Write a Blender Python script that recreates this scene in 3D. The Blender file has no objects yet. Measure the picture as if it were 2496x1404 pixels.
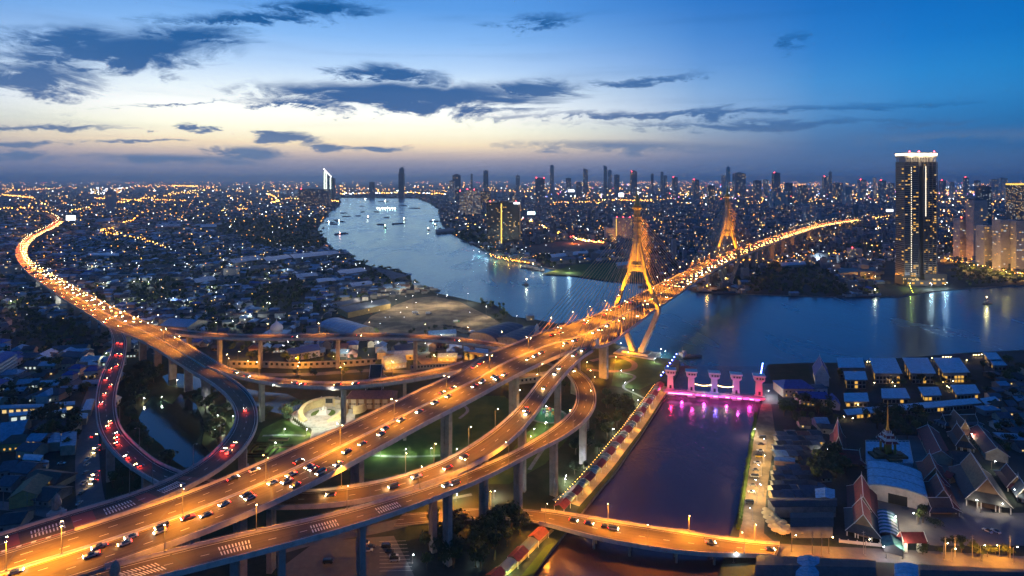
import bpy, math, random
import numpy as np
from mathutils import Vector, Matrix
from mathutils.geometry import tessellate_polygon
R = math.radians
scene = bpy.context.scene
COL = scene.collection

# ------------------------------------------------------------------ camera
CAM_H = 187.0            # drone a little above the spires
FPX = 1423.0             # focal length in photo pixels (photo 2496 x 1404)
HZ = 437.0               # horizon row
cam_d = bpy.data.cameras.new('camera')
cam_d.sensor_width = 36.0
cam_d.lens = 36.0 * FPX / 2496.0
cam_d.shift_y = -(702.0 - HZ) / 2496.0
cam_d.clip_start = 1.0
cam_d.clip_end = 400000.0
cam = bpy.data.objects.new('camera', cam_d)
COL.objects.link(cam)
cam.location = (0, 0, CAM_H)
cam.rotation_euler = (R(90), 0, 0)
scene.camera = cam

# ------------------------------------------------------------------ exposure
vs = scene.view_settings
vs.view_transform = 'Standard'
vs.look = 'None'
vs.exposure = 0.0
vs.gamma = 1.0
vs.use_curve_mapping = False
cy = scene.cycles
cy.use_denoising = True
try:
    cy.denoiser = 'OPENIMAGEDENOISE'
    cy.denoising_input_passes = 'RGB_ALBEDO_NORMAL'
    cy.denoising_prefilter = 'ACCURATE'
except Exception:
    pass
cy.use_light_tree = True
cy.use_adaptive_sampling = True
cy.adaptive_threshold = 0.05
cy.light_sampling_threshold = 0.08
cy.max_bounces = 2
cy.diffuse_bounces = 1
cy.glossy_bounces = 2
cy.transmission_bounces = 2
cy.volume_bounces = 0
cy.transparent_max_bounces = 6
cy.sample_clamp_indirect = 3.0
cy.sample_clamp_direct = 60.0
cy.caustics_reflective = False
cy.caustics_refractive = False
scene.render.use_persistent_data = False


def s2l(c):
    """sRGB 0-255 to linear"""
    out = []
    for v in c:
        v = v / 255.0
        out.append(v / 12.92 if v <= 0.04045 else ((v + 0.055) / 1.055) ** 2.4)
    return out


# ------------------------------------------------------------------ world: dusk sky with clouds
world = bpy.data.worlds.new('World')
scene.world = world
world.use_nodes = True


class NT:
    """tiny node-tree helper"""
    def __init__(s, tree):
        s.t = tree

    def n(s, typ, **kw):
        nd = s.t.nodes.new(typ)
        for k, v in kw.items():
            setattr(nd, k, v)
        return nd

    def lk(s, a, b):
        s.t.links.new(a, b)

    def m(s, op, a, b=None, c=None, clamp=False):
        nd = s.t.nodes.new('ShaderNodeMath')
        nd.operation = op
        nd.use_clamp = clamp
        for i, v in enumerate((a, b, c)):
            if v is None:
                continue
            if isinstance(v, (int, float)):
                nd.inputs[i].default_value = v
            else:
                s.lk(v, nd.inputs[i])
        return nd.outputs[0]

    def mix(s, f, a, b):
        nd = s.t.nodes.new('ShaderNodeMix')
        nd.data_type = 'RGBA'
        nd.clamp_factor = True
        for sock, v in ((nd.inputs[0], f), (nd.inputs[6], a), (nd.inputs[7], b)):
            if isinstance(v, (int, float)):
                sock.default_value = v
            elif isinstance(v, (tuple, list)):
                sock.default_value = (v[0], v[1], v[2], 1)
            else:
                s.lk(v, sock)
        return nd.outputs[2]

    def ramp(s, f, stops, interp='LINEAR'):
        nd = s.t.nodes.new('ShaderNodeValToRGB')
        el = nd.color_ramp.elements
        nd.color_ramp.interpolation = interp
        while len(el) < len(stops):
            el.new(0.5)
        for e, (p, c) in zip(el, stops):
            e.position = p
            e.color = (c[0], c[1], c[2], 1)
        s.lk(f, nd.inputs[0])
        return nd.outputs[0]

    def smooth(s, v, a, b):
        nd = s.t.nodes.new('ShaderNodeMapRange')
        nd.interpolation_type = 'SMOOTHSTEP'
        nd.inputs[1].default_value = a
        nd.inputs[2].default_value = b
        s.lk(v, nd.inputs[0])
        return nd.outputs[0]

    def noise(s, vec, scale, detail=4, rough=0.55, dist=0.0, typ=None):
        nd = s.t.nodes.new('ShaderNodeTexNoise')
        if typ:
            nd.noise_type = typ
        nd.inputs['Scale'].default_value = scale
        nd.inputs['Detail'].default_value = detail
        nd.inputs['Roughness'].default_value = rough
        nd.inputs['Distortion'].default_value = dist
        if vec is not None:
            s.lk(vec, nd.inputs['Vector'])
        return nd.outputs[0]


SUN_AZ = R(-17)          # direction of the afterglow, left of the view axis


def build_world():
    t = world.node_tree
    t.nodes.clear()
    N = NT(t)
    tc = N.n('ShaderNodeTexCoord')
    sep = N.n('ShaderNodeSeparateXYZ')
    N.lk(tc.outputs['Generated'], sep.inputs[0])
    dx, dy, dz = sep.outputs
    hor = N.m('SQRT', N.m('ADD', N.m('MULTIPLY', dx, dx), N.m('MULTIPLY', dy, dy)))
    hor = N.m('MAXIMUM', hor, 0.02)
    az = N.m('ARCTAN2', dx, dy)
    h = N.m('DIVIDE', dz, hor)                       # tan of elevation
    hs = N.m('MULTIPLY', N.m('MAXIMUM', h, 0.0), 1.0)
    pos = N.m('POWER', N.m('DIVIDE', hs, N.m('ADD', hs, 0.35)), 0.8)   # 0..1, stretches the low sky

    def P(hv):
        return (hv / (hv + 0.35)) ** 0.8
    glow = [(0.0, (128, 132, 160)), (0.016, (140, 142, 168)), (0.030, (168, 162, 174)), (0.042, (212, 192, 180)),
            (0.058, (255, 232, 192)), (0.082, (255, 251, 222)), (0.110, (255, 255, 246)), (0.145, (226, 238, 244)),
            (0.185, (184, 214, 247)), (0.235, (136, 186, 242)), (0.29, (92, 156, 228)), (0.45, (48, 128, 212)), (1.2, (10, 96, 188)), (30, (0, 82, 174))]
    away = [(0.0, (82, 106, 152)), (0.03, (68, 108, 158)), (0.055, (36, 106, 166)), (0.09, (34, 122, 188)), (0.12, (36, 132, 202)),
            (0.15, (26, 132, 206)), (0.20, (6, 118, 200)), (0.27, (2, 104, 188)), (0.45, (0, 94, 178)), (1.2, (0, 84, 166)), (30, (0, 80, 162))]
    rg = N.ramp(pos, [(P(a), [v * (1.0 + .14 * math.exp(-((a - .10) / .06) ** 2)) for v in s2l(c)]) for a, c in glow])
    ra = N.ramp(pos, [(P(a), s2l(c)) for a, c in away])
    ca = N.m('COSINE', N.m('SUBTRACT', az, SUN_AZ))
    # glow share falls with angle from the afterglow
    nd = N.n('ShaderNodeValToRGB')
    el = nd.color_ramp.elements
    stops = [(-1, 0.0), (0.50, 0.0), (0.62, 0.015), (0.71, 0.06), (0.82, 0.26), (0.91, 0.66), (0.97, 0.96), (1.0, 1.0)]
    while len(el) < len(stops):
        el.new(0.5)
    for e, (p, v) in zip(el, stops):
        e.position = (p + 1) / 2
        e.color = (v, v, v, 1)
    N.lk(N.m('MULTIPLY_ADD', ca, 0.5, 0.5), nd.inputs[0])
    g = nd.outputs[0]
    ra = N.mix(N.smooth(ca, 0.15, 0.72), N.mix(0.38, ra, s2l((0, 30, 70))), ra)
    base = N.mix(g, ra, rg)

    # ---- clouds: lens-shaped banks in (azimuth, tan elevation), edges torn by noise
    comb = N.n('ShaderNodeCombineXYZ')
    N.lk(N.m('MULTIPLY', az, 1.0), comb.inputs[0])
    N.lk(N.m('MULTIPLY', h, 3.2), comb.inputs[1])
    n1 = N.noise(comb.outputs[0], 6.0, 7, 0.68, 0.9)
    n2 = N.noise(comb.outputs[0], 22.0, 4, 0.70, 0.5)
    comb2 = N.n('ShaderNodeCombineXYZ')
    N.lk(N.m('MULTIPLY', az, 0.5), comb2.inputs[0])
    N.lk(N.m('MULTIPLY', h, 9.0), comb2.inputs[1])
    n3 = N.noise(comb2.outputs[0], 5.0, 4, 0.55, 0.4)
    clouds = [  # px, py, rx, ry, slope (dy/dx in the picture), weight
        (300, 135, 350, 66, -0.17, 1.5), (90, 188, 230, 40, -0.05, 1.3), (640, 45, 260, 18, -0.10, 1.0), (780, 22, 180, 24, -0.06, 1.2), (470, 90, 180, 36, -0.1, 1.2), (200, 92, 190, 34, -.06, 1.1),
        (1000, 236, 430, 42, 0.0, 1.6), (1290, 218, 160, 26, 0.02, 1.3), (960, 178, 150, 22, 0.05, 1.1), (1000, 264, 170, 26, 0, 1.2), (740, 252, 160, 14, .0, 1.0),
        (688, 334, 100, 17, 0.04, 1.4), (602, 374, 95, 22, 0, 1.3), (420, 388, 270, 15, 0.0, 1.0), (800, 356, 52, 12, 0, 1.3), (915, 361, 100, 7, -0.03, 1.2),
        (110, 312, 230, 9, -0.06, 1.0), (60, 350, 130, 8, -0.02, 1.1), (30, 377, 86, 17, 0, 1.3), (475, 308, 60, 9, 0, 1.1), (340, 343, 150, 5, -0.03, 1.0),
        (1640, 277, 620, 13, 0.0, .9), (1310, 52, 140, 18, -0.08, .8), (1942, 100, 52, 28, 0, .7), (1540, 360, 330, 20, 0.03, 1.0), (1900, 306, 680, 12, 0.03, .85), (1560, 190, 190, 9, -0.06, .7), (2300, 330, 460, 18, 0, .7), (430, 258, 200, 5, -0.1, .8)]
    best = None
    coords = {}
    wx = N.m('MULTIPLY_ADD', n2, .16, -.08)
    wy = N.m('ADD', N.m('MULTIPLY_ADD', n1, .075, -.0375), N.m('MULTIPLY_ADD', n2, .030, -.015))
    lowf = N.smooth(h, .02, .12)
    wy = N.m('MULTIPLY', wy, N.m('MULTIPLY_ADD', lowf, .8, .2))

    def coord(k):
        """(azimuth, tan elevation) sheared by the cloud's tilt"""
        if k not in coords:
            cb = N.n('ShaderNodeCombineXYZ')
            N.lk(N.m('ADD', az, wx), cb.inputs[0])
            N.lk(N.m('ADD', N.m('MULTIPLY_ADD', az, -k, h) if k else h, wy), cb.inputs[1])
            coords[k] = cb.outputs[0]
        return coords[k]
    for px, py, rx, ry, sl, w in clouds:
        a0 = math.atan2(px - 1248, FPX)
        ca0 = math.cos(a0)
        h0 = (HZ - py) / FPX * ca0
        ra_ = rx / FPX * ca0 * ca0
        rh = ry / FPX * ca0
        k = round(-sl / ca0, 2)
        k = 0.0 if abs(k) < .03 else k
        vm = N.n('ShaderNodeVectorMath', operation='MULTIPLY_ADD')
        N.lk(coord(k), vm.inputs[0])
        vm.inputs[1].default_value = (1 / ra_, 1 / rh, 0)
        vm.inputs[2].default_value = (-a0 / ra_, -(h0 - k * a0) / rh, 0)
        ln = N.n('ShaderNodeVectorMath', operation='LENGTH')
        N.lk(vm.outputs[0], ln.inputs[0])
        e = N.m('MULTIPLY_ADD', ln.outputs['Value'], -w, w)
        best = e if best is None else N.m('MAXIMUM', best, e)
    best = N.m('MAXIMUM', best, -1.2)
    tex = N.m('ADD', N.m('MULTIPLY_ADD', n1, 4.4, -2.2), N.m('MULTIPLY_ADD', n2, 2.2, -1.1))
    dens = N.m('ADD', best, N.m('MULTIPLY_ADD', tex, 0.50, 0.04))
    den = N.smooth(dens, -0.12, 0.85)
    # thin streaks everywhere
    st = N.smooth(n3, 0.5, 0.8)
    cl_hi = s2l((0, 82, 146))
    cl_lo = s2l((92, 122, 162))
    cc = N.mix(N.smooth(h, 0.045, 0.105), cl_lo, cl_hi)
    cc = N.mix(N.m('MULTIPLY', N.m('SUBTRACT', 1.0, g), 0.45), cc, N.mix(0.5, cc, base))
    col = N.mix(N.m('MULTIPLY', st, 0.22), base, cc)
    col = N.mix(N.m('MULTIPLY', den, 0.95), col, cc)
    # a little of the physical dusk sky underneath
    sky = N.n('ShaderNodeTexSky')
    sky.sky_type = 'NISHITA'
    sky.sun_disc = False
    sky.sun_elevation = R(-3.0)
    sky.sun_rotation = -SUN_AZ * -1
    b2 = N.n('ShaderNodeBackground')
    b2.inputs['Strength'].default_value = 0.01
    N.lk(sky.outputs[0], b2.inputs['Color'])
    bg = N.n('ShaderNodeBackground')
    bg.inputs['Strength'].default_value = 1.08
    N.lk(col, bg.inputs['Color'])
    add = N.n('ShaderNodeAddShader')
    N.lk(bg.outputs[0], add.inputs[0])
    N.lk(b2.outputs[0], add.inputs[1])
    out = N.n('ShaderNodeOutputWorld')
    N.lk(add.outputs[0], out.inputs['Surface'])


build_world()
world.cycles.sampling_method = 'MANUAL'
world.cycles.sample_map_resolution = 512

# last light from below the western horizon: a very weak, very soft lamp
sun_d = bpy.data.lights.new('sun', 'SUN')
sun_d.energy = 0.10
sun_d.angle = R(30)
sun_d.color = (1.0, 0.78, 0.55)
sun = bpy.data.objects.new('sun', sun_d)
COL.objects.link(sun)
sun.rotation_euler = (R(80), 0, -SUN_AZ + R(180) - R(0))
sun.rotation_euler = Vector((math.sin(SUN_AZ), math.cos(SUN_AZ), 0.12)).to_track_quat('Z', 'Y').to_euler()


# ------------------------------------------------------------------ place finding
def G(px, py, z=0.0):
    """point at height z that the photo shows at pixel (px, py)"""
    k = (CAM_H - z) / (py - HZ)
    return Vector(((px - 1248.0) * k, FPX * k, z))


def pix(p):
    return (1248 + FPX * p[0] / p[1], HZ + FPX * (CAM_H - p[2]) / p[1])


# ------------------------------------------------------------------ materials
MATS = {}


def mat(name, color=(0.5, 0.5, 0.5), rough=0.7, metal=0.0, spec=0.5, noise=None, bump=None, coat=0.0):
    """principled material; noise = (scale, second colour, low, high) ; bump = (scale, strength)"""
    if name in MATS:
        return MATS[name]
    m = bpy.data.materials.new(name)
    m.use_nodes = True
    t = m.node_tree
    N = NT(t)
    b = t.nodes['Principled BSDF']
    b.inputs['Base Color'].default_value = (*color, 1)
    b.inputs['Roughness'].default_value = rough
    b.inputs['Metallic'].default_value = metal
    b.inputs['Specular IOR Level'].default_value = spec
    if coat:
        b.inputs['Coat Weight'].default_value = coat
        b.inputs['Coat Roughness'].default_value = 0.08
    if noise or bump:
        geo = N.n('ShaderNodeNewGeometry')
    if noise:
        f = N.smooth(N.noise(geo.outputs['Position'], noise[0], 5, 0.6), noise[2], noise[3])
        N.lk(N.mix(f, color, noise[1]), b.inputs['Base Color'])
    if bump:
        bp = N.n('ShaderNodeBump')
        bp.inputs['Strength'].default_value = bump[1]
        bp.inputs['Distance'].default_value = bump[2] if len(bump) > 2 else 0.3
        N.lk(N.noise(geo.outputs['Position'], bump[0], 4, 0.6), bp.inputs['Height'])
        N.lk(bp.outputs[0], b.inputs['Normal'])
    MATS[name] = m
    return m


def emit(name, color, strength, sample=True):
    if name in MATS:
        return MATS[name]
    m = bpy.data.materials.new(name)
    m.use_nodes = True
    t = m.node_tree
    t.nodes.clear()
    N = NT(t)
    e = N.n('ShaderNodeEmission')
    e.inputs[0].default_value = (*color, 1)
    e.inputs[1].default_value = strength
    o = N.n('ShaderNodeOutputMaterial')
    N.lk(e.outputs[0], o.inputs[0])
    m.cycles.emission_sampling = 'NONE'
    MATS[name] = m
    return m


# ------------------------------------------------------------------ meshes and objects
class MB:
    """collects polygons, then links them as one mesh object"""
    def __init__(s):
        s.v = []
        s.f = []
        s.mi = []
        s.c = 0

    def poly(s, pts, mi=0):
        k = len(s.v)
        s.v.extend([tuple(p) for p in pts])
        s.f.append(tuple(range(k, k + len(pts))))
        s.mi.append(mi)

    def box(s, lo, hi, mi=0, M=None, bottom=True):
        x0, y0, z0 = lo
        x1, y1, z1 = hi
        p = [(x0, y0, z0), (x1, y0, z0), (x1, y1, z0), (x0, y1, z0), (x0, y0, z1), (x1, y0, z1), (x1, y1, z1), (x0, y1, z1)]
        if M is not None:
            p = [tuple(M @ Vector(q)) for q in p]
        k = len(s.v)
        s.v.extend(p)
        fs = [(4, 5, 6, 7), (0, 1, 5, 4), (1, 2, 6, 5), (2, 3, 7, 6), (3, 0, 4, 7)]
        if bottom:
            fs.append((3, 2, 1, 0))
        for f in fs:
            s.f.append(tuple(k + i for i in f))
            s.mi.append(mi)
        return s

    def cbox(s, c, size, mi=0, rz=0.0, M=None):
        T = Matrix.Translation(Vector(c)) @ Matrix.Rotation(rz, 4, 'Z')
        if M is not None:
            T = M @ T
        a, b, h = size[0] / 2, size[1] / 2, size[2]
        return s.box((-a, -b, 0), (a, b, h), mi, T)

    def loft(s, rings, mi=0, cap0=True, cap1=True, closed=True):
        k = len(s.v)
        n = len(rings[0])
        for r in rings:
            s.v.extend([tuple(p) for p in r])
        for i in range(len(rings) - 1):
            for j in range(n if closed else n - 1):
                a = k + i * n + j
                b = k + i * n + (j + 1) % n
                s.f.append((a, b, b + n, a + n))
                s.mi.append(mi)
        if cap0:
            s.f.append(tuple(k + j for j in reversed(range(n))))
            s.mi.append(mi)
        if cap1:
            s.f.append(tuple(k + (len(rings) - 1) * n + j for j in range(n)))
            s.mi.append(mi)
        return s

    def tube(s, pts, rads, seg=6, mi=0, cap=True):
        rings = []
        pts = [Vector(p) for p in pts]
        for i, p in enumerate(pts):
            d = (pts[min(i + 1, len(pts) - 1)] - pts[max(i - 1, 0)])
            d.normalize()
            a = d.cross(Vector((0, 0, 1)))
            if a.length < 0.05:
                a = Vector((1, 0, 0))
            a.normalize()
            b = d.cross(a)
            r = rads[i] if isinstance(rads, (list, tuple)) else rads
            rings.append([p + (a * math.cos(t) + b * math.sin(t)) * r for t in [2 * math.pi * q / seg for q in range(seg)]])
        return s.loft(rings, mi, cap, cap)

    def lathe(s, prof, seg=10, mi=0, c=(0, 0, 0), ph=0.0, sx=1.0, sy=1.0):
        rings = [[(c[0] + r * math.cos(ph + 2 * math.pi * j / seg) * sx, c[1] + r * math.sin(ph + 2 * math.pi * j / seg) * sy, c[2] + z) for j in range(seg)] for r, z in prof]
        return s.loft(rings, mi)

    def sphere(s, c, r, mi=0, seg=6, ring=4, sz=1.0):
        prof = [(max(0.01, r * math.sin(math.pi * i / ring)), -r * sz * math.cos(math.pi * i / ring)) for i in range(ring + 1)]
        return s.lathe(prof, seg, mi, c)

    def mesh(s, name, mats, smooth=False):
        me = bpy.data.meshes.new(name)
        me.from_pydata(s.v, [], s.f)
        for m in (mats if isinstance(mats, (list, tuple)) else [mats]):
            me.materials.append(m)
        if any(s.mi):
            me.polygons.foreach_set('material_index', s.mi)
        if smooth:
            me.polygons.foreach_set('use_smooth', [True] * len(me.polygons))
        me.update()
        return me

    def obj(s, name, mats, parent=None, smooth=False, kind=None, label=None):
        return link(name, s.mesh(name, mats, smooth), parent, kind, label)


def link(name, me, parent=None, kind=None, label=None, M=None):
    o = bpy.data.objects.new(name, me)
    COL.objects.link(o)
    if parent is not None:
        o.parent = parent
    if M is not None:
        o.matrix_local = M
    if kind:
        o['kind'] = kind
    if label:
        o['label'] = label
    return o


def tag(o, label, cat, group=None, kind=None):
    o['label'] = label
    o['category'] = cat
    if group:
        o['group'] = group
    if kind:
        o['kind'] = kind
    return o


def thing(name, label, cat, loc=(0, 0, 0), rz=0.0, group=None):
    o = bpy.data.objects.new(name, None)
    COL.objects.link(o)
    o.empty_display_size = 1
    o.location = loc
    o.rotation_euler = (0, 0, rz)
    return tag(o, label, cat, group)


def struct(o):
    o['kind'] = 'structure'
    return o


def copy_tree(o, parent=None):
    c = o.copy()
    COL.objects.link(c)
    c.parent = parent
    for ch in o.children:
        copy_tree(ch, c)
    return c


ORD = ['first', 'second', 'third', 'fourth', 'fifth', 'sixth', 'seventh', 'eighth', 'ninth', 'tenth', 'eleventh', 'twelfth', 'thirteenth', 'fourteenth',
       'fifteenth', 'sixteenth', 'seventeenth', 'eighteenth', 'nineteenth', 'twentieth']
TENS = ['', '', 'twenty', 'thirty', 'forty', 'fifty', 'sixty', 'seventy', 'eighty', 'ninety']


def nth(i):
    """ordinal word, i from 0"""
    if i < 20:
        return ORD[i]
    t, u = divmod(i + 1, 10)
    if u == 0:
        return TENS[t][:-1] + 'ieth' if t < 10 else 'far'
    return TENS[t] + '-' + ORD[u - 1] if t < 10 else 'far'


rng = random.Random(7)


def point_lamp(parent, loc, color, power, radius=0.25, spot=None, aim=None, name='bulb_light'):
    l = bpy.data.lights.new(name, 'SPOT' if spot else 'POINT')
    l.energy = power
    l.color = color
    l.shadow_soft_size = radius
    if spot:
        l.spot_size = spot
        l.spot_blend = 0.6
    o = bpy.data.objects.new(name, l)
    COL.objects.link(o)
    if parent is not None:
        o.parent = parent
    o.location = loc
    if aim is not None:
        o.rotation_euler = (-Vector(aim)).to_track_quat('Z', 'Y').to_euler()
    return o


SODIUM = (1.0, 0.35, 0.015)
AMBER = (1.0, 0.55, 0.15)
COOL = (0.85, 0.93, 1.0)
WARM = (1.0, 0.80, 0.50)
GREENW = (0.75, 1.0, 0.62)
# ================================================================== ground and water
WATER_Z = -1.6
canal_l = [(1180, 1560), (1292, 1404), (1352, 1330), (1410, 1258), (1462, 1195), (1500, 1150), (1560, 1062), (1606, 990), (1640, 930), (1655, 900)]
west_bank = [(1655, 878), (1628, 874), (1585, 868), (1530, 852), (1470, 822), (1420, 800), (1375, 792), (1300, 778), (1250, 772), (1240, 764), (1205, 742), (1165, 737), (1120, 726), (1062, 714), (1030, 700),
             (1003, 690), (1000, 668), (960, 658), (905, 650), (872, 636), (842, 615), (808, 606), (790, 580), (772, 562), (782, 545), (790, 533), (800, 520), (822, 506), (832, 492), (826, 482)]
east_bank = [(1018, 484), (1048, 496), (1072, 512), (1074, 530), (1078, 548), (1094, 566), (1112, 576), (1142, 592), (1190, 614), (1232, 630), (1290, 641), (1335, 652), (1400, 668), (1490, 678), (1560, 688),
             (1640, 696), (1700, 708), (1762, 713), (1850, 717), (2050, 723), (2190, 722), (2250, 713), (2350, 702), (2496, 694), (2800, 684), (3400, 676)]
canal_r = [(1690, 1560), (1752, 1404), (1772, 1330), (1800, 1240), (1818, 1130), (1834, 1060), (1850, 985), (1866, 900)]
temple_bank = [(1872, 888), (1960, 884), (2040, 884), (2200, 872), (2350, 860), (2496, 853), (2800, 846), (3400, 840)]


def W(pts, z=0.0):
    return [G(x, y, z) for x, y in pts]


def sheet(name, pts, m, z=None, parent=None, kind='structure'):
    """flat polygon sheet from world points"""
    pts = [Vector((p[0], p[1], p[2] if z is None else z)) for p in pts]
    tris = tessellate_polygon([pts])
    me = bpy.data.meshes.new(name)
    fs = []
    for t in tris:
        a, b, c = (pts[i] for i in t)
        fs.append(tuple(t) if (b - a).cross(c - a).z > 0 else tuple(reversed(t)))
    me.from_pydata([tuple(p) for p in pts], [], fs)
    me.materials.append(m)
    me.update()
    return link(name, me, parent, kind)


def ground_material():
    m = bpy.data.materials.new('ground_earth')
    m.use_nodes = True
    t = m.node_tree
    N = NT(t)
    b = t.nodes['Principled BSDF']
    geo = N.n('ShaderNodeNewGeometry')
    p = geo.outputs['Position']
    big = N.noise(p, 0.006, 5, 0.6)
    mid = N.noise(p, 0.035, 5, 0.6)
    fine = N.noise(p, 0.5, 4, 0.6)
    c = N.mix(N.smooth(mid, 0.42, 0.62), (0.014, 0.028, 0.020), (0.036, 0.046, 0.052))
    c = N.mix(N.smooth(big, 0.45, 0.65), c, (0.022, 0.034, 0.032))
    c = N.mix(N.m('MULTIPLY', N.smooth(fine, 0.3, 0.7), 0.25), c, (0.06, 0.066, 0.068))
    N.lk(c, b.inputs['Base Color'])
    b.inputs['Roughness'].default_value = 0.9
    b.inputs['Specular IOR Level'].default_value = 0.15
    return m


def water_material(name, base, rough, s1, s2, strength, tint=(.75, .85, 1.0), ior=1.4):
    m = bpy.data.materials.new(name)
    m.use_nodes = True
    t = m.node_tree
    N = NT(t)
    b = t.nodes['Principled BSDF']
    geo = N.n('ShaderNodeNewGeometry')
    p = geo.outputs['Position']
    mp = N.n('ShaderNodeMapping')
    mp.inputs['Scale'].default_value = (1.0, 0.45, 1.0)
    N.lk(p, mp.inputs['Vector'])
    n1 = N.noise(mp.outputs[0], s1, 4, 0.62, 0.4)
    n2 = N.noise(mp.outputs[0], s2, 3, 0.6)
    patch = N.noise(mp.outputs[0], s1 * 0.16, 4, 0.6, 1.2)
    hgt = N.m('ADD', n1, N.m('MULTIPLY', n2, 0.35))
    bp = N.n('ShaderNodeBump')
    bp.inputs['Distance'].default_value = 1.0
    N.lk(N.m('MULTIPLY', N.smooth(patch, 0.25, 0.7), strength), bp.inputs['Strength'])
    N.lk(hgt, bp.inputs['Height'])
    t.nodes.remove(b)
    rg = N.m('MULTIPLY_ADD', N.smooth(patch, 0.3, 0.75), 0.10, rough)
    df = N.n('ShaderNodeBsdfDiffuse')
    df.inputs[0].default_value = (*base, 1)
    gl = N.n('ShaderNodeBsdfGlossy')
    gl.inputs[0].default_value = (*tint, 1)
    N.lk(rg, gl.inputs['Roughness'])
    N.lk(bp.outputs[0], gl.inputs['Normal'])
    fr = N.n('ShaderNodeFresnel')
    fr.inputs[0].default_value = ior
    N.lk(bp.outputs[0], fr.inputs['Normal'])
    mx = N.n('ShaderNodeMixShader')
    N.lk(fr.outputs[0], mx.inputs[0])
    N.lk(df.outputs[0], mx.inputs[1])
    N.lk(gl.outputs[0], mx.inputs[2])
    N.lk(mx.outputs[0], t.nodes['Material Output'].inputs['Surface'])
    return m


M_EARTH = ground_material()
FAR = 160000.0
bank_w = W(canal_l) + W(west_bank)
bank_e = W(east_bank)
outline = bank_w + bank_e + [Vector((9000, 1150, 0)), Vector((FAR, 1150, 0)), Vector((FAR, FAR, 0)), Vector((-FAR, FAR, 0)), Vector((-FAR, 120, 0)), Vector((bank_w[0].x, 120, 0))]
bank_t = W(canal_r) + W(temple_bank)
outline_t = bank_t + [Vector((9000, 640, 0)), Vector((9000, 120, 0)), Vector((bank_t[0].x, 120, 0))]
g1 = sheet('ground', outline, M_EARTH)
g2 = sheet('temple_shore_ground', outline_t, M_EARTH)
M_RIVER = water_material('river_water', (0.010, 0.055, 0.090), 0.20, 0.055, 0.33, 0.9, (.58, .87, 1.0), 1.62)
M_CANAL = water_material('canal_water', (0.042, 0.026, 0.040), 0.15, 0.16, 0.9, 0.45, (.98, .84, 1.0))
sheet('river', [Vector((-1200, 590, WATER_Z)), Vector((9500, 590, WATER_Z)), Vector((9500, 7000, WATER_Z)), Vector((-4200, 7000, WATER_Z))], M_RIVER)
sheet('canal', [Vector((-100, 120, WATER_Z)), Vector((420, 120, WATER_Z)), Vector((420, 589.9, WATER_Z)), Vector((-100, 589.9, WATER_Z))], M_CANAL)
M_BANK = mat('bank_concrete', (0.20, 0.18, 0.17), 0.85, noise=(0.4, (0.10, 0.09, 0.085), 0.4, 0.7))
for nm, pts in (('river_embankment', bank_w), ('river_embankment', bank_e), ('river_embankment', bank_t)):
    b = MB()
    for a, c in zip(pts[:-1], pts[1:]):
        b.poly([a, c, c + Vector((0, 0, -3)), a + Vector((0, 0, -3))])
    struct(b.obj(nm, M_BANK))
# distant bend of the river behind the left bank
sheet('far_river_bend', W([(665, 468), (690, 464), (730, 463), (790, 466), (800, 471), (730, 473), (690, 472)], 0.4), M_RIVER)

# ---- surfaces lying on the ground
M_ASPH = mat('asphalt_street', (0.10, 0.097, 0.10), 0.75, noise=(0.25, (0.13, 0.125, 0.125), 0.4, 0.7))
M_GRASS = mat('lawn_grass', (0.052, 0.092, 0.018), 0.95, spec=0.1, noise=(0.12, (0.078, 0.114, 0.026), 0.35, 0.7))
M_GRASSD = mat('rough_grass', (0.026, 0.034, 0.012), 0.95, spec=0.1, noise=(0.09, (0.050, 0.046, 0.022), 0.35, 0.7))
M_SAND = mat('yard_sand', (0.28, 0.21, 0.13), 0.95, spec=0.1, noise=(0.055, (0.13, 0.10, 0.07), 0.38, 0.62))
M_PATH = mat('path_concrete', (0.22, 0.24, 0.22), 0.85, noise=(0.3, (0.15, 0.16, 0.15), 0.4, 0.7))
M_PAVE = mat('plaza_paving', (0.34, 0.33, 0.30), 0.8, noise=(0.35, (0.24, 0.23, 0.21), 0.4, 0.7))
M_BRICKP = mat('brick_paving', (0.22, 0.12, 0.07), 0.85, noise=(0.5, (0.16, 0.09, 0.06), 0.4, 0.7))
M_COURT = mat('court_concrete', (0.15, 0.145, 0.14), 0.85, noise=(0.06, (0.10, 0.098, 0.095), 0.35, 0.7))
M_POND = water_material('pond_water', (0.008, 0.020, 0.018), 0.05, 0.2, 1.0, 0.12)


def gsheet(name, px, m, z=0.04):
    return sheet(name, W(px, z), m)


def strip(name, pxs, width, m, z=0.06, closed=False):
    """path of constant width along ground pixels"""
    c = cat(np.array([G(x, y, z) for x, y in pxs]), 6)
    t = np.gradient(c, axis=0)
    t[:, 2] = 0
    t /= np.linalg.norm(t, axis=1)[:, None]
    nrm = np.stack([-t[:, 1], t[:, 0], 0 * t[:, 0]], 1)
    w = width / 2
    b = MB()
    l, r = c + nrm * w, c - nrm * w
    for i in range(len(c) - 1):
        b.poly([r[i], r[i + 1], l[i + 1], l[i]])
    return struct(b.obj(name, m)), c


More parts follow.
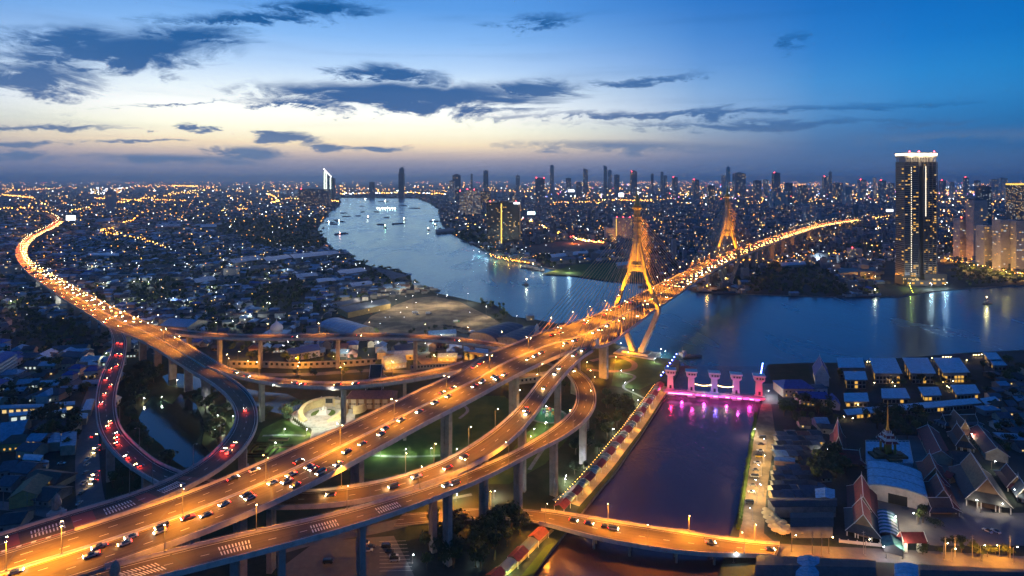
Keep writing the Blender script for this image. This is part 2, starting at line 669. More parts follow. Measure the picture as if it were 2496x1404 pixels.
def cat(P, k=8):
    """Catmull-Rom through the points of P, k steps each"""
    P = np.asarray(P, float)
    Q = np.vstack([2 * P[0] - P[1], P, 2 * P[-1] - P[-2]])
    out = []
    for i in range(1, len(Q) - 2):
        p0, p1, p2, p3 = Q[i - 1], Q[i], Q[i + 1], Q[i + 2]
        # centripetal-ish tangents keep unequal spacing smooth
        d1 = max(np.linalg.norm(p2 - p1), 1e-6)
        d0 = max(np.linalg.norm(p1 - p0), 1e-6)
        d2 = max(np.linalg.norm(p3 - p2), 1e-6)
        m1 = ((p1 - p0) / d0 * d1 * d1 + (p2 - p1) * d0) / (d0 + d1)
        m2 = ((p2 - p1) * d2 + (p3 - p2) / d2 * d1 * d1) / (d1 + d2)
        for s in np.arange(k) / k:
            s2, s3 = s * s, s * s * s
            out.append((2 * s3 - 3 * s2 + 1) * p1 + (s3 - 2 * s2 + s) * m1 + (-2 * s3 + 3 * s2) * p2 + (s3 - s2) * m2)
    out.append(P[-1])
    return np.array(out)


# park under the interchange, lawns, ponds, yards, courts
gsheet('park_ground', [(255, 1290), (262, 1100), (300, 905), (420, 868), (640, 905), (900, 915), (1330, 860), (1500, 838), (1560, 858), (1630, 884), (1620, 960), (1540, 1070), (1420, 1215), (1360, 1245), (1000, 1262), (700, 1300), (420, 1340)], M_GRASSD, 0.03)
gsheet('park_pond', [(352, 985), (372, 965), (420, 985), (440, 960), (478, 985), (500, 1035), (492, 1082), (520, 1112), (495, 1135), (450, 1140), (420, 1120), (395, 1085), (355, 1055), (338, 1020)], M_POND, 0.08)
gsheet('park_pond', [(396, 917), (420, 908), (470, 915), (515, 935), (560, 940), (640, 955), (700, 960), (742, 980), (722, 1000), (690, 1010), (648, 1000), (600, 975), (540, 962), (470, 950), (410, 940)], M_POND, 0.08)
gsheet('plaza_lawn', [(640, 1045), (690, 1020), (745, 1040), (760, 1062), (690, 1100), (625, 1130), (612, 1100)], M_GRASS, 0.07)
gsheet('park_lawn', [(605, 1140), (700, 1085), (760, 1068), (800, 1075), (790, 1120), (700, 1160), (620, 1200)], M_GRASS, 0.06)
gsheet('park_lawn', [(850, 1160), (930, 1070), (1050, 1010), (1150, 965), (1230, 965), (1270, 1000), (1200, 1060), (1080, 1120), (960, 1175)], M_GRASS, 0.06)
gsheet('park_lawn', [(1280, 1060), (1330, 1010), (1385, 1010), (1410, 1040), (1330, 1130), (1240, 1180), (1180, 1180)], M_GRASS, 0.06)
gsheet('park_lawn', [(1500, 880), (1560, 870), (1625, 892), (1610, 925), (1560, 950), (1490, 940)], M_GRASS, 0.06)
gsheet('temple_lawn', [(1872, 900), (1878, 888), (1970, 888), (1978, 925), (1880, 930)], M_GRASSD, 0.05)
gsheet('park_lawn', [(1270, 1404), (1330, 1330), (1352, 1322), (1340, 1345), (1300, 1404)], M_GRASS, 0.08)
gsheet('grass_verge', [(1405, 1245), (1550, 1060), (1610, 975), (1622, 968), (1606, 992), (1560, 1064), (1412, 1256)], M_GRASSD, 0.08)
gsheet('sand_yard', [(880, 795), (905, 770), (960, 745), (1010, 726), (1060, 722), (1120, 735), (1170, 760), (1200, 775), (1225, 790), (1180, 815), (1130, 850), (1050, 850), (960, 825), (900, 812)], M_SAND, 0.05)
gsheet('sand_yard', [(1010, 870), (1060, 850), (1120, 846), (1190, 860), (1200, 885), (1100, 895), (1030, 890)], M_SAND, 0.06)
gsheet('storage_yard', [(800, 690), (900, 668), (985, 690), (1010, 712), (930, 725), (860, 740), (820, 720)], M_COURT, 0.05)
gsheet('car_park', [(770, 1320), (960, 1306), (1010, 1404), (1040, 1480), (640, 1480), (690, 1380)], M_ASPH, 0.06)
gsheet('temple_courtyard', [(2130, 1180), (2180, 1060), (2290, 1065), (2420, 1250), (2500, 1250), (2500, 1330), (2280, 1330), (2110, 1310), (2080, 1280)], M_COURT, 0.05)
gsheet('quay_road', [(1856, 985), (1880, 985), (1890, 1060), (1868, 1200), (1862, 1300), (1900, 1330), (1800, 1318), (1812, 1240), (1830, 1120), (1842, 1040)], M_SAND, 0.05)
gsheet('quay_road', [(1858, 935), (1898, 935), (1895, 985), (1858, 985)], M_COURT, 0.05)
gsheet('vacant_lot', [(70, 905), (180, 900), (240, 915), (235, 940), (60, 945)], M_SAND, 0.05)
gsheet('golf_lawn', [(1320, 668), (1400, 645), (1500, 640), (1560, 660), (1600, 690), (1490, 685), (1400, 672)], M_GRASS, 0.06)
gsheet('red_field', [(1270, 600), (1400, 585), (1480, 590), (1480, 605), (1400, 618), (1290, 615)], mat('red_clay', (0.16, 0.05, 0.04), 0.95, noise=(0.02, (0.10, 0.04, 0.035), 0.4, 0.7)), 0.05)
# ================================================================== elevated roads
M_DECK = None


def deck_material():
    m = bpy.data.materials.new('deck_asphalt')
    m.use_nodes = True
    t = m.node_tree
    N = NT(t)
    b = t.nodes['Principled BSDF']
    geo = N.n('ShaderNodeNewGeometry')
    p = geo.outputs['Position']
    uv = N.n('ShaderNodeUVMap')
    sep = N.n('ShaderNodeSeparateXYZ')
    N.lk(uv.outputs[0], sep.inputs[0])
    # wheel tracks: streaks along the road
    mp = N.n('ShaderNodeMapping')
    mp.inputs['Scale'].default_value = (0.02, 1.1, 1)
    N.lk(uv.outputs[0], mp.inputs[0])
    tr = N.noise(mp.outputs[0], 1.0, 3, 0.6)
    pat = N.noise(p, 0.05, 4, 0.6)
    fine = N.noise(p, 1.2, 3, 0.6)
    c = N.mix(N.smooth(tr, 0.35, 0.65), (0.066, 0.050, 0.042), (0.104, 0.080, 0.066))
    c = N.mix(N.m('MULTIPLY', N.smooth(pat, 0.4, 0.7), 0.5), c, (0.078, 0.058, 0.050))
    c = N.mix(N.m('MULTIPLY', fine, 0.3), c, (0.13, 0.105, 0.085))
    st = N.noise(p, 0.16, 5, 0.65, 0.8)
    c = N.mix(N.m('MULTIPLY', N.smooth(st, 0.56, 0.70), 0.55), c, (0.042, 0.032, 0.028))
    mp2 = N.n('ShaderNodeMapping')
    mp2.inputs['Scale'].default_value = (0.035, 0.28, 1)
    N.lk(uv.outputs[0], mp2.inputs[0])
    slab = N.n('ShaderNodeTexVoronoi')
    slab.inputs['Scale'].default_value = 1.0
    N.lk(mp2.outputs[0], slab.inputs['Vector'])
    sb = N.n('ShaderNodeSeparateColor')
    N.lk(slab.outputs['Color'], sb.inputs[0])
    c = N.mix(N.m('MULTIPLY', N.smooth(sb.outputs[0], 0.55, 0.95), 0.35), c, (0.048, 0.037, 0.032))
    N.lk(c, b.inputs['Base Color'])
    b.inputs['Roughness'].default_value = 0.70
    b.inputs['Specular IOR Level'].default_value = 0.08
    return m


M_DECK = deck_material()
M_CONC = mat('viaduct_concrete', (0.30, 0.275, 0.26), 0.85, noise=(0.22, (0.20, 0.18, 0.17), 0.38, 0.72))
M_BARR = mat('barrier_concrete', (0.52, 0.46, 0.42), 0.85, noise=(0.35, (0.36, 0.31, 0.28), 0.4, 0.75))
M_PAINT = mat('road_paint', (0.72, 0.70, 0.64), 0.6)
M_YPAINT = mat('yellow_road_paint', (0.62, 0.40, 0.06), 0.6)
M_RPAINT = mat('red_road_paint', (0.20, 0.045, 0.03), 0.7)
M_RAIL = mat('rail_steel', (0.22, 0.21, 0.21), 0.5, metal=0.6)


def edge(pts, zs, n=420, dz=1.0):
    """edge line: photo pixels of the barrier top, deck heights zs at landmarks (px, py, z) -> even world samples"""
    P = cat(np.array(pts, float), 10)
    d = np.concatenate([[0], np.cumsum(np.linalg.norm(np.diff(P, axis=0), axis=1))])
    f = d / d[-1]
    ks = [(int(np.argmin((P[:, 0] - a) ** 2 + (P[:, 1] - b) ** 2)), c) for a, b, c in zs]
    ks.sort()
    z = np.interp(f, [f[k] for k, _ in ks], [c for _, c in ks])
    Wd = np.array([G(x, y, zz + dz) for (x, y), zz in zip(P, z)])
    Wd[:, 2] -= dz
    return resample(Wd, n)


def resample(Wd, n):
    d = np.concatenate([[0], np.cumsum(np.linalg.norm(np.diff(Wd, axis=0), axis=1))])
    s = np.linspace(0, d[-1], n)
    return np.stack([np.interp(s, d, Wd[:, k]) for k in range(3)], 1)


def smooth1(a, k):
    if k < 1:
        return a
    pad = np.concatenate([np.repeat(a[:1], k, 0), a, np.repeat(a[-1:], k, 0)])
    ker = np.ones(2 * k + 1) / (2 * k + 1)
    return np.convolve(pad, ker, 'valid') if a.ndim == 1 else np.stack([np.convolve(pad[:, i], ker, 'valid') for i in range(a.shape[1])], 1)


class Road:
    """left and right edge samples l, r (same count), distance s"""
    def __init__(s, A, B, step=5.0, sm=4):
        n = len(A)
        D = np.linalg.norm(A[:, None, :2] - B[None, :, :2], axis=2)
        idx = D.argmin(1).astype(float)
        idx = np.maximum.accumulate(idx)
        # pull the ends onto the traced ends
        k = 24
        w0 = np.clip(np.arange(n) / k, 0, 1)
        idx = idx * w0 + 0 * (1 - w0)
        w1 = np.clip((n - 1 - np.arange(n)) / k, 0, 1)
        idx = idx * w1 + (n - 1) * (1 - w1)
        idx = np.maximum.accumulate(smooth1(idx, 8))
        idx[0], idx[-1] = 0, n - 1
        Bm = np.stack([np.interp(idx, np.arange(n), B[:, q]) for q in range(3)], 1)
        C = (A + Bm) / 2
        L = np.linalg.norm(np.diff(C[:, :2], axis=0), axis=1).sum()
        m = max(8, int(L / step))
        sel = np.linspace(0, n - 1, m)
        s.l = np.stack([np.interp(sel, np.arange(n), A[:, q]) for q in range(3)], 1)
        s.r = np.stack([np.interp(sel, np.arange(n), Bm[:, q]) for q in range(3)], 1)
        e0, e1 = s.l[[0, -1]].copy(), s.r[[0, -1]].copy()
        s.l, s.r = smooth1(s.l, sm), smooth1(s.r, sm)
        s.l[[0, -1]], s.r[[0, -1]] = e0, e1
        z = (s.l[:, 2] + s.r[:, 2]) / 2
        z = smooth1(z, 6)
        s.l[:, 2] = z
        s.r[:, 2] = z
        s.c = (s.l + s.r) / 2
        s.s = np.concatenate([[0], np.cumsum(np.linalg.norm(np.diff(s.c, axis=0), axis=1))])
        s.L = s.s[-1]
        s.w = np.linalg.norm(s.l - s.r, axis=1)

    def at(s, d, f=0.5, dz=0.0):
        """point at distance d, f = 0 left edge .. 1 right edge; returns (point, unit direction)"""
        i = np.interp(d, s.s, np.arange(len(s.s)))
        k = int(min(max(i, 0), len(s.s) - 1.001))
        u = i - k
        P = lambda a: a[k] * (1 - u) + a[k + 1] * u
        p = P(s.l) * (1 - f) + P(s.r) * f
        t = s.c[min(k + 2, len(s.c) - 1)] - s.c[max(k - 1, 0)]
        t = t / np.linalg.norm(t)
        return Vector((p[0], p[1], p[2] + dz)), Vector(t)

    def near(s, px, py):
        """distance along the road closest to a photo pixel on its deck"""
        q = np.array([pix(p) for p in s.c])
        k = int(np.argmin((q[:, 0] - px) ** 2 + (q[:, 1] - py) ** 2))
        return s.s[k]

    def nearE(s, side, px, py):
        q = np.array([pix(p + np.array([0, 0, 1.0])) for p in (s.l if side == 'l' else s.r)])
        k = int(np.argmin((q[:, 0] - px) ** 2 + (q[:, 1] - py) ** 2))
        return s.s[k]

    def width(s, d):
        return float(np.interp(d, s.s, s.w))


def build_road(name, label, cat_, rd, fascia=1.3, depth=2.6, soffit=0.55, bl=None, br=None, lanes=(0.5,), yellow=(), median=None, dash=(3.0, 9.0), pier=None, smooth=True, edge_lines=True):
    """deck, girder, barriers, markings; bl / br: list of (from, to) distances with a barrier on that side (None = all along)"""
    root = thing(name, label, cat_)
    n = len(rd.l)
    # deck top
    me = bpy.data.meshes.new('deck_surface')
    vs_ = []
    uvs = []
    fr = [0, 0.25, 0.5, 0.75, 1]
    for i in range(n):
        for f in fr:
            p = rd.l[i] * (1 - f) + rd.r[i] * f
            vs_.append(tuple(p))
            uvs.append((rd.s[i], f * rd.w[i]))
    fs = []
    k = len(fr)
    for i in range(n - 1):
        for j in range(k - 1):
            a = i * k + j
            fs.append((a + 1, a, a + k, a + k + 1))
    me.from_pydata(vs_, [], fs)
    uvl = me.uv_layers.new(name='UVMap')
    li = np.zeros(len(me.loops), int)
    me.loops.foreach_get('vertex_index', li)
    uvl.data.foreach_set('uv', np.array(uvs, np.float32)[li].ravel())
    me.materials.append(M_DECK)
    me.update()
    link('deck_surface', me, root)
    # girder below: fascia, sloping flange and box soffit
    nl = rd.l - rd.r
    nl[:, 2] = 0
    nl /= np.linalg.norm(nl, axis=1)[:, None]
    up = np.array([0, 0, 1.0])
    b = MB()
    ring = []
    for i in range(n):
        w = rd.w[i]
        L, Rr = rd.l[i] + nl[i] * 0.45, rd.r[i] - nl[i] * 0.45
        c = rd.c[i]
        hb = w * soffit / 2
        ring.append([L - up * 0.06, L - up * (fascia * 0.55), c + nl[i] * hb * 1.15 - up * fascia, c + nl[i] * hb - up * depth, c - nl[i] * hb - up * depth, c - nl[i] * hb * 1.15 - up * fascia, Rr - up * (fascia * 0.55), Rr - up * 0.06])
    b.loft(ring)
    b.obj('girder', M_CONC, root)

    def barrier(E, sgn, rngs, nm):
        for (a, z) in rngs:
            i0, i1 = int(np.searchsorted(rd.s, a)), int(np.searchsorted(rd.s, z))
            i1 = min(i1, n - 1)
            if i1 - i0 < 1:
                continue
            b = MB()
            rg = []
            for i in range(i0, i1 + 1):
                e = E[i]
                o = nl[i] * sgn
                rg.append([e + o * 0.62 - up * (fascia * .55 + .25), e - o * 0.06 - up * 0.5, e - o * 0.06 + up * 0.02, e + o * 0.12 + up * 0.45, e + o * 0.15 + up * 1.25, e + o * 0.62 + up * 1.25])
            b.loft(rg if sgn > 0 else [list(reversed(q)) for q in rg])
            b.obj(nm, M_BARR, root)
            # steel hand rail on the parapet: posts and one rail
            b = MB()
            rail = [E[i] + nl[i] * sgn * 0.36 + up * 1.7 for i in range(i0, i1 + 1)]
            b.tube(rail, 0.05, 4)
            for i in range(i0, i1 + 1):
                p = E[i] + nl[i] * sgn * 0.36 + up * 1.25
                b.cbox(p, (0.08, 0.08, 0.45))
            b.obj('hand_rail', M_RAIL, root)
    if bl != []:
        barrier(rd.l, 1, bl or [(0, rd.L)], 'barrier')
    if br != []:
        barrier(rd.r, -1, br or [(0, rd.L)], 'barrier')
    if median is not None:
        b = MB()
        rg = []
        for i in range(n):
            c = rd.l[i] * (1 - median) + rd.r[i] * median
            q = nl[i]
            rg.append([c + q * 0.75, c + q * 0.4 + up * 0.35, c + q * 0.28 + up * 0.95, c - q * 0.28 + up * 0.95, c - q * 0.4 + up * 0.35, c - q * 0.75])
        b.loft(rg)
        b.obj('median_barrier', M_BARR, root)
    # painted lines: thin raised sheets
    paint, ypaint = MB(), MB()

    def line(f0, off, w, mb, a=0.0, z=None, lift=0.02):
        z = rd.L if z is None else z
        st = max(4.0, 1.0)
        m = max(1, int((z - a) / 6.0))
        prev = None
        for q in range(m + 1):
            d = a + (z - a) * q / m
            p, t = rd.at(d, f0)
            s_ = Vector((-t.y, t.x, 0)).normalized()
            p = p + s_ * off + Vector((0, 0, lift))
            cur = (p + s_ * w / 2, p - s_ * w / 2)
            if prev:
                mb.poly([prev[1], cur[1], cur[0], prev[0]])
            prev = cur
    if edge_lines:
        line(0, -1.2, 0.18, paint)
        line(1, 1.2, 0.18, paint)
    for f0, off in yellow:
        line(f0, off, 0.2, ypaint)
    for f0 in lanes:
        d = 0.0
        while d < rd.L - dash[0]:
            line(f0, 0, 0.2, paint, d, d + dash[0])
            d += dash[0] + dash[1]
    if paint.f:
        paint.obj('lane_marking', M_PAINT, root, kind='stuff')
    if ypaint.f:
        ypaint.obj('yellow_line', M_YPAINT, root, kind='stuff')
    # expansion joints across the deck
    d = 22.0
    while d < rd.L - 10 and rd.l[0][1] < 99999:
        p0, t = rd.at(d, 0.02, 0.015)
        p1, _ = rd.at(d, 0.98, 0.015)
        tt = Vector((t.x, t.y, 0)).normalized() * 0.35
        b = MB()
        b.poly([p0 - tt, p1 - tt, p1 + tt, p0 + tt])
        b.obj('expansion_joint', M_JOINT, root)
        d += 48
    return root


M_JOINT = mat('joint_steel', (0.035, 0.032, 0.032), 0.6)


def rail_pier(root, rd, d, kind='Y', w=5.0, t=3.2, z0=0.0):
    """pier under the deck; Y = two arms opening to the girder, I = ribbed column, T = with cap"""
    p, tdir = rd.at(d, 0.5)
    ang = math.atan2(tdir.y, tdir.x)
    Mx = Matrix.Translation((p.x, p.y, 0)) @ Matrix.Rotation(ang, 4, 'Z')    # local x along the road, y across
    top = p.z - 2.6
    b = MB()
    W2 = w / 2

    def rect(z, hx, hy, cy=0.0):
        # column section with a vertical groove on each broad face
        g = min(0.35, hy * 0.2)
        pts = [(-hx, cy - hy), (-hx + 0.0, cy - hy), (hx, cy - hy), (hx, cy - g), (hx - 0.35, cy - g), (hx - 0.35, cy + g), (hx, cy + g), (hx, cy + hy), (-hx, cy + hy), (-hx, cy + g), (-hx + 0.35, cy + g), (-hx + 0.35, cy - g), (-hx, cy - g)]
        pts = [pts[0]] + pts[2:]
        return [tuple(Mx @ Vector((x, y, z))) for x, y in pts]
    hx = t / 2
    if kind == 'Y':
        zs = top - 8.5
        b.loft([rect(z0 - 0.5, hx, W2), rect(zs, hx, W2)])
        half = rd.width(d) * 0.27
        for sg in (-1, 1):
            r0 = [Mx @ Vector((x, y, zs - 0.3)) for x, y in ((-hx * .98, 0.02 * sg), (hx * .98, 0.02 * sg), (hx * .98, sg * W2), (-hx * .98, sg * W2))]
            r1 = [Mx @ Vector((x, y, zs + 4.0)) for x, y in ((-hx * .9, sg * (half * .30)), (hx * .9, sg * (half * .30)), (hx * .9, sg * (W2 + 1.0)), (-hx * .9, sg * (W2 + 1.0)))]
            r2 = [Mx @ Vector((x, y, top + 0.3)) for x, y in ((-hx * .9, sg * (half - 1.6)), (hx * .9, sg * (half - 1.6)), (hx * .9, sg * (half + 0.9)), (-hx * .9, sg * (half + 0.9)))]
            b.loft([r0, r1, r2] if sg > 0 else [list(reversed(q)) for q in (r0, r1, r2)])
    elif kind == 'T':
        b.loft([rect(z0 - 0.5, hx, W2), rect(top - 2.2, hx, W2)])
        hw = rd.width(d) * 0.42
        r0 = [Mx @ Vector((x, y, top - 2.4)) for x, y in ((-hx * .95, -W2), (hx * .95, -W2), (hx * .95, W2), (-hx * .95, W2))]
        r1 = [Mx @ Vector((x, y, top - 0.6)) for x, y in ((-hx * .95, -hw), (hx * .95, -hw), (hx * .95, hw), (-hx * .95, hw))]
        r2 = [Mx @ Vector((x, y, top + 0.3)) for x, y in ((-hx * .95, -hw), (hx * .95, -hw), (hx * .95, hw), (-hx * .95, hw))]
        b.loft([r0, r1, r2])
    else:
        b.loft([rect(z0 - 0.5, hx, W2), rect(top - 3, hx, W2), rect(top + 0.3, hx, W2 * 1.25)])
    return b.obj('pier', M_CONC, root)


# ---- traced edges (photo pixels of the parapet tops) and deck heights
M_U = [(-260, 1425), (-150, 1392), (0, 1341), (100, 1314), (180, 1291), (281, 1257), (400, 1219), (500, 1184), (590, 1147), (645, 1121), (745, 1078), (900, 1009), (944, 988), (1059, 933), (1128, 901), (1176, 866), (1238, 845), (1300, 818),
       (1367, 796), (1430, 776), (1510, 741), (1590, 700), (1681, 656), (1743, 627), (1793, 604.5), (1848, 586), (1922, 563), (1996, 545), (2078, 534), (2104, 532)]
M_N = [(-160, 1500), (100, 1424), (180, 1402), (258, 1379), (346, 1345), (400, 1327), (500, 1292), (573, 1260), (673, 1222), (774, 1167), (900, 1102), (1044, 1022), (1145, 973), (1200, 942), (1286, 897), (1344, 871), (1400, 848), (1426, 840), (1448, 848), (1531, 801),
       (1590, 758), (1681, 697), (1746, 655), (1799, 627), (1839, 611), (1885, 592.5), (1941, 574), (1996, 556), (2078, 540.5), (2104, 537)]
zM = [(-260, 1440, 44), (300, 1300, 44.5), (900, 1050, 46), (1200, 900, 47.5), (1430, 810, 49.5), (1550, 750, 50), (1800, 615, 50), (1848, 598, 49), (1922, 568, 44), (2000, 550, 36), (2104, 535, 26)]
L2_out = [(505, 893), (535, 905), (563, 921), (597, 947), (620, 979), (627, 1008), (623, 1045), (603, 1082), (573, 1115), (530, 1147), (458, 1186), (400, 1209), (368, 1224), (281, 1253), (180, 1289), (100, 1312), (0, 1339), (-150, 1390), (-260, 1423)]
L2_in = [(472, 906), (491, 916), (540, 950), (565, 979), (577, 1005), (574, 1031), (554, 1065), (525, 1094), (497, 1120), (445, 1148), (385, 1177), (281, 1214), (184, 1245), (121, 1258), (0, 1301), (-100, 1335), (-200, 1370)]
zL2 = [(490, 900, 30), (580, 945, 31.5), (600, 1008, 33.5), (590, 1070, 36), (510, 1135, 39.5), (390, 1192, 43), (230, 1248, 44), (-230, 1400, 44)]
H_U = [(-160, 512), (-60, 510), (10, 511), (80, 515), (130, 524), (157, 537), (140, 551), (103, 569), (75, 592), (66, 610), (71, 628), (91, 649), (118, 663), (160, 685), (196, 706), (246, 733), (296, 758), (365, 788), (424, 819), (470, 846), (506, 868), (530, 884)]
H_N = [(-160, 513.4), (-60, 512), (10, 513.5), (80, 518), (116, 526), (128, 539), (114, 555), (84, 571), (57, 585), (43, 598), (37.5, 620), (45.6, 639), (59, 655), (80, 674), (114, 699), (148, 724), (194, 751), (228, 772), (264, 798), (298, 809), (324, 819), (381, 849), (430, 881), (472, 906)]
zH = [(-160, 514, 20), (130, 530, 24), (60, 600, 27), (170, 715, 29), (500, 890, 30)]
R3_U = [(530, 884), (560, 897), (597, 910), (680, 922), (740, 928), (800, 931), (886, 927), (973, 915), (1059, 901), (1131, 880), (1176, 864)]
R3_N = [(505, 893), (550, 908), (611, 924.5), (680, 935.5), (740, 941.5), (800, 944), (886, 940), (973, 928), (1059, 912.5), (1127, 899)]
zR3 = [(510, 890, 30), (600, 915, 31), (700, 935, 33.5), (800, 940, 37), (900, 936, 41), (1000, 920, 44.5), (1150, 885, 47.2)]
# upper ramp, passing below the main deck and looping back to the near left
X_U = [(364, 787), (410, 798), (468, 806), (525, 812), (600, 815), (680, 815), (800, 813), (944, 812), (1030, 816), (1116, 822), (1188, 831), (1249, 841), (1320, 858), (1398, 895), (1430, 916), (1447, 942), (1453, 967), (1447, 996), (1427, 1022), (1387, 1054), (1344, 1078), (1300, 1119 - 20), (1203, 1152), (1116, 1190),
       (1000, 1234), (900, 1267), (745, 1311), (573, 1354), (400, 1398), (250, 1436), (60, 1490)]
X_N = [(424, 812), (468, 818), (525, 822), (600, 824.5), (680, 825), (800, 823.5), (944, 823), (1030, 826), (1116, 833.5), (1188, 843), (1240, 853), (1320, 876), (1384, 909), (1401, 933), (1407, 953), (1407, 976), (1398, 999), (1372, 1025), (1330, 1056), (1286, 1083), (1231, 1112), (1145, 1146), (1059, 1180), (980, 1204), (900, 1227), (803, 1253), (659, 1285), (515, 1316), (400, 1343), (258, 1381), (100, 1426), (-60, 1476)]
zX = [(390, 803, 30), (800, 820, 31), (1116, 830, 32.5), (1280, 860, 34), (1430, 960, 35), (1300, 1100, 35), (1130, 1170, 36.5), (980, 1218, 39), (800, 1270, 41.5), (570, 1335, 43.5), (400, 1370, 44), (0, 1480, 44)]
# lower ramp: leaves the left highway, dives below two decks, climbs to the bridge
Y_L = [(298, 809), (306, 822), (306.5, 849), (298, 892), (286, 933), (280, 967), (281, 999), (288, 1031), (306, 1060), (341, 1092), (378, 1123), (435, 1148), (520, 1172), (620, 1188), (737, 1196), (803, 1192), (886, 1180), (1001, 1154), (1088, 1122), (1145, 1090), (1203, 1050), (1260, 998), (1290, 962), (1315, 927), (1358, 887), (1387, 862), (1426, 838)]
Y_R = [(264, 798), (272, 812), (276, 835), (269, 864), (255, 895), (242, 930), (235, 973), (236, 1008), (242, 1042), (258, 1074), (281, 1103), (314, 1130), (385, 1174), (470, 1208), (570, 1228), (673, 1233), (740, 1232), (803, 1227), (900, 1218), (973, 1194), (1088, 1157), (1174, 1120), (1260, 1056), (1300, 1011), (1352, 939), (1384, 901), (1413, 871), (1448, 850)]
zY = [(280, 804, 30), (265, 900, 30.5), (265, 1020, 31.5), (400, 1160, 33), (650, 1210, 34), (850, 1205, 36), (1010, 1175, 38), (1145, 1110, 40), (1230, 1040, 43), (1300, 975, 46), (1370, 890, 48.5), (1436, 845, 49.6)]

rM = Road(edge(M_U, zM), edge(M_N, zM), 5.0)
rH = Road(edge(H_U, zH), edge(H_N, zH), 6.0)
rL2 = Road(edge(L2_out, zL2), edge(L2_in, zL2), 4.0)
rR3 = Road(edge(R3_U, zR3), edge(R3_N, zR3), 4.0)
rX = Road(edge(X_U, zX), edge(X_N, zX), 4.0)
rY = Road(edge(Y_L, zY), edge(Y_R, zY), 4.0)

main_road = build_road('main_viaduct', 'widest elevated highway climbing from lower left across the river past both golden pylons', 'viaduct', rM, fascia=2.0, depth=3.2, soffit=0.5,
                       bl=[(rM.nearE('l', 185, 1290), rM.nearE('l', 1126, 901)), (rM.nearE('l', 1180, 864), rM.L)],
                       br=[(rM.nearE('r', 262, 1377), rM.nearE('r', 1422, 841)), (rM.nearE('r', 1452, 845), rM.L)],
                       lanes=(0.18, 0.33, 0.67, 0.82), yellow=((0.5, 1.5), (0.5, -1.5)), median=0.5)
left_road = build_road('left_highway', 'elevated highway curving in from the far left crowded with traffic', 'viaduct', rH, lanes=(0.17, 0.33, 0.67, 0.83), median=0.5, yellow=((0.5, 1.4), (0.5, -1.4)),
                       bl=[(0, rH.nearE('l', 352, 783)), (rH.nearE('l', 424, 819), rH.L)], br=[(0, rH.nearE('r', 262, 796)), (rH.nearE('r', 300, 810), rH.L)])
loop_in = build_road('loop_ramp', 'ramp looping round the dark pond and joining the main viaduct at lower left', 'viaduct', rL2, lanes=(0.5,), bl=[(0, rL2.nearE('l', 180, 1289))])
east_ramp = build_road('curved_ramp', 'gently curved ramp above the round monument plaza joining the main viaduct', 'viaduct', rR3, lanes=(0.5,), bl=[(0, rR3.L - 14)], br=[(0, rR3.L - 10)])
outer_ramp = build_road('outer_loop_ramp', 'long ramp crossing behind the plaza, passing below the main viaduct and swinging round the park', 'viaduct', rX, lanes=(0.5,),
                        bl=[(20, rX.L)], br=[(26, rX.nearE('r', 258, 1381))])
inner_ramp = build_road('inner_loop_ramp', 'ramp full of red tail lights that dives below two decks and climbs to the bridge', 'viaduct', rY, lanes=(0.5,), bl=[(12, rY.L - 8)], br=[(16, rY.L - 8)])

# piers
for x, y, k, w, t in ((120, 1350, 'Y', 7, 3.2), (330, 1290, 'Y', 7, 3.2), (590, 1200, 'Y', 7, 3.2), (870, 1068, 'Y', 7, 3.4), (1085, 965, 'Y', 7, 3.4), (1257, 890, 'Y', 7.5, 3.6), (1400, 825, 'Y', 8, 3.8), (1470, 790, 'Y', 8, 3.8)):
    rail_pier(main_road, rM, rM.near(x, y), k, w, t)
d = rM.near(1800, 615) + 62
i = 0
while d < rM.L:
    rail_pier(main_road, rM, d, 'Y', 8, 3.5)
    d += 62
    i += 1
d = rH.near(506, 895)
while d > rH.L - 2400:
    rail_pier(left_road, rH, d, 'Y' if d > rH.L - 160 else 'T', 6.5, 2.6)
    d -= 44
for x, y in ((571, 985), (598, 1060), (455, 1170)):
    rail_pier(loop_in, rL2, rL2.near(x, y), 'T', 4.6, 2.4)
for x, y in ((560, 908), (642, 925), (843, 937), (990, 920)):
    rail_pier(east_ramp, rR3, rR3.near(x, y), 'I', 3.6, 2.4)
for x, y in ((462, 815), (540, 820), (634, 822), (824, 820), (1011, 822), (1196, 840), (1431, 960), (1425, 1000), (1350, 1065), (1269, 1110), (1085, 1187), (880, 1255), (682, 1303), (560, 1338)):
    rail_pier(outer_ramp, rX, rX.near(x, y), 'I', 4.4, 2.6)
for x, y in ((290, 840), (262, 905), (248, 985), (262, 1050), (355, 1150), (480, 1185), (665, 1215), (1060, 1150), (1180, 1085), (1269, 1010), (1357, 910)):
    rail_pier(inner_ramp, rY, rY.near(x, y), 'I', 4.4, 2.6)
# ================================================================== cable-stayed bridge: two pylons, cables
M_PYL = mat('pylon_concrete', (0.52, 0.36, 0.14), 0.8, noise=(0.2, (0.42, 0.32, 0.16), 0.4, 0.7))
M_GOLD = mat('gold_crown', (0.62, 0.42, 0.12), 0.4, metal=0.3)
M_CABLE = mat('lamplit_cable_sheath', (0.85, 0.48, 0.24), 0.6)  # orange lamp light on the cables is put into this colour
M_DARK = mat('dark_opening', (0.02, 0.02, 0.022), 0.8)
M_PYLB = mat('pylon_base_concrete', (0.36, 0.33, 0.30), 0.85, noise=(0.2, (0.26, 0.24, 0.22), 0.4, 0.7))


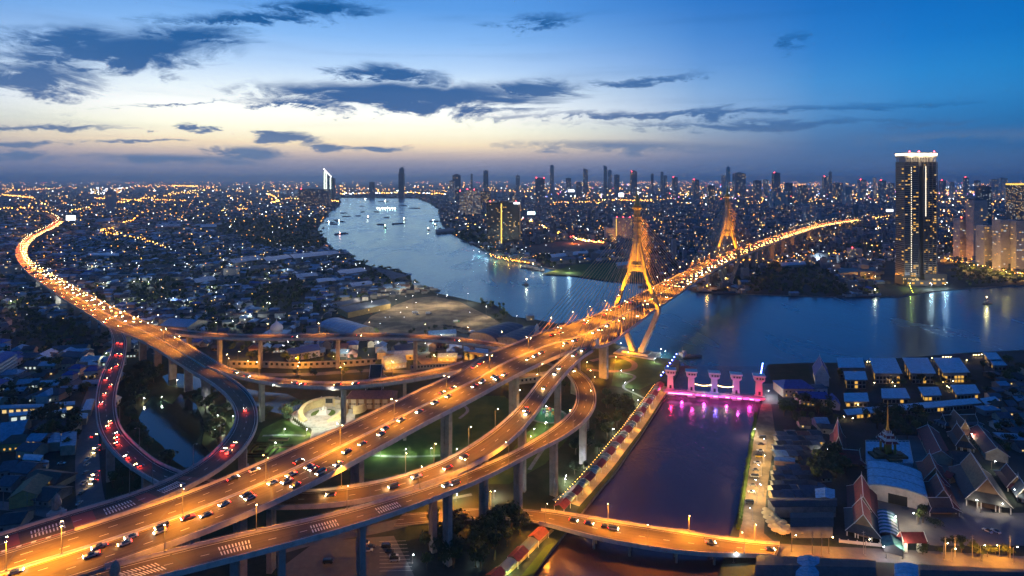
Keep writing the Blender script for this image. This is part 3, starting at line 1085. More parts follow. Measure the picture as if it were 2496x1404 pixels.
def pylon(px, py, label, which):
    d = rM.near(px, py)
    c, t = rM.at(d, 0.5)
    ang = math.atan2(t.y, t.x)
    root = thing('bridge_pylon', label, 'bridge pylon', (c.x, c.y, 0), ang, 'golden pylons of the cable-stayed bridge')
    hd = rM.width(d) / 2 + 2.6             # half width at deck
    zd = c.z

    def leg_rings(pts, sg):
        rings = []
        for z, y, wx, wy in pts:
            y *= sg
            cx, cy_ = wx / 2, wy / 2
            e = 0.25
            rings.append([(-cx, y - cy_ * (1 - e), z), (-cx * (1 - e), y - cy_, z), (cx * (1 - e), y - cy_, z), (cx, y - cy_ * (1 - e), z), (cx, y + cy_ * (1 - e), z), (cx * (1 - e), y + cy_, z), (-cx * (1 - e), y + cy_, z), (-cx, y + cy_ * (1 - e), z)])
        return rings
    for sg in (-1, 1):
        b = MB()
        b.loft(leg_rings([(-2, 4.2, 7.0, 7.4), (6, 5.6, 6.6, 6.6), (zd - 3, hd - 0.4, 5.6, 5.0), (zd + 1.0, hd, 5.2, 4.6)], sg))
        b.obj('lower_leg', M_PYLB, root)
        b = MB()
        b.loft(leg_rings([(zd + 1.05, hd, 5.2, 4.4), (88, 8.6, 4.4, 3.6), (100, 6.6, 4.4, 3.4), (122, 2.2, 4.8, 3.2)], sg))
        b.obj('upper_leg', M_PYL, root)
    # cross beam with a small gallery and a dark window above it
    b = MB()
    b.box((-2.1, -9.6, 88.5), (2.1, 9.6, 92.5))
    b.box((-2.5, -9.9, 92.5), (2.5, 9.9, 93.4))
    b.box((-2.1, -8.8, 93.4), (2.1, 8.8, 95.6))
    for q in range(7):
        b.box((2.1, -6 + q * 2 - .5, 89.6), (2.35, -6 + q * 2 + .5, 91.6))
        b.box((-2.35, -6 + q * 2 - .5, 89.6), (-2.1, -6 + q * 2 + .5, 91.6))
    b.obj('cross_beam', M_PYL, root)
    b = MB()
    for q in range(5):
        b.box((-1.9, -4.6 + q * 2.1, 95.6), (1.9, -4.6 + q * 2.1 + .7, 99.5))
    b.box((-1.5, -5.5, 95.6), (1.5, 5.5, 99.4))
    b.obj('gallery_window', M_DARK, root)
    b = MB()                                # gable panel between the legs
    r0 = [(-1.7, -5.4, 99.4), (1.7, -5.4, 99.4), (1.7, 5.4, 99.4), (-1.7, 5.4, 99.4)]
    r1 = [(-1.7, -1.4, 120), (1.7, -1.4, 120), (1.7, 1.4, 120), (-1.7, 1.4, 120)]
    b.loft([r0, r1])
    b.obj('gable_panel', M_PYL, root)
    # mast with stepped rings, crown and spire
    b = MB()
    b.lathe([(4.6, 119), (4.5, 124), (3.9, 126), (3.7, 140), (3.5, 152), (3.5, 155)], 12)
    for z in (128, 134, 140, 146):
        b.lathe([(3.9, z), (4.15, z + .4), (4.15, z + 1.0), (3.8, z + 1.4)], 12)
    b.obj('mast', M_PYL, root)
    b = MB()
    b.lathe([(3.5, 154.6), (5.1, 155.6), (5.3, 157.0), (4.3, 157.6), (4.4, 158.8), (3.6, 159.8), (3.8, 160.8), (2.7, 162.2), (2.2, 165), (1.5, 168.5), (1.0, 171.5), (0.45, 174.5), (.15, 176.5)], 12)
    b.obj('spire', M_GOLD, root, smooth=False)
    b = MB()                                # base: pile cap with a plinth
    b.box((-13, -22, -2), (13, 22, 1.2))
    b.box((-8, -14, 1.2), (8, 14, 3.2))
    b.obj('pile_cap', M_PYLB, root)
    # deck floodlights standing by the legs, aimed up the faces
    # cables: two planes, fans to both sides
    Mi = (Matrix.Translation((c.x, c.y, 0)) @ Matrix.Rotation(ang, 4, 'Z')).inverted()
    n = 17
    for sgn in (-1, 1):
        for side in (0, 1):
            for k in range(n):
                dd = d + sgn * (22 + k * (9.6 if sgn * which < 0 else 10.6))
                if not 0 < dd < rM.L:
                    continue
                f = 0.012 if side == 0 else 0.988
                p, _ = rM.at(dd, f, 1.0)
                q = Mi @ p
                top = Vector((sgn * 1.6, (1.2 if side == 0 else -1.2), 106 + k * 2.7))
                if top.z < 122:
                    top.y = (1 if side == 0 else -1) * (2.2 + (122 - top.z) * 0.2)
                b = MB()
                b.tube([top, q], 0.25, 4, cap=False)
                b.obj('cable', M_CABLE, root)
    return root, c, ang, hd


PY1 = pylon(1553, 748, 'nearer golden bridge pylon with spire standing at the park shore', 1)
PY2 = pylon(1772, 627, 'farther golden bridge pylon with spire on the opposite bank', -1)


def flood(root, loc, aim, power, color=AMBER, spot=60, label=''):
    """floodlight with housing, bracket and lit lens"""
    o = thing('floodlight', label, 'floodlight', loc)
    a = Vector(aim).normalized()
    rot = a.to_track_quat('Z', 'Y').to_matrix().to_4x4()
    b = MB()
    b.box((-.5, -.4, -.5), (.5, .4, .1), 0, rot)
    b.obj('housing', M_RAIL, o)
    b = MB()
    b.box((-.45, -.35, .1), (.45, .35, .16), 0, rot)
    b.obj('lens', emit('flood_lens', AMBER, 60), o)
    b = MB()
    b.box((-.08, -.08, -1.0), (.08, .08, -.2))
    b.obj('bracket', M_RAIL, o)
    point_lamp(o, a * 0.5, color, power, 0.4, R(spot), a).data.specular_factor = 0.2
    return o


for (root, c, ang, hd), nm, pw in ((PY1, 'nearer', 1.0), (PY2, 'farther', 0.75)):
    Mx = Matrix.Translation((c.x, c.y, 0)) @ Matrix.Rotation(ang, 4, 'Z')
    for sx, wx in ((-1, 'town'), (1, 'river')):
        for sy, wy in ((-1, 'near'), (1, 'far')):
            loc = Mx @ Vector((sx * 16, sy * (hd - 3.6), c.z + 1.6))
            tgt = Mx @ Vector((0, sy * 6.0, 100))
            flood(root, loc, tgt - loc, 560000 * pw, (1.0, 0.44, 0.02), 54, f'floodlight on the {wy} parapet, {wx} side of the {nm} pylon')
        loc = Mx @ Vector((sx * 26, 0, c.z + 2.2))
        tgt = Mx @ Vector((0, 0, 128))
        flood(root, loc, tgt - loc, 430000 * pw, (1.0, 0.44, 0.025), 34, f'median floodlight on the {wx} side of the {nm} pylon')
# ================================================================== street lamps on the decks
M_POLE = mat('lamp_pole_steel', (0.20, 0.19, 0.18), 0.5, metal=0.4)
E_SOD = emit('sodium_lens', (1.0, 0.55, 0.14), 55.0, False)
E_SODW = emit('sodium_lens_hot', (1.0, 0.72, 0.32), 90.0, False)
E_WHT = emit('white_lens', (0.92, 0.96, 1.0), 70.0, False)
E_OFF = mat('unlit_lens', (0.35, 0.36, 0.38), 0.3)
_lamp_mesh = {}


def lamp_meshes(h, arms, arm):
    key = (h, arms, arm)
    if key in _lamp_mesh:
        return _lamp_mesh[key]
    b = MB()
    b.tube([(0, 0, 0), (0, 0, h * 0.6), (0, 0, h)], [0.17, 0.13, 0.10], 6)
    b.cbox((0, 0, 0), (0.7, 0.7, 0.35))
    for a in arms:
        dx_, dy_ = math.cos(a), math.sin(a)
        b.tube([(0, 0, h - 0.3), (dx_ * arm * .5, dy_ * arm * .5, h + 0.25), (dx_ * arm, dy_ * arm, h + 0.3)], [0.08, 0.07, 0.06], 5)
    pole = b.mesh('pole', M_POLE)
    heads = []
    for a in arms:
        T = Matrix.Translation((math.cos(a) * (arm + 0.35), math.sin(a) * (arm + 0.35), h + 0.2)) @ Matrix.Rotation(a, 4, 'Z')
        hb = MB()
        hb.box((-.55, -.22, 0.02), (.55, .22, .24), 0, T)
        lb = MB()
        lb.sphere((0, 0, 0), 0.34, 0, 6, 4, 0.6)
        lm = MB()
        lm.v = [tuple(T @ Vector((p[0], p[1], p[2] - 0.02))) for p in lb.v]
        lm.f, lm.mi = lb.f, lb.mi
        heads.append((hb.mesh('lamp_head', M_POLE), lm, T.translation.copy()))
    _lamp_mesh[key] = (pole, heads, {})
    return _lamp_mesh[key]


def street_lamp(loc, rz, label, group, h=11.0, arms=(math.pi / 2,), arm=1.6, lens=None, power=9000.0, color=SODIUM, spot=R(150), nm='street_lamp'):
    """pole, arm heads, lenses; lens None = not lit"""
    pole, heads, cache = lamp_meshes(h, arms, arm)
    o = thing(nm, label, 'street lamp', loc, rz, group)
    link('pole', pole, o)
    for i, (hm, lm, pos) in enumerate(heads):
        hd = link('lamp_head', hm, o)
        m = lens or E_OFF
        key = (i, m.name)
        if key not in cache:
            cache[key] = lm.mesh('lens', m)
        link('lens', cache[key], hd)
        if lens is not None and power:
            point_lamp(o, pos + Vector((0, 0, -0.5)), color, power / len(heads), 0.35, spot, (0, 0, -1))
    return o


def deck_lamp(rd, d, f, label, group, arms, **kw):
    p, t = rd.at(d, f)
    dz = 1.0 if f in (0.0, 1.0) else 0.95
    p.z += dz
    if f == 0.0:
        s_ = Vector((-t.y, t.x, 0)).normalized()
        p += s_ * 0.36
    if f == 1.0:
        s_ = Vector((-t.y, t.x, 0)).normalized()
        p -= s_ * 0.36
    return street_lamp(p, math.atan2(t.y, t.x), label, group, arms=arms, **kw)


HP = math.pi / 2
# median of the main viaduct, lower left to the bridge
k = 0
ds = [rM.near(x, y) for x, y in ((20, 1382), (163, 1336), (432, 1250), (646, 1165), (818, 1088), (961, 1018), (1083, 958), (1193, 905), (1287, 862), (1367, 828), (1428, 803), (1480, 780), (1522, 760), (1590, 728), (1625, 708))]
for i, d in enumerate(ds):
    lit = [0.6, 0.9, 0.9, 0.5, 0.8, 0.7, 0.95, 1.0, 1.0, 1.1, 1.3, 1.3, 1.3, 1.2, 1.1][i]
    deck_lamp(rM, d, 0.5, f'{"bright" if lit > 1.4 else "twin-arm"} lamp on the main viaduct median, {nth(i)} counted from the lower left', 'lamps on the main viaduct median', (HP, -HP), lens=(E_SODW if lit > .5 else E_SOD), power=110000 * lit)
# bridge: lamps on both parapets
for side, f, arm in (('far', 0.0, -HP), ('near', 1.0, HP)):
    d = rM.near(1400, 815)
    i = 0
    while d < rM.L - 20:
        p, _ = rM.at(d, f)
        x, _y = pix(p)
        if not (1545 < x < 1562):
            deck_lamp(rM, d, f, f'{nth(i)} lamp along the {side} parapet of the river bridge from the park end', 'lamps on the bridge parapets', (arm,), lens=(E_SODW if side == 'far' else E_SOD), power=86000 if p.y < 1000 else (110000 if i % 2 == 0 else 0), arm=2.2, spot=R(130 if side == 'far' else 84))
        i += 1
        d += 34 if p.y < 1100 else 46
# left highway median, doubles
d = rH.L - 75
i = 0
while d > rH.L - 3000:
    p, _ = rH.at(d, 0.5)
    deck_lamp(rH, d, 0.5, f'{nth(i)} twin lamp on the left highway median counted from the loop junction', 'lamps on the left highway', (HP, -HP), lens=E_SODW, power=66000 if p.y < 900 else (96000 if i % 2 == 0 else 0))
    d -= 40 if p.y < 1000 else 48
    i += 1
# ramps
for rd, side, f, arm, xs, nm, pw in (
        (rR3, 'l', 0.0, -HP, ((560, 897), (627, 915), (725, 927), (839, 930), (954, 918), (1060, 901)), 'curved ramp above the monument plaza', 44000),
        (rX, 'l', 0.0, -HP, ((390, 794), (525, 812), (650, 815), (776, 813), (900, 812), (1040, 817), (1140, 825), (1221, 837)), 'long ramp behind the plaza', 22000),
        (rX, 'l', 0.0, -HP, ((1405, 900), (1447, 942), (1447, 996), (1400, 1045), (1330, 1085), (1240, 1132), (1140, 1180)), 'outer loop of the park ramp, added to even its light,', 30000),  # row added to fill the dark gaps between light pools
        (rX, 'r', 1.0, HP, ((1020, 1190), (836, 1244), (624, 1293), (400, 1343)), 'ramp in front of the park', 20000),
        (rY, 'l', 0.0, -HP, ((1370, 876), (1315, 927), (1265, 992), (1205, 1048), (1140, 1093), (1060, 1132), (993, 1157), (836, 1188)), 'ramp climbing to the bridge', 32000)):  # some posts here added to even the light up the climb
    for i, (x, y) in enumerate(xs):
        d = rd.nearE(side, x, y)
        deck_lamp(rd, d, f, f'{nth(i)} lamp on the {nm} from its start', 'lamps on the ramps', (arm,), lens=(E_SODW if pw > 6000 else E_SOD), power=pw, spot=R(138))
# lamps that are not lit, loops at the left
for rd, side, f, arm, xs, nm in ((rY, 'l', 0.0, -HP, ((341, 1091), (290, 1036), (284, 930)), 'red-lit inner loop'), (rL2, 'r', 1.0, HP, ((474, 1130), (540, 1080), (311, 1205), (371, 1182)), 'outer loop by the pond')):
    for i, (x, y) in enumerate(xs):
        d = rd.nearE(side, x, y)
        deck_lamp(rd, d, f, f'unlit lamp post on the {nm}, {nth(i)} one there', 'unlit lamps on the loops', (arm,), lens=E_OFF, power=0)

# ================================================================== vehicles
E_HEAD = emit('headlight_glow', (1.0, 0.66, 0.26), 130.0, False)
E_HEADW = emit('headlight_white', (1.0, 0.84, 0.56), 130.0, False)
E_TAIL = emit('tail_light_glow', (1.0, 0.025, 0.015), 22.0, False)
M_TYRE = mat('tyre_rubber', (0.02, 0.02, 0.02), 0.8)
M_GLASS = mat('car_glass', (0.02, 0.025, 0.03), 0.08, spec=0.8)
M_HLOFF = mat('headlamp_clear', (0.5, 0.5, 0.52), 0.2)
M_TLOFF = mat('tail_lamp_red', (0.25, 0.01, 0.01), 0.3)
PAINTS = {'white': (0.62, 0.62, 0.60), 'silver': (0.36, 0.37, 0.38), 'black': (0.015, 0.015, 0.018), 'grey': (0.12, 0.12, 0.125), 'red': (0.30, 0.02, 0.02), 'blue': (0.03, 0.06, 0.18), 'yellow': (0.55, 0.36, 0.02), 'green': (0.02, 0.30, 0.08)}
M_CAR = {k: mat('car_paint_' + k, v, 0.35, coat=0.6) for k, v in PAINTS.items()}


def prof_mesh(name, prof, hw, m, top_in=0.0):
    """side profile (x, z) swept across the width, upper points pulled in"""
    b = MB()
    zs = [p[1] for p in prof]
    z0, z1 = min(zs), max(zs)
    ring = lambda s_: [(x, s_ * (hw - top_in * (z - z0) / max(z1 - z0, .01)), z) for x, z in prof]
    b.loft([ring(-1), ring(1)])
    return b.mesh(name, m)


def car_meshes(kind, paint):
    m = M_CAR[paint]
    k = (kind, paint)
    if k in car_meshes.c:
        return car_meshes.c[k]
    if kind == 'sedan':
        L, hw = 4.5, 0.88
        body = [(-2.25, .35), (2.2, .35), (2.25, .62), (2.05, .78), (0.95, .92), (-1.55, .98), (-2.2, .95), (-2.28, .6)]
        cab = [(1.0, .9), (0.25, 1.42), (-0.95, 1.45), (-1.7, .96)]
    elif kind == 'pickup':
        L, hw = 5.1, 0.92
        body = [(-2.55, .45), (2.5, .45), (2.55, .85), (2.3, 1.02), (1.2, 1.12), (-2.5, 1.12), (-2.58, .7)]
        cab = [(1.25, 1.1), (0.65, 1.72), (-0.7, 1.75), (-0.95, 1.1)]
    elif kind == 'van':
        L, hw = 5.0, 0.95
        body = [(-2.5, .4), (2.4, .4), (2.5, .8), (2.2, 1.15), (1.9, 1.2), (-2.5, 1.2)]
        cab = [(2.0, 1.18), (1.3, 1.95), (-2.4, 2.0), (-2.46, 1.18)]
    else:  # truck
        L, hw = 8.5, 1.2
        body = [(-4.2, .6), (4.2, .6), (4.2, 1.6), (4.0, 2.5), (2.4, 2.6), (2.3, 1.1), (-4.2, 1.1)]
        cab = [(2.1, 1.1), (2.1, 3.2), (-4.15, 3.2), (-4.15, 1.1)]
    bm = prof_mesh('body', body, hw, m, 0.06)
    cm = prof_mesh('cabin', cab, hw - 0.06, M_GLASS if kind != 'truck' else M_CAR['white'], 0.18 if kind != 'truck' else 0)
    w = MB()
    r = 0.33 if kind != 'truck' else 0.48
    for q in (0,):
        w.tube([(0, -0.11, 0), (0, 0.11, 0)], r, 10)
    wm = w.mesh('wheel', M_TYRE)
    xf = L * 0.31
    zl = body[2][1] + 0.03
    hl = MB()
    hl.cbox((0, 0, -.09), (.10, .34, .17))
    car_meshes.c[k] = dict(body=bm, cab=cm, wheel=wm, xf=xf, hw=hw, L=L, r=r, zl=zl, roof=cab[1][1], hl=hl)
    return car_meshes.c[k]


car_meshes.c = {}
_lightmesh = {}


def small_box(key, size, m):
    if key not in _lightmesh:
        b = MB()
        b.cbox((0, 0, -size[2] / 2), size)
        _lightmesh[key] = b.mesh(key, m)
    return _lightmesh[key]


def make_car(kind, paint, loc, rz, label, group, lit=True, beam=0.0, pitch=0.0, white=False):
    c = car_meshes(kind, paint)
    nm = {'sedan': 'car', 'pickup': 'pickup_truck', 'van': 'van', 'truck': 'box_truck'}[kind]
    o = LAST[0] = thing(nm, label, {'sedan': 'car', 'pickup': 'pickup truck', 'van': 'van', 'truck': 'truck'}[kind], loc, rz, group)
    o.rotation_euler = (0, -pitch, rz)
    link('body', c['body'], o)
    link('cabin', c['cab'], o)
    for sx in (-1, 1):
        for sy in (-1, 1):
            link('wheel', c['wheel'], o).location = (sx * c['xf'], sy * (c['hw'] - 0.1), c['r'])
    mh = (E_HEADW if white else E_HEAD) if lit else M_HLOFF
    mt = E_TAIL if lit else M_TLOFF
    for sy in (-1, 1):
        link('headlight', small_box('headlight_' + mh.name, (.12, .42, .22), mh), o).location = (c['L'] / 2 + 0.02, sy * (c['hw'] - 0.27), c['zl'] + 0.05)
        link('tail_light', small_box('tail_light_' + mt.name, (.12, .42, .22), mt), o).location = (-c['L'] / 2 - 0.05, sy * (c['hw'] - 0.25), c['zl'] + 0.12)
    if lit and beam:
        point_lamp(o, (c['L'] / 2 + 0.3, 0, c['zl']), (1.0, 0.66, 0.26) if not white else (1.0, 0.85, 0.6), beam, 0.3, R(44), (1, 0, -0.06))
    return o


LAST = [None]
CW = ['white', 'silver', 'black', 'grey', 'white', 'blue', 'red', 'silver']


def traffic(rd, d, f, direction, label, group, kind=None, paint=None, beam=2500.0, white=False):
    p, t = rd.at(d, f, 0.02)
    h = math.atan2(t.y, t.x) + (0 if direction > 0 else math.pi)
    pt = math.asin(t.z) * direction
    return make_car(kind or rng.choice(['sedan', 'sedan', 'sedan', 'pickup', 'van']), paint or rng.choice(CW), p, h, label, group, True, beam, pt, white)


# cars where the photo has their light trails: (road, px, py, fraction across, direction)
spots = [
    # main viaduct, near carriageway: towards the viewer at lower left
    (rM, 250, 1330, .60, -1), (rM, 300, 1312, .60, -1), (rM, 330, 1322, .70, -1), (rM, 395, 1287, .62, -1), (rM, 465, 1262, .70, -1), (rM, 270, 1345, .72, -1), (rM, 540, 1235, .62, -1), (rM, 560, 1240, .72, -1), (rM, 610, 1205, .60, -1), (rM, 640, 1195, .62, -1), (rM, 655, 1205, .72, -1), (rM, 700, 1170, .62, -1),
    (rM, 720, 1180, .72, -1), (rM, 735, 1190, .88, -1), (rM, 770, 1165, .88, -1), (rM, 840, 1108, .70, -1), (rM, 885, 1085, .70, -1), (rM, 935, 1055, .62, -1), (rM, 985, 1030, .62, -1), (rM, 1005, 1020, .60, -1), (rM, 1050, 990, .60, -1), (rM, 1145, 955, .70, -1), (rM, 1165, 950, .72, -1), (rM, 1185, 935, .82, -1),
    (rM, 1275, 895, .72, -1), (rM, 1290, 885, .70, -1), (rM, 1370, 845, .62, -1), (rM, 1440, 812, .58, -1), (rM, 1460, 800, .60, -1), (rM, 1495, 780, .64, -1), (rM, 1530, 785, .84, -1), (rM, 1570, 740, .64, -1), (rM, 1605, 732, .84, -1),
    # main viaduct, far carriageway: away from the viewer
    (rM, 60, 1385, .58, 1), (rM, 545, 1190, .10, 1), (rM, 575, 1175, .10, 1), (rM, 600, 1165, .12, 1), (rM, 735, 1118, .4, 1), (rM, 1080, 945, .4, 1), (rM, 1100, 935, .42, 1), (rM, 1120, 925, .4, 1), (rM, 1180, 885, .15, 1), (rM, 1195, 880, .16, 1), (rM, 1380, 806, .2, 1), (rM, 1395, 800, .22, 1), (rM, 1455, 775, .18, 1), (rM, 1500, 750, .15, 1), (rM, 1535, 733, .12, 1),
    # ramp up to the bridge, towards the viewer
    (rY, 1420, 852, .45, -1), (rY, 1400, 862, .35, -1), (rY, 1360, 890, .4, -1), (rY, 1345, 905, .45, -1), (rY, 1325, 950, .5, -1), (rY, 1275, 990, .4, -1), (rY, 1280, 1005, .6, -1), (rY, 1265, 1010, .4, -1), (rY, 1130, 1108, .35, -1), (rY, 1090, 1140, .55, -1), (rY, 1010, 1165, .4, -1), (rY, 960, 1190, .6, -1), (rY, 800, 1207, .4, -1),
    # inner loop, tail lights towards the junction
    (rY, 290, 840, .35, -1), (rY, 297, 838, .65, -1), (rY, 284, 868, .3, -1), (rY, 290, 866, .62, -1), (rY, 278, 895, .35, -1), (rY, 268, 898, .65, -1), (rY, 262, 925, .7, -1), (rY, 272, 945, .35, -1), (rY, 255, 962, .6, -1), (rY, 245, 985, .75, -1), (rY, 270, 1030, .4, -1), (rY, 276, 1040, .6, -1), (rY, 287, 1055, .35, -1), (rY, 296, 1065, .5, -1), (rY, 300, 1075, .65, -1), (rY, 315, 1125, .8, -1), (rY, 345, 1148, .8, -1),
    # outer loop
    (rL2, 597, 1000, .55, -1), (rL2, 600, 1012, .6, -1), (rL2, 570, 1085, .5, -1), (rL2, 548, 1105, .4, -1), (rL2, 555, 1095, .7, -1),
    # ramp in front of the park
    (rX, 1110, 1170, .45, 1), (rX, 1080, 1182, .55, 1), (rX, 1395, 905, .35, 1), (rX, 1385, 899, .6, 1), (rX, 870, 820, .5, 1), (rX, 1112, 828, .6, 1), (rX, 1130, 830, .6, 1), (rX, 720, 822, .5, 1),
    # curved ramp
    (rR3, 715, 934, .5, -1), (rR3, 745, 937, .6, -1), (rR3, 600, 915, .5, 1), (rR3, 572, 908, .4, 1), (rR3, 830, 940, .5, -1), (rR3, 860, 938, .4, -1)]
names = {id(rM): 'main viaduct', id(rY): 'red-lit inner ramp', id(rL2): 'pond loop', id(rX): 'outer ramp', id(rR3): 'curved plaza ramp'}
cnt = {}
convoy = []
for rd, px, py, f, dr in spots:
    d = rd.near(px, py)
    convoy.append((rd, d, f, dr))
    if rd is rM and dr < 0 and 200 < px < 1500:
        convoy.append((rd, d + rng.uniform(9, 13), f, dr))
kept = []
for c_ in convoy:                         # no two cars in one lane closer than a safe gap
    if all(not (c_[0] is k_[0] and abs(c_[2] - k_[2]) < .075 and abs(c_[1] - k_[1]) < 9.0) for k_ in kept):
        kept.append(c_)
for rd, d, f, dr in kept:
    key = (names[id(rd)], dr)
    i = cnt.get(key, 0)
    cnt[key] = i + 1
    pc = rng.choice(CW)
    kd = rng.choice(['sedan', 'sedan', 'pickup', 'van', 'sedan'])
    word = {'sedan': 'car', 'pickup': 'pickup truck', 'van': 'van'}[kd]
    wh = {(-1): 'with headlights towards the viewer', 1: 'seen from behind'}[dr]
    traffic(rd, d, f, dr, f'{pc} {word} {wh}, {nth(i)} of those on the {key[0]}', 'moving traffic on the ramps', kd, pc, beam=0, white=(i % 3 == 0))
    if rd in (rY, rL2):                   # brake lights and low beams colour these dark ramps
        o = LAST[0]
        up_ = d > rY.L * .5 and rd is rY
        point_lamp(o, (3.2 if up_ else -3.6, 0, 1.3), (1.0, .62, .25) if up_ else (1.0, .06, .03), 1500 if up_ else 700, .3)
traffic(rM, rM.near(1560, 735), 0.22, 1, 'yellow box truck beside the nearer pylon', 'moving traffic on the ramps', 'truck', 'yellow')
traffic(rH, rH.near(275, 757), 0.3, -1, 'green box truck on the left highway', 'moving traffic on the ramps', 'truck', 'green')
traffic(rM, rM.near(1855, 590), 0.3, 1, 'yellow box truck beyond the farther pylon', 'moving traffic on the ramps', 'truck', 'yellow')

# dense traffic farther off: one mesh per car, lamps included
def far_car_mesh(paint, white):
    key = (paint, white)
    if key in far_car_mesh.c:
        return far_car_mesh.c[key]
    b = MB()
    hw = .9
    for prof, mi, w_ in (([(-2.25, .35), (2.2, .35), (2.25, .65), (0.95, .92), (-1.55, .98), (-2.25, .95)], 0, .9), ([(1.0, .9), (.25, 1.45), (-.95, 1.48), (-1.7, .96)], 1, .82)):
        b.loft([[(x, -w_, z) for x, z in prof], [(x, w_, z) for x, z in prof]], mi)
    for sy in (-1, 1):
        b.cbox((2.3, sy * .6, .55), (.16, .5, .32), 2)
        b.cbox((-2.32, sy * .6, .6), (.16, .5, .32), 3)
    far_car_mesh.c[key] = b.mesh('car', [M_CAR[paint], M_GLASS, E_FHEADW if white else E_FHEAD, E_FTAIL])
    return far_car_mesh.c[key]


E_FHEAD = emit('far_headlight', (1.0, 0.52, 0.13), 70.0, False)
E_FHEADW = emit('far_headlight_white', (1.0, 0.74, 0.38), 90.0, False)
E_FTAIL = emit('far_tail_light', (1.0, 0.10, 0.02), 40.0, False)
far_car_mesh.c = {}


FAR_CARS = []


def far_traffic(rd, d0, d1, fr, dr, gap, where, jit=0.5):
    d = d0
    while d < d1:
        p, t = rd.at(d, fr, 0.02)
        FAR_CARS.append((p.y, p, math.atan2(t.y, t.x) + (0 if dr > 0 else math.pi), where))
        d += gap * (1 + rng.uniform(-jit, jit))


q0, q1 = rH.L - 2300, rH.L - 210
mid = rH.L - 900
for f, ln in ((.10, 'far'), (.25, 'middle'), (.40, 'inner')):
    far_traffic(rH, q0, mid, f, 1, 34, f'oncoming car in the {ln} lane on the far bend of the left highway')
    far_traffic(rH, mid, q1, f, 1, 40, f'oncoming car in the {ln} lane on the near stretch of the left highway')
for f, ln in ((.60, 'inner'), (.75, 'middle'), (.9, 'outer')):
    far_traffic(rH, q0, mid, f, -1, 34, f'departing car in the {ln} lane on the far bend of the left highway')
    far_traffic(rH, mid, q1, f, -1, 52, f'departing car in the {ln} lane on the near stretch of the left highway')
b0 = rM.near(1640, 695)
for f, ln in ((.58, 'inner'), (.70, 'middle'), (.84, 'outer')):
    far_traffic(rM, b0, rM.L - 60, f, -1, 30, f'oncoming car in the {ln} lane of the river bridge')
for f, ln in ((.14, 'outer'), (.28, 'middle'), (.42, 'inner')):
    far_traffic(rM, b0, rM.L - 60, f, 1, 60, f'departing car in the {ln} lane of the river bridge')
FAR_CARS.sort(key=lambda c: c[0])
rest = MB()
wc = {}
for i, (dist, p, h, where) in enumerate(FAR_CARS):
    me = far_car_mesh(rng.choice(CW), rng.random() < .6)
    if i < 120:
        k = wc.get(where, 0)
        wc[where] = k + 1
        o = link('car', me)
        o.location = p
        o.rotation_euler = (0, 0, h)
        tag(o, f'{where}, {nth(k)} nearest', 'car', 'distant cars with lamps lit')
    else:
        Mx = Matrix.Translation(p) @ Matrix.Rotation(h, 4, 'Z')
        for prof, w_ in (([(-2.25, .35), (2.2, .35), (2.25, .65), (0.9, .95), (.2, 1.45), (-1, 1.45), (-2.25, .95)], .9),):
            rest.loft([[Mx @ Vector((x, -w_, z)) for x, z in prof], [Mx @ Vector((x, w_, z)) for x, z in prof]], 0)
        for sy in (-1, 1):
            rest.cbox((2.3, sy * .6, .55), (.2, .55, .36), 1, 0, Mx)
            rest.cbox((-2.32, sy * .6, .6), (.2, .55, .36), 2, 0, Mx)
o = rest.obj('distant_traffic', [M_CAR['grey'], E_FHEAD, E_FTAIL], kind='stuff')
tag(o, 'far queue of car lamps on the distant highway bends', 'traffic')

# rumble bars and red warning patches painted on the ramps
def rumble(root, rd, px, py, rows=((.30, .48), (.55, .72)), n=10, red=True):
    d = rd.near(px, py)
    b = MB()
    for f0, f1 in rows:
        for i in range(n):
            dd = d + (i - n / 2) * 1.15
            p0, t = rd.at(dd, f0, .022)
            p1, _ = rd.at(dd, f1, .022)
            tt = Vector((t.x, t.y, 0)).normalized() * .22
            b.poly([p0 - tt, p1 - tt, p1 + tt, p0 + tt])
    b.obj('rumble_bar', M_PAINT, root, kind='stuff')
    if red:
        for s_ in (-1, 1):
            b = MB()
            a0, a1 = d + s_ * 8.5, d + s_ * 12.5
            p = [rd.at(a0, .16, .014)[0], rd.at(a1, .16, .014)[0], rd.at(a1, .84, .014)[0], rd.at(a0, .84, .014)[0]]
            b.poly(p if (p[1] - p[0]).cross(p[2] - p[1]).z > 0 else p[::-1])
            b.obj('red_patch', M_RPAINT, root)


for px, py in ((100, 1300), (275, 1240), (425, 1187)):
    rumble(loop_in, rL2, px, py)
for px, py in ((355, 1378), (578, 1328), (778, 1278), (945, 1232)):
    rumble(outer_ramp, rX, px, py, red=False)


# red and white chevron band in the gore between loop ramp and main viaduct
d0, d1 = rL2.nearE('l', 178, 1289), rL2.nearE('l', -40, 1350)
k = 0
d = d0
while d < d1 - 3:
    b = MB()
    q = []
    for dd, f in ((d, .02), (d + 2.6, .02), (d + 2.2, .10), (d - .4, .10)):
        q.append(rL2.at(dd, f, .016)[0])
    b.poly(q if (q[1] - q[0]).cross(q[2] - q[1]).z > 0 else q[::-1])
    b.obj('chevron', M_RPAINT if k % 2 == 0 else M_PAINT, loop_in)
    d += 3.0 if k % 2 == 0 else 1.6
    k += 1
# ================================================================== houses, halls, temple, plaza, canal works
def wallm(name, c):
    return mat('wall_' + name, c, 0.9, noise=(0.3, tuple(v * 0.72 for v in c), 0.4, 0.7))


def roofm(name, c, rough=0.7):
    return mat('roof_' + name, c, rough, noise=(0.6, tuple(v * 0.6 for v in c), 0.35, 0.7))


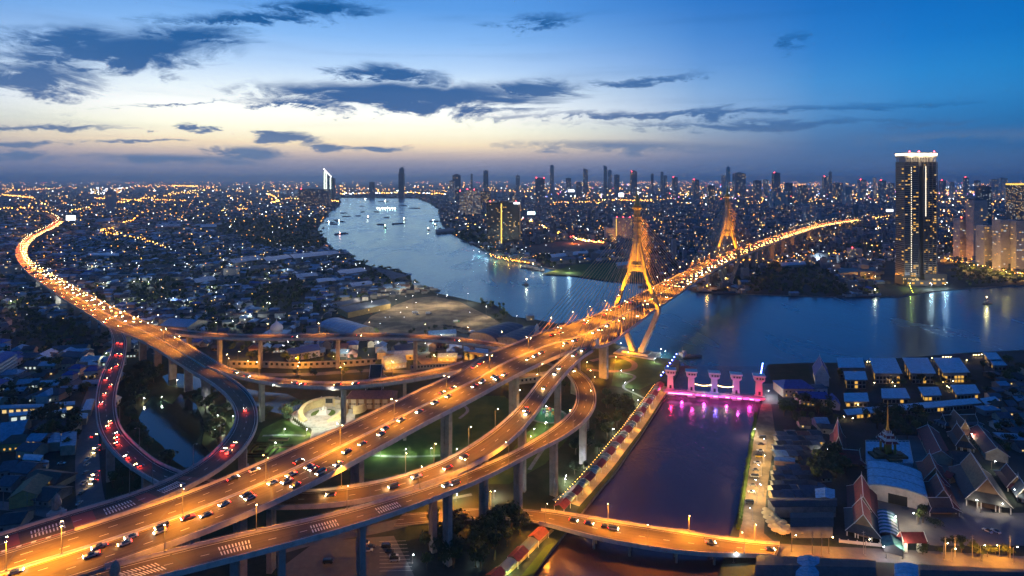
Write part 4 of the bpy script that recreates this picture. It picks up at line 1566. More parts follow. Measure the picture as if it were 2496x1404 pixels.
WALL = {'cream': wallm('cream', (0.42, 0.38, 0.30)), 'white': wallm('white', (0.55, 0.55, 0.53)), 'grey': wallm('grey', (0.24, 0.24, 0.24)), 'brown': wallm('brown', (0.20, 0.13, 0.08)), 'pink': wallm('pink', (0.42, 0.27, 0.24)), 'yellow': wallm('yellow', (0.45, 0.33, 0.14))}
ROOF = {'blue': roofm('blue', (0.025, 0.085, 0.32)), 'slate': roofm('slate', (0.062, 0.090, 0.125)), 'metal': roofm('metal', (0.20, 0.34, 0.46), 0.45), 'pale': roofm('pale', (0.36, 0.52, 0.64), 0.45), 'red': roofm('red', (0.25, 0.035, 0.035)), 'tan': roofm('tan', (0.34, 0.17, 0.075)),
        'brown': roofm('brown', (0.13, 0.065, 0.05)), 'dark': roofm('dark', (0.040, 0.046, 0.054)), 'purple': roofm('purple', (0.10, 0.055, 0.06)), 'teal': roofm('teal', (0.04, 0.16, 0.17)), 'maroon': roofm('maroon', (0.085, 0.014, 0.022))}
E_WIN = emit('window_glow', (1.0, 0.68, 0.26), 1.0, False)
E_WINY = emit('window_glow_yellow', (1.0, 0.55, 0.10), .85, False)
E_WINC = emit('window_glow_cool', (0.85, 1.0, 0.92), .8, False)
M_WDARK = mat('window_dark', (0.02, 0.025, 0.03), 0.15, spec=0.8)
M_WHITE = mat('white_trim', (0.62, 0.62, 0.60), 0.7)
M_GILT = mat('gilded_trim', (0.50, 0.30, 0.06), 0.4, metal=0.5)


def frame(a, b):
    """local frame with x along a->b on the ground, origin in the middle; returns matrix, length"""
    a, b = Vector(a), Vector(b)
    m = (a + b) / 2
    d = b - a
    return Matrix.Translation((m.x, m.y, 0)) @ Matrix.Rotation(math.atan2(d.y, d.x), 4, 'Z'), math.hypot(d.x, d.y), math.atan2(d.y, d.x), m


def windows(root, L, w, z0, z1, n, side, m, hw=0.7, every=1.0, seed=0):
    r = random.Random(seed)
    key = ('win', round(hw, 2), round(z1 - z0, 2), m.name)
    if key not in _lightmesh:
        b = MB()
        b.box((-hw, -0.06, 0), (hw, 0.06, z1 - z0))
        _lightmesh[key] = b.mesh('window', m)
    for i in range(n):
        if r.random() > every:
            continue
        x = -L / 2 + (i + .5) * L / n
        link('window', _lightmesh[key], root).location = (x, side * (w / 2 + 0.03), z0)


def gable_mesh(L, w, ze, zr, eave=0.8, over=0.6, hip=0.0, thick=0.25):
    """roof surfaces as slabs with thickness"""
    b = MB()
    hl, hw = L / 2 + over, w / 2 + eave
    drop = (zr - ze) * eave / (w / 2)
    e = ze - drop
    r = hl - hip
    for s_ in (-1, 1):
        top = [(-hl, s_ * hw, e), (hl, s_ * hw, e), (r, 0, zr), (-r, 0, zr)]
        bot = [(x, y, z - thick) for x, y, z in top]
        if s_ > 0:
            top, bot = top[::-1], bot[::-1]
        b.loft([bot, top])
    if hip > 0.05:
        for s_ in (-1, 1):
            top = [(s_ * hl, -hw, e), (s_ * hl, hw, e), (s_ * r, 0, zr)]
            bot = [(x, y, z - thick) for x, y, z in top]
            if s_ < 0:
                top, bot = top[::-1], bot[::-1]
            b.loft([bot, top])
    return b


def house(pa, pb, w, zr, ze, label, roof='slate', wall='cream', hip=0.0, lit=0, litm=None, group=None, name='house', cat_='house', trim=False, base=0.0, nwin=None, eave=.8):
    """gabled or hipped house; pa, pb = photo pixels of the ridge ends (height zr)"""
    a, b_ = G(pa[0], pa[1], zr), G(pb[0], pb[1], zr)
    Mx, L, ang, m = frame(a, b_)
    L = max(L, 3.0)
    root = thing(name, label, cat_, (m.x, m.y, 0), ang, group)
    hp = hip * w / 2
    Lw = L + 2 * hp
    b = MB()
    b.box((-Lw / 2, -w / 2, base), (Lw / 2, w / 2, ze), bottom=False)
    if hip < 0.05:
        for s_ in (-1, 1):
            t = [(s_ * Lw / 2, -w / 2, ze), (s_ * Lw / 2, w / 2, ze), (s_ * Lw / 2, 0, zr - .3)]
            b.poly(t if s_ > 0 else t[::-1])
    b.obj('wall', WALL[wall], root)
    gable_mesh(Lw, w, ze, zr, hip=hp, eave=eave).obj('roof', ROOF[roof] if isinstance(roof, str) else roof, root)
    n = nwin or max(1, int(Lw / 3.5))
    fl = max(1, int(ze / 3.2))
    for f in range(fl):
        for side in (-1, 1):
            lm = (litm or E_WIN) if (lit and rng.random() < lit) else M_WDARK
            windows(root, Lw * .92, w, 1.0 + f * 3.1, 2.3 + f * 3.1, n, side, lm, 0.6, 0.85, rng.randrange(999))
    if trim:
        b = MB()
        hw = w / 2 + eave
        e = ze - (zr - ze) * eave / (w / 2)
        for sx in (-1, 1):
            x = sx * (Lw / 2 + .62)
            for s_ in (-1, 1):
                b.tube([(x, s_ * hw, e + .1), (x, 0, zr + .15)], 0.22, 4)
            b.tube([(x, 0, zr), (x + sx * .3, 0, zr + 1.0), (x + sx * .9, 0, zr + 1.9)], [.2, .15, .04], 4)
        b.tube([(-Lw / 2, 0, zr + .12), (Lw / 2, 0, zr + .12)], 0.2, 4)
        b.obj('bargeboard', M_WHITE, root)
    return root


def hall(pa, pb, w, zr, label, roof='red', skirt='maroon', ze=7.0, wall='white', group='temple halls'):
    """temple hall: steep upper gable above a spreading skirt roof, white bargeboards and finials"""
    ze = zr * .56
    root = house(pa, pb, w * 0.46, zr, ze, label, roof, wall, name='temple_hall', cat_='temple', trim=True, group=group, eave=.4)
    a, b_ = G(*pa, zr), G(*pb, zr)
    _, L, _, _ = frame(a, b_)
    zs = ze - .35
    b = MB()
    x1, y1, x0, y0 = L / 2 + 3.4, w / 2, L / 2 - 0.4, w * .23 - .05
    z1, z0 = max(2.6, zs * .46), zs
    ring_o = [(-x1, -y1, z1), (x1, -y1, z1), (x1, y1, z1), (-x1, y1, z1)]
    ring_i = [(-x0, -y0, z0), (x0, -y0, z0), (x0, y0, z0), (-x0, y0, z0)]
    for i in range(4):
        j = (i + 1) % 4
        t = [ring_o[i], ring_o[j], ring_i[j], ring_i[i]]
        b.loft([[(x, y, z - .25) for x, y, z in t], t])
    b.obj('skirt_roof', ROOF[skirt], root)
    b = MB()
    for i in range(4):
        b.tube([ring_o[i], ring_i[i]], 0.16, 4)
    b.obj('hip_ridge', M_WHITE, root)
    for sx in (-1, 1):
        for sy in (-1, 1):
            for k in range(3):
                b = MB()
                b.cbox((sx * (x1 - 1.0) * (1 - .0), sy * (y1 - 0.9) * (k / 2 if k else .33), 0), (.45, .45, z1 + .3))
                b.obj('column', M_WHITE, root)
    return root


def slab_villa(corners, z, label, roof='pale', group='waterfront villas with pale flat roofs', inset=1.6, lit=None, tilt=0.8):
    """flat tilted roof on glazed walls; corners = photo pixels of the roof outline"""
    P = [G(x, y, z) for x, y in corners]
    c = sum(P, Vector()) / len(P)
    root = thing('villa', label, 'villa', (c.x, c.y, 0), 0, group)
    loc = [Vector((p.x - c.x, p.y - c.y, 0)) for p in P]
    ym = max(abs(v.y) for v in loc)
    b = MB()
    top = [(v.x, v.y, z + tilt * v.y / ym) for v in loc]
    n_ = Vector(top[1]) - Vector(top[0])
    if (Vector(top[1]) - Vector(top[0])).cross(Vector(top[2]) - Vector(top[1])).z < 0:
        top = top[::-1]
        loc = loc[::-1]
    b.loft([[(x, y, q - .35) for x, y, q in top], top])
    b.obj('roof', ROOF[roof], root)
    b = MB()
    k = 0.86
    wl = [(v.x * k, v.y * k) for v in loc]
    b.loft([[(x, y, 0) for x, y in wl], [(x, y, z - .5 + tilt * y / ym) for x, y in wl]])
    b.obj('wall', WALL['grey'], root)
    for i in range(4):
        p, q = Vector((*wl[i], 0)), Vector((*wl[(i + 1) % 4], 0))
        if (p.y + q.y) > 0.2 * ym:
            continue
        d = q - p
        nrm = Vector((d.y, -d.x, 0)).normalized()
        m_ = max(2, int(d.length / 3))
        for j in range(m_):
            b = MB()
            u0, u1 = p + d * ((j + .12) / m_) + nrm * .05, p + d * ((j + .88) / m_) + nrm * .05
            for f in range(2 if z > 7 else 1):
                z0 = .5 + f * 3.6
                b.poly([u0 + Vector((0, 0, z0)), u1 + Vector((0, 0, z0)), u1 + Vector((0, 0, z0 + 2.5)), u0 + Vector((0, 0, z0 + 2.5))])
            b.obj('window', lit if (lit and rng.random() < .28) else M_WDARK, root)
    return root


def vault(pa, pb, w, zt, ze, label, roof='metal', wall='cream', cat_='warehouse', name='warehouse', group=None, seg=10, lit_end=False):
    """barrel-roofed hall; pa, pb = photo pixels of the crown line ends (height zt)"""
    a, b_ = G(*pa, zt), G(*pb, zt)
    Mx, L, ang, m = frame(a, b_)
    root = thing(name, label, cat_, (m.x, m.y, 0), ang, group)
    arc = [(-w / 2 * math.cos(math.pi * i / seg), ze + (zt - ze) * math.sin(math.pi * i / seg)) for i in range(seg + 1)]
    b = MB()
    outer = [[(x, y, z) for y, z in arc] for x in (-L / 2 - .5, L / 2 + .5)]
    inner = [[(x, y * .985, z - .3) for y, z in arc] for x in (-L / 2 - .5, L / 2 + .5)]
    b.loft([outer[0] + inner[0][::-1], outer[1] + inner[1][::-1]])
    nr = max(2, int(L / 9))
    b.obj('roof', ROOF[roof] if isinstance(roof, str) else roof, root)
    for i in range(nr + 1):
        b = MB()
        x = -L / 2 + i * L / nr
        b.loft([[(x - .2, y * 1.004, z + .12) for y, z in arc] + [(x - .2, y, z) for y, z in arc[::-1]], [(x + .2, y * 1.004, z + .12) for y, z in arc] + [(x + .2, y, z) for y, z in arc[::-1]]])
        b.obj('roof_rib', M_RAIL, root)
    b = MB()
    pr = [(-w / 2 + .2, 0)] + [(y * .98, z - .3) for y, z in arc] + [(w / 2 - .2, 0)]
    b.loft([[(-L / 2, y, z) for y, z in pr], [(L / 2, y, z) for y, z in pr]])
    b.obj('wall', WALL[wall], root)
    for sx in (-1, 1):
        b = MB()
        b.box((sx * (L / 2 + .05) - .05, -w * .16, 0), (sx * (L / 2 + .05) + .05, w * .16, ze * .8))
        b.obj('door', M_WDARK if not lit_end else WALL['yellow'], root)
    return root


def shed(corners, z, label, roof='dark', wall='grey', group=None, name='warehouse', cat_='warehouse', tilt=1.0, lit=None):
    """low shed with a ribbed lean-to roof from outline pixels at roof height"""
    P = [G(x, y, z) for x, y in corners]
    c = sum(P, Vector()) / 4
    root = thing(name, label, cat_, (c.x, c.y, 0), 0, group)
    loc = [Vector((p.x - c.x, p.y - c.y, 0)) for p in P]
    if (loc[1] - loc[0]).cross(loc[2] - loc[1]).z < 0:
        loc = loc[::-1]
    # ridge along the longer side, middle of the short sides
    if (loc[1] - loc[0]).length < (loc[2] - loc[1]).length:
        loc = loc[1:] + loc[:1]
    a, b1, c1, d = loc
    r0, r1 = (a + d) / 2, (b1 + c1) / 2
    up = Vector((0, 0, 1))
    b = MB()
    for q in ([a, b1, r1, r0], [r0, r1, c1, d]):
        t = [v + up * (z + (tilt if v in (r0, r1) else 0)) for v in q]
        t = [q[i] + up * (z + (tilt if (q[i] - r0).length < .01 or (q[i] - r1).length < .01 else 0)) for i in range(4)]
        b.loft([[v - up * .2 for v in t], t])
    n = max(3, int((b1 - a).length / 4))
    b.obj('roof', ROOF[roof], root)
    rb = MB()
    for i in range(1, n):
        f = i / n
        p0, p1, p2 = a.lerp(b1, f) + up * (z + .06), r0.lerp(r1, f) + up * (z + tilt + .06), d.lerp(c1, f) + up * (z + .06)
        rb.tube([p0, p1, p2], .07, 4)
    rb.obj('roof_seam', ROOF[roof], root)
    b = MB()
    k = .96
    b.loft([[v * k for v in loc], [v * k + up * (z - .25) for v in loc]], 0, True, True)
    b.obj('wall', WALL[wall], root)
    if lit:
        for i in range(max(2, int((c1 - d).length / 5))):
            m_ = max(2, int((b1 - a).length / 5))
        e0, e1 = (a, b1) if (a + b1).y < (c1 + d).y else (c1, d)
        m_ = max(2, int((e1 - e0).length / 5))
        nn = (e1 - e0)
        nn = Vector((nn.y, -nn.x, 0)).normalized()
        if nn.y > 0:
            nn = -nn
        for i in range(m_):
            b = MB()
            u0, u1 = (e0.lerp(e1, (i + .2) / m_)) * k + nn * .2, (e0.lerp(e1, (i + .8) / m_)) * k + nn * .2
            b.poly([u0 + up * .6, u1 + up * .6, u1 + up * (z * .7), u0 + up * (z * .7)])
            b.obj('window', lit if rng.random() < .75 else M_WDARK, root)
    return root


# ---------------- near left neighbourhood
def school():
    a, b_ = G(37, 861, 17), G(-90, 938, 17)
    Mx, L, ang, m = frame(a, b_)
    root = thing('school_building', 'five-storey block with white balcony bands and blue roof at the left edge', 'building', (m.x, m.y, 0), ang)
    s_ = -1 if (Matrix.Rotation(ang, 4, 'Z') @ Vector((0, 1, 0))).x > 0 else 1
    b = MB()
    b.box((-L / 2, min(0, s_ * 15), 0), (L / 2, max(0, s_ * 15), 17))
    b.obj('wall', WALL['grey'], root)
    for f in range(5):
        b = MB()
        y0, y1 = sorted((-s_ * 1.6, s_ * .2))
        b.box((-L / 2 - .4, y0, 1.2 + f * 3.3), (L / 2 + .4, y1, 2.9 + f * 3.3))
        b.obj('balcony', M_WHITE, root)
    b = MB()
    y0, y1 = sorted((-s_ * 1.8, s_ * 15.5))
    yc = (y0 + y1) / 2
    b.loft([[(-L / 2 - .6, y0, 17.05), (-L / 2 - .6, y1, 17.05), (-L / 2 - .6, yc, 20)], [(L / 2 + .6, y0, 17.05), (L / 2 + .6, y1, 17.05), (L / 2 + .6, yc, 20)]])
    b.obj('roof', ROOF['blue'], root)


school()
GN = 'houses beside the left street'
for (c, z, rf, lab, lt) in (
        ([(0, 987), (107, 984), (107, 992), (0, 996)], 4.5, 'metal', 'long low pale carport with lit openings at the left edge', E_WIN),
        ([(134, 981), (183, 977), (183, 986), (132, 990)], 4.5, 'metal', 'short pale carport with lit openings beside the loop', E_WIN),
        ([(20, 1006), (88, 1000), (92, 1008), (22, 1015)], 4.5, 'pale', 'bright pale canopy left of the trees, second row', E_WINC),
        ([(109, 999), (162, 995), (163, 1005), (108, 1009)], 4.5, 'pale', 'bright pale canopy right of the trees, second row', E_WINC),
        ([(211, 974), (231, 972), (222, 999), (198, 1001)], 5, 'pale', 'steeply angled pale roof beside the street below the loop', None),
        ([(193, 1009), (215, 1007), (211, 1020), (189, 1021)], 5, 'pale', 'small pale square roof beside the street', None),
        ([(118, 1056), (149, 1055), (146, 1078), (116, 1080)], 6, 'metal', 'left half of the pale metal workshop roof', None),
        ([(150, 1054), (188, 1052), (184, 1086), (146, 1088)], 6.5, 'metal', 'right half of the pale metal workshop roof', None),
        ([(60, 1106), (107, 1109), (98, 1123), (54, 1120)], 6, 'pale', 'bright pale roof above the two dark roofs', None),
        ([(102, 1121), (120, 1123), (112, 1137), (98, 1135)], 4, 'metal', 'small pale lean-to beside the dark roofs', None),
        ([(214, 878), (236, 878), (238, 889), (214, 890)], 5, 'pale', 'small pale roof beside the road left of the loop', E_WIN),
        ([(185, 873), (224, 872), (226, 882), (186, 884)], 5, 'metal', 'grey lean-to beside the pale roof left of the loop', None)):
    shed(c, z, lab, rf, 'cream', GN, 'shed', 'shed', .5, lt)
for a, b_, w, zr, ze, rf, wl, hp, lt, lab in (
        ((112, 945), (142, 945), 15, 9, 6, 'purple', 'cream', .8, .5, 'hip-roofed villa with orange-lit yard in the dark garden'),
        ((5, 1030), (66, 1022), 18, 9, 5, 'metal', 'cream', 0, .2, 'large blue-grey roofed house at the left edge'),
        ((0, 1050), (60, 1044), 16, 9, 5, 'metal', 'grey', 0, .1, 'lower blue-grey roofed house at the left edge'),
        ((105, 1025), (148, 1022), 14, 9, 5.5, 'dark', 'grey', .6, .1, 'dark hip-roofed house among trees'),
        ((152, 1030), (176, 1029), 12, 8, 5, 'slate', 'grey', .5, .1, 'slate-roofed house behind the workshop'),
        ((78, 1056), (115, 1056), 11, 9, 6.5, 'metal', 'cream', 0, .9, 'two-storey house with a row of lit windows under a pale roof'),
        ((58, 1078), (100, 1081), 11, 8.5, 6, 'slate', 'cream', 0, .9, 'dark-roofed house with a lit row of windows'),
        ((30, 1060), (62, 1058), 12, 9, 6, 'brown', 'yellow', .6, .6, 'brown hip-roofed house with yellow walls'),
        ((10, 1124), (44, 1120), 13, 7.5, 4.5, 'slate', 'grey', 0, .1, 'dark slate roof at the left edge'),
        ((52, 1124), (92, 1128), 13, 7.5, 4.5, 'slate', 'pink', 0, .1, 'dark slate roof beside the bright pale roof'),
        ((90, 1144), (150, 1152), 13, 7.5, 4.5, 'brown', 'cream', .5, .3, 'long brown roof above the red-roofed house'),
        ((92, 1154), (56, 1194), 13, 10, 6.5, 'tan', 'yellow', 0, .9, 'red-roofed gabled house with orange-lit front'),
        ((108, 1186), (148, 1190), 15, 7, 4, 'dark', 'grey', 0, 0, 'dark flat-pitched roof right of the orange-lit house'),
        ((12, 1158), (48, 1160), 11, 7, 4.2, 'slate', 'grey', 0, .2, 'slate roof left of the orange-lit house'),
        ((10, 1252), (66, 1246), 12, 7, 4.5, 'dark', 'grey', 0, .4, 'dark shop roof beside the side street below the finial'),
        ((60, 860), (125, 858), 12, 8, 5, 'slate', 'cream', .5, .2, 'slate roof among dark trees above the vacant lot'),
        ((165, 855), (215, 858), 14, 8, 5, 'slate', 'pink', 0, .2, 'wide grey roof below the left highway piers'),
        ((88, 878), (118, 876), 9, 6, 4, 'tan', 'cream', .4, .3, 'small red-brown roof among dark trees'),
        ((150, 826), (178, 824), 10, 7, 5, 'red', 'cream', 0, .3, 'small bright red roof left of the loop'),
        ((130, 843), (215, 838), 10, 8, 5.5, 'slate', 'cream', 0, .8, 'long building with a lit veranda left of the highway piers')):
    house(a, b_, w, zr, ze, lab, rf, wl, hp, lt, E_WINY, GN)

# ---------------- warehouses and yards in the middle ground
vault((808, 775), (884, 797), 34, 15, 8, 'grey barrel-roofed warehouse beside the sand yard', 'metal', 'cream')
shed([(820, 750), (938, 728), (954, 739), (846, 762)], 8, 'long grey shed along the upper edge of the sand yard', 'slate', 'yellow')
shed([(815, 737), (868, 728), (880, 735), (826, 746)], 7, 'shorter dark shed behind the long grey shed', 'slate', 'grey')
vault((1176, 811), (1252, 786), 42, 16, 9, 'left bay of the blue barrel-roofed market beside the main viaduct', 'slate', 'cream')
vault((1240, 822), (1305, 795), 40, 16, 9, 'right bay of the blue barrel-roofed market beside the main viaduct', 'slate', 'cream')
house((415, 775), (482, 779), 34, 14, 9, 'wide grey gabled hall behind the left highway', 'metal', 'cream', 0, .1, None, None, 'warehouse', 'warehouse')
house((1045, 806), (1110, 802), 14, 8, 5, 'white marquee by the lower edge of the sand yard', 'pale', 'white', 0, .4, E_WIN, None, 'pavilion', 'pavilion')
shed([(1130, 843), (1196, 852), (1190, 862), (1130, 856)], 9, 'yellow-lit shed below the long ramp', 'metal', 'yellow', lit=E_WINY)
house((935, 868), (985, 862), 20, 11, 6, 'white-lit gabled canteen beside the orange wall', 'pale', 'white', 0, .9, E_WINC, None, 'canteen', 'building')
house((700, 850), (775, 838), 14, 12, 8, 'blue-roofed building with a white gable end below the long ramp', 'blue', 'white', 0, .3, E_WINC)
house((960, 842), (1010, 835), 18, 9, 5, 'dark-roofed workshop with green-lit yard below the long ramp', 'slate', 'cream', 0, .6, E_WINC)
IND = 'metal-roofed works along the left bank'
k = 0
for c, z, rf in (([(640, 628), (700, 620), (712, 628), (650, 637)], 9, 'metal'), ([(705, 620), (790, 612), (805, 620), (716, 630)], 9, 'metal'), ([(790, 612), (820, 611), (832, 617), (800, 622)], 9, 'metal'), ([(560, 632), (630, 622), (640, 632), (570, 642)], 9, 'metal'),
                 ([(720, 668), (770, 664), (776, 672), (724, 677)], 8, 'metal'), ([(770, 680), (815, 677), (820, 684), (775, 688)], 8, 'pale'), ([(820, 660), (880, 652), (895, 660), (830, 670)], 8, 'metal'), ([(905, 650), (950, 660), (998, 672), (960, 680), (900, 664)][:4], 8, 'slate'),
                 ([(215, 616), (290, 617), (290, 623), (215, 622)], 9, 'pale'), ([(490, 547), (528, 546), (528, 553), (488, 554)], 12, 'pale'), ([(235, 535), (275, 530), (278, 538), (232, 542)], 12, 'metal'), ([(380, 546), (440, 545), (440, 552), (378, 553)], 12, 'metal'), ([(470, 680), (520, 672), (528, 682), (478, 690)], 8, 'metal'),
                 ([(1340, 620), (1430, 610), (1436, 617), (1346, 628)], 9, 'metal'), ([(1440, 612), (1520, 604), (1526, 611), (1446, 620)], 9, 'slate'), ([(1340, 630), (1400, 625), (1404, 632), (1344, 637)], 8, 'slate'), ([(1900, 640), (1960, 636), (1966, 644), (1905, 648)], 9, 'metal'),
                 ([(1500, 640), (1560, 634), (1566, 641), (1506, 648)], 7, 'pale'), ([(2040, 655), (2130, 650), (2136, 660), (2046, 666)], 9, 'teal'), ([(1060, 560), (1130, 552), (1136, 558), (1066, 566)], 7, 'slate'), ([(600, 650), (650, 644), (656, 652), (606, 658)], 8, 'slate'), ([(850, 690), (900, 684), (908, 692), (858, 699)], 7, 'metal')):
    shed(c, z, f'{rf} roofed works hall, {nth(k)} of the large riverside roofs from the left bank factories', rf, 'grey', IND)
    k += 1
# white-domed mosque
mp = G(674, 828)
root = thing('domed_mosque', 'small mosque with a white dome and lantern below the long ramp', 'mosque', mp)
b = MB()
b.box((-13, -11, 0), (13, 11, 8))
b.obj('wall', WALL['white'], root)
b = MB()
b.box((-13.6, -11.6, 8), (13.6, 11.6, 8.7))
b.lathe([(7.2, 8.7), (7.2, 11)], 16)
b.obj('parapet', M_WHITE, root)
b = MB()
b.lathe([(6.6, 11), (7.3, 13), (6.8, 15.5), (5.2, 17.8), (2.6, 19.6), (.9, 20.6), (.7, 22), (.25, 23), (.1, 25)], 16)
b.obj('dome', M_WHITE, root, smooth=True)
for i in range(6):
    for s_ in (-1, 1):
        b = MB()
        b.box((-11 + i * 4, s_ * 11.05 - .08, 2), (-9 + i * 4, s_ * 11.05 + .08, 5.5))
        b.obj('window', M_WDARK, root)

# ---------------- orange-lit perimeter wall with square openings, street behind the park
def perimeter(px, label, h=6.0, step=5.5, litcol=None):
    pts = [G(x, y) for x, y in px]
    o = thing('perimeter_wall', label, 'wall', pts[0])
    for a, c in zip(pts[:-1], pts[1:]):
        d = c - a
        L = d.length
        ang = math.atan2(d.y, d.x)
        Mx = Matrix.Translation(a - pts[0]) @ Matrix.Rotation(ang, 4, 'Z')
        b = MB()
        b.box((0, -.3, 0), (L, .3, h * .42), 0, Mx)
        b.box((0, -.3, h * .8), (L, .3, h), 0, Mx)
        x = 0
        while x < L:
            b.box((x, -.3, h * .42), (min(L, x + step * .52), .3, h * .8), 0, Mx)
            x += step
        b.obj('wall_panel', WALL['cream'], o)
        b = MB()
        b.box((0, -.15, h * .42), (L, .15, h * .8), 0, Mx)
        b.obj('dark_opening', M_WDARK, o)
    return o


perimeter([(560, 896), (640, 896), (720, 899), (790, 896), (860, 893), (915, 889)], 'long cream wall with square openings lit orange behind the park pond', 6.5)
perimeter([(1000, 903), (1060, 899), (1130, 897)], 'orange-lit brick-toned wall below the main viaduct right of the pavilion', 5.0, 3.0)
perimeter([(1255, 938), (1310, 932), (1370, 925)], 'orange-lit wall seen between the viaduct piers', 5.5, 4.0)
for i, (x, y) in enumerate(((727, 908), (720, 895), (811, 893), (838, 912), (897, 888), (954, 905), (983, 888), (1060, 893), (602, 905), (555, 897), (580, 880), (1090, 890), (1250, 935), (1310, 915))):
    p = G(x, y)
    street_lamp(p, 0, f'{nth(i)} orange lamp along the walled street behind the park', 'lamps along the walled street', h=9.0, lens=E_SODW, power=17000, color=SODIUM, spot=None)
hall((905, 889), (930, 889), 22, 20, 'dark Thai-style pavilion with layered roof in front of the orange wall', 'dark', 'dark', 11, 'brown', None)
root = house((862, 951), (952, 951), 16, 13, 9.5, 'two-storey museum with pale panels partly behind the main viaduct', 'brown', 'brown', .5, .0, None, None, 'museum', 'building')
for i in range(9):
    b = MB()
    b.box((-28 + i * 6.4, -8.35, 1.0), (-24 + i * 6.4, -8.05, 4.2))
    b.box((-28 + i * 6.4, -8.35, 5.2), (-24 + i * 6.4, -8.05, 8.4))
    b.obj('wall_panel', WALL['cream'], root)

# ---------------- monument plaza
def plaza():
    c = G(788, 1010)
    root = thing('monument_plaza', 'round paved monument plaza with a horseshoe wall under white floodlights', 'monument', c)
    b = MB()
    seg = 40
    b.lathe([(25, 0.0), (25, .35), (24.6, .45)], seg)
    b.obj('paving', M_PAVE, root)
    b = MB()
    b.lathe([(14.2, .45), (14.2, .62), (13.6, .66)], seg)
    b.obj('inner_terrace', M_PAVE, root)
    b = MB()                                          # two half-moon lawns
    for a0, a1 in ((150, 258), (282, 390)):
        pts = [(0.9 * math.cos(R((a0 + a1) / 2)), 0.9 * math.sin(R((a0 + a1) / 2)) + 2.4, .70)] + [(8.6 * math.cos(R(a)), 7.6 * math.sin(R(a)) + 2.4, .70) for a in range(a0, a1 + 1, 9)]
        b.poly(pts)
    lawn = b
    for i, (a0, a1) in enumerate(((60, 205), (-25, 58))):
        pass
    b = MB()
    for a0, a1 in ((95, 215), (-35, 85)):
        b.poly([(0.5 * math.cos(R((a0 + a1) / 2)), 1.0, .72)] + [(9.4 * math.cos(R(a)), 9.0 * math.sin(R(a)), .72) for a in range(a0, a1 + 1, 8)])
    b.obj('lawn', M_GRASS, root)
    # horseshoe wall: height swells at the back, open to the viewer
    b = MB()
    rings = []
    for a in range(-62, 243, 5):
        t = (a + 62) / 304.0
        h = 0.6 + 6.6 * math.sin(math.pi * t) ** .7
        ca, sa = math.cos(R(a)), math.sin(R(a))
        r0, r1 = 15.2, 18.4
        rings.append([(r0 * ca, r0 * sa, .4), (r0 * ca, r0 * sa, h), (r1 * ca, r1 * sa, h + .3), (r1 * ca * 1.04, r1 * sa * 1.04, .4)])
    b.loft(rings)
    b.obj('curved_wall', mat('monument_stone', (0.50, 0.42, 0.22), 0.8, noise=(0.5, (0.40, 0.34, 0.18), .4, .7)), root)
    b = MB()
    b.box((-4.2, 14.8, .5), (4.2, 15.15, 8.2))
    b.obj('portal', WALL['cream'], root)
    b = MB()
    b.box((-2.8, 14.6, 3.4), (2.8, 14.82, 7.0))
    b.obj('portal_panel', M_WDARK, root)
    # second spiral wall with a flared bastion at the right
    b = MB()
    rings = []
    for a in range(20, 262, 6):
        t = (a - 20) / 240.0
        h = 2.5 + 3.5 * t
        ca, sa = math.cos(R(180 - a)), math.sin(R(180 - a))
        cx, cy_ = 22.0, 9.0
        rings.append([(cx + 7.2 * ca, cy_ + 7.2 * sa, .2), (cx + 7.0 * ca, cy_ + 7.0 * sa, h), (cx + 9.0 * ca, cy_ + 9.0 * sa, h), (cx + 10.4 * ca, cy_ + 10.4 * sa, .2)])
    b.loft(rings)
    b.obj('spiral_wall', MATS['monument_stone'], root)
    b = MB()                                          # statue group on a stepped base
    for i, (w, z) in enumerate(((9, .5), (7, 1.0), (5, 1.6), (3.4, 2.4))):
        b.box((-w / 2, -w / 2 + 1, .66), (w / 2, w / 2 + 1, .66 + z))
    b.obj('plinth', M_WHITE, root)
    for i, (x, y) in enumerate(((-2.2, -1.2), (2.2, -1.2), (-1.4, 2.2), (1.4, 2.2), (0, 1))):
        b = MB()
        z = 1.6 if i < 4 else 3.0
        b.lathe([(.55, z), (.5, z + .8), (.7, z + 1.6), (.5, z + 2.2), (.22, z + 2.4), (.32, z + 2.75), (.1, z + 3.1)], 8, 0, (x, y, .6))
        b.obj('statue', M_WHITE, root)
    for i in range(4):
        b = MB()
        x = -10.5 + i * 7
        b.lathe([(.9, 0), (.8, 1.2), (.5, 1.5), (.6, 3.5), (.3, 4.2)], 8, 0, (x, 27.5, 0))
        b.obj('statue', WALL['cream'], root)
    return c


PL = plaza()
sheet('plaza_apron', W([(738, 1015), (760, 1048), (752, 1085), (745, 1110), (800, 1080), (860, 1050), (866, 1010)], .12), M_PAVE)
for (x, y), nm in (((662, 932), 'left'), ((818, 944), 'right')):
    d = rR3.nearE('r', x, y)
    p, t = rR3.at(d, 1.0, -0.6)
    s_ = Vector((t.y, -t.x, 0)).normalized()
    p += s_ * 1.0
    o = thing('floodlight', f'{nm} blazing white floodlight on the curved ramp girder above the plaza', 'floodlight', p)
    aim = (PL + Vector((0 if nm == 'right' else -6, -2, 0)) - p).normalized()
    rot = aim.to_track_quat('Z', 'Y').to_matrix().to_4x4()
    b = MB()
    b.box((-1.4, -.5, -.5), (1.4, .5, .1), 0, rot)
    b.obj('housing', M_RAIL, o)
    b = MB()
    b.box((-1.3, -.45, .1), (1.3, .45, .2), 0, rot)
    b.obj('lens', emit('white_flood_lens', (0.95, 1.0, 0.95), 300, False), o)
    point_lamp(o, aim * 1.0, (0.90, 1.0, 0.74), 250000 if nm == 'right' else 100000, .5, R(64), aim)
    if nm == 'left':
        pass

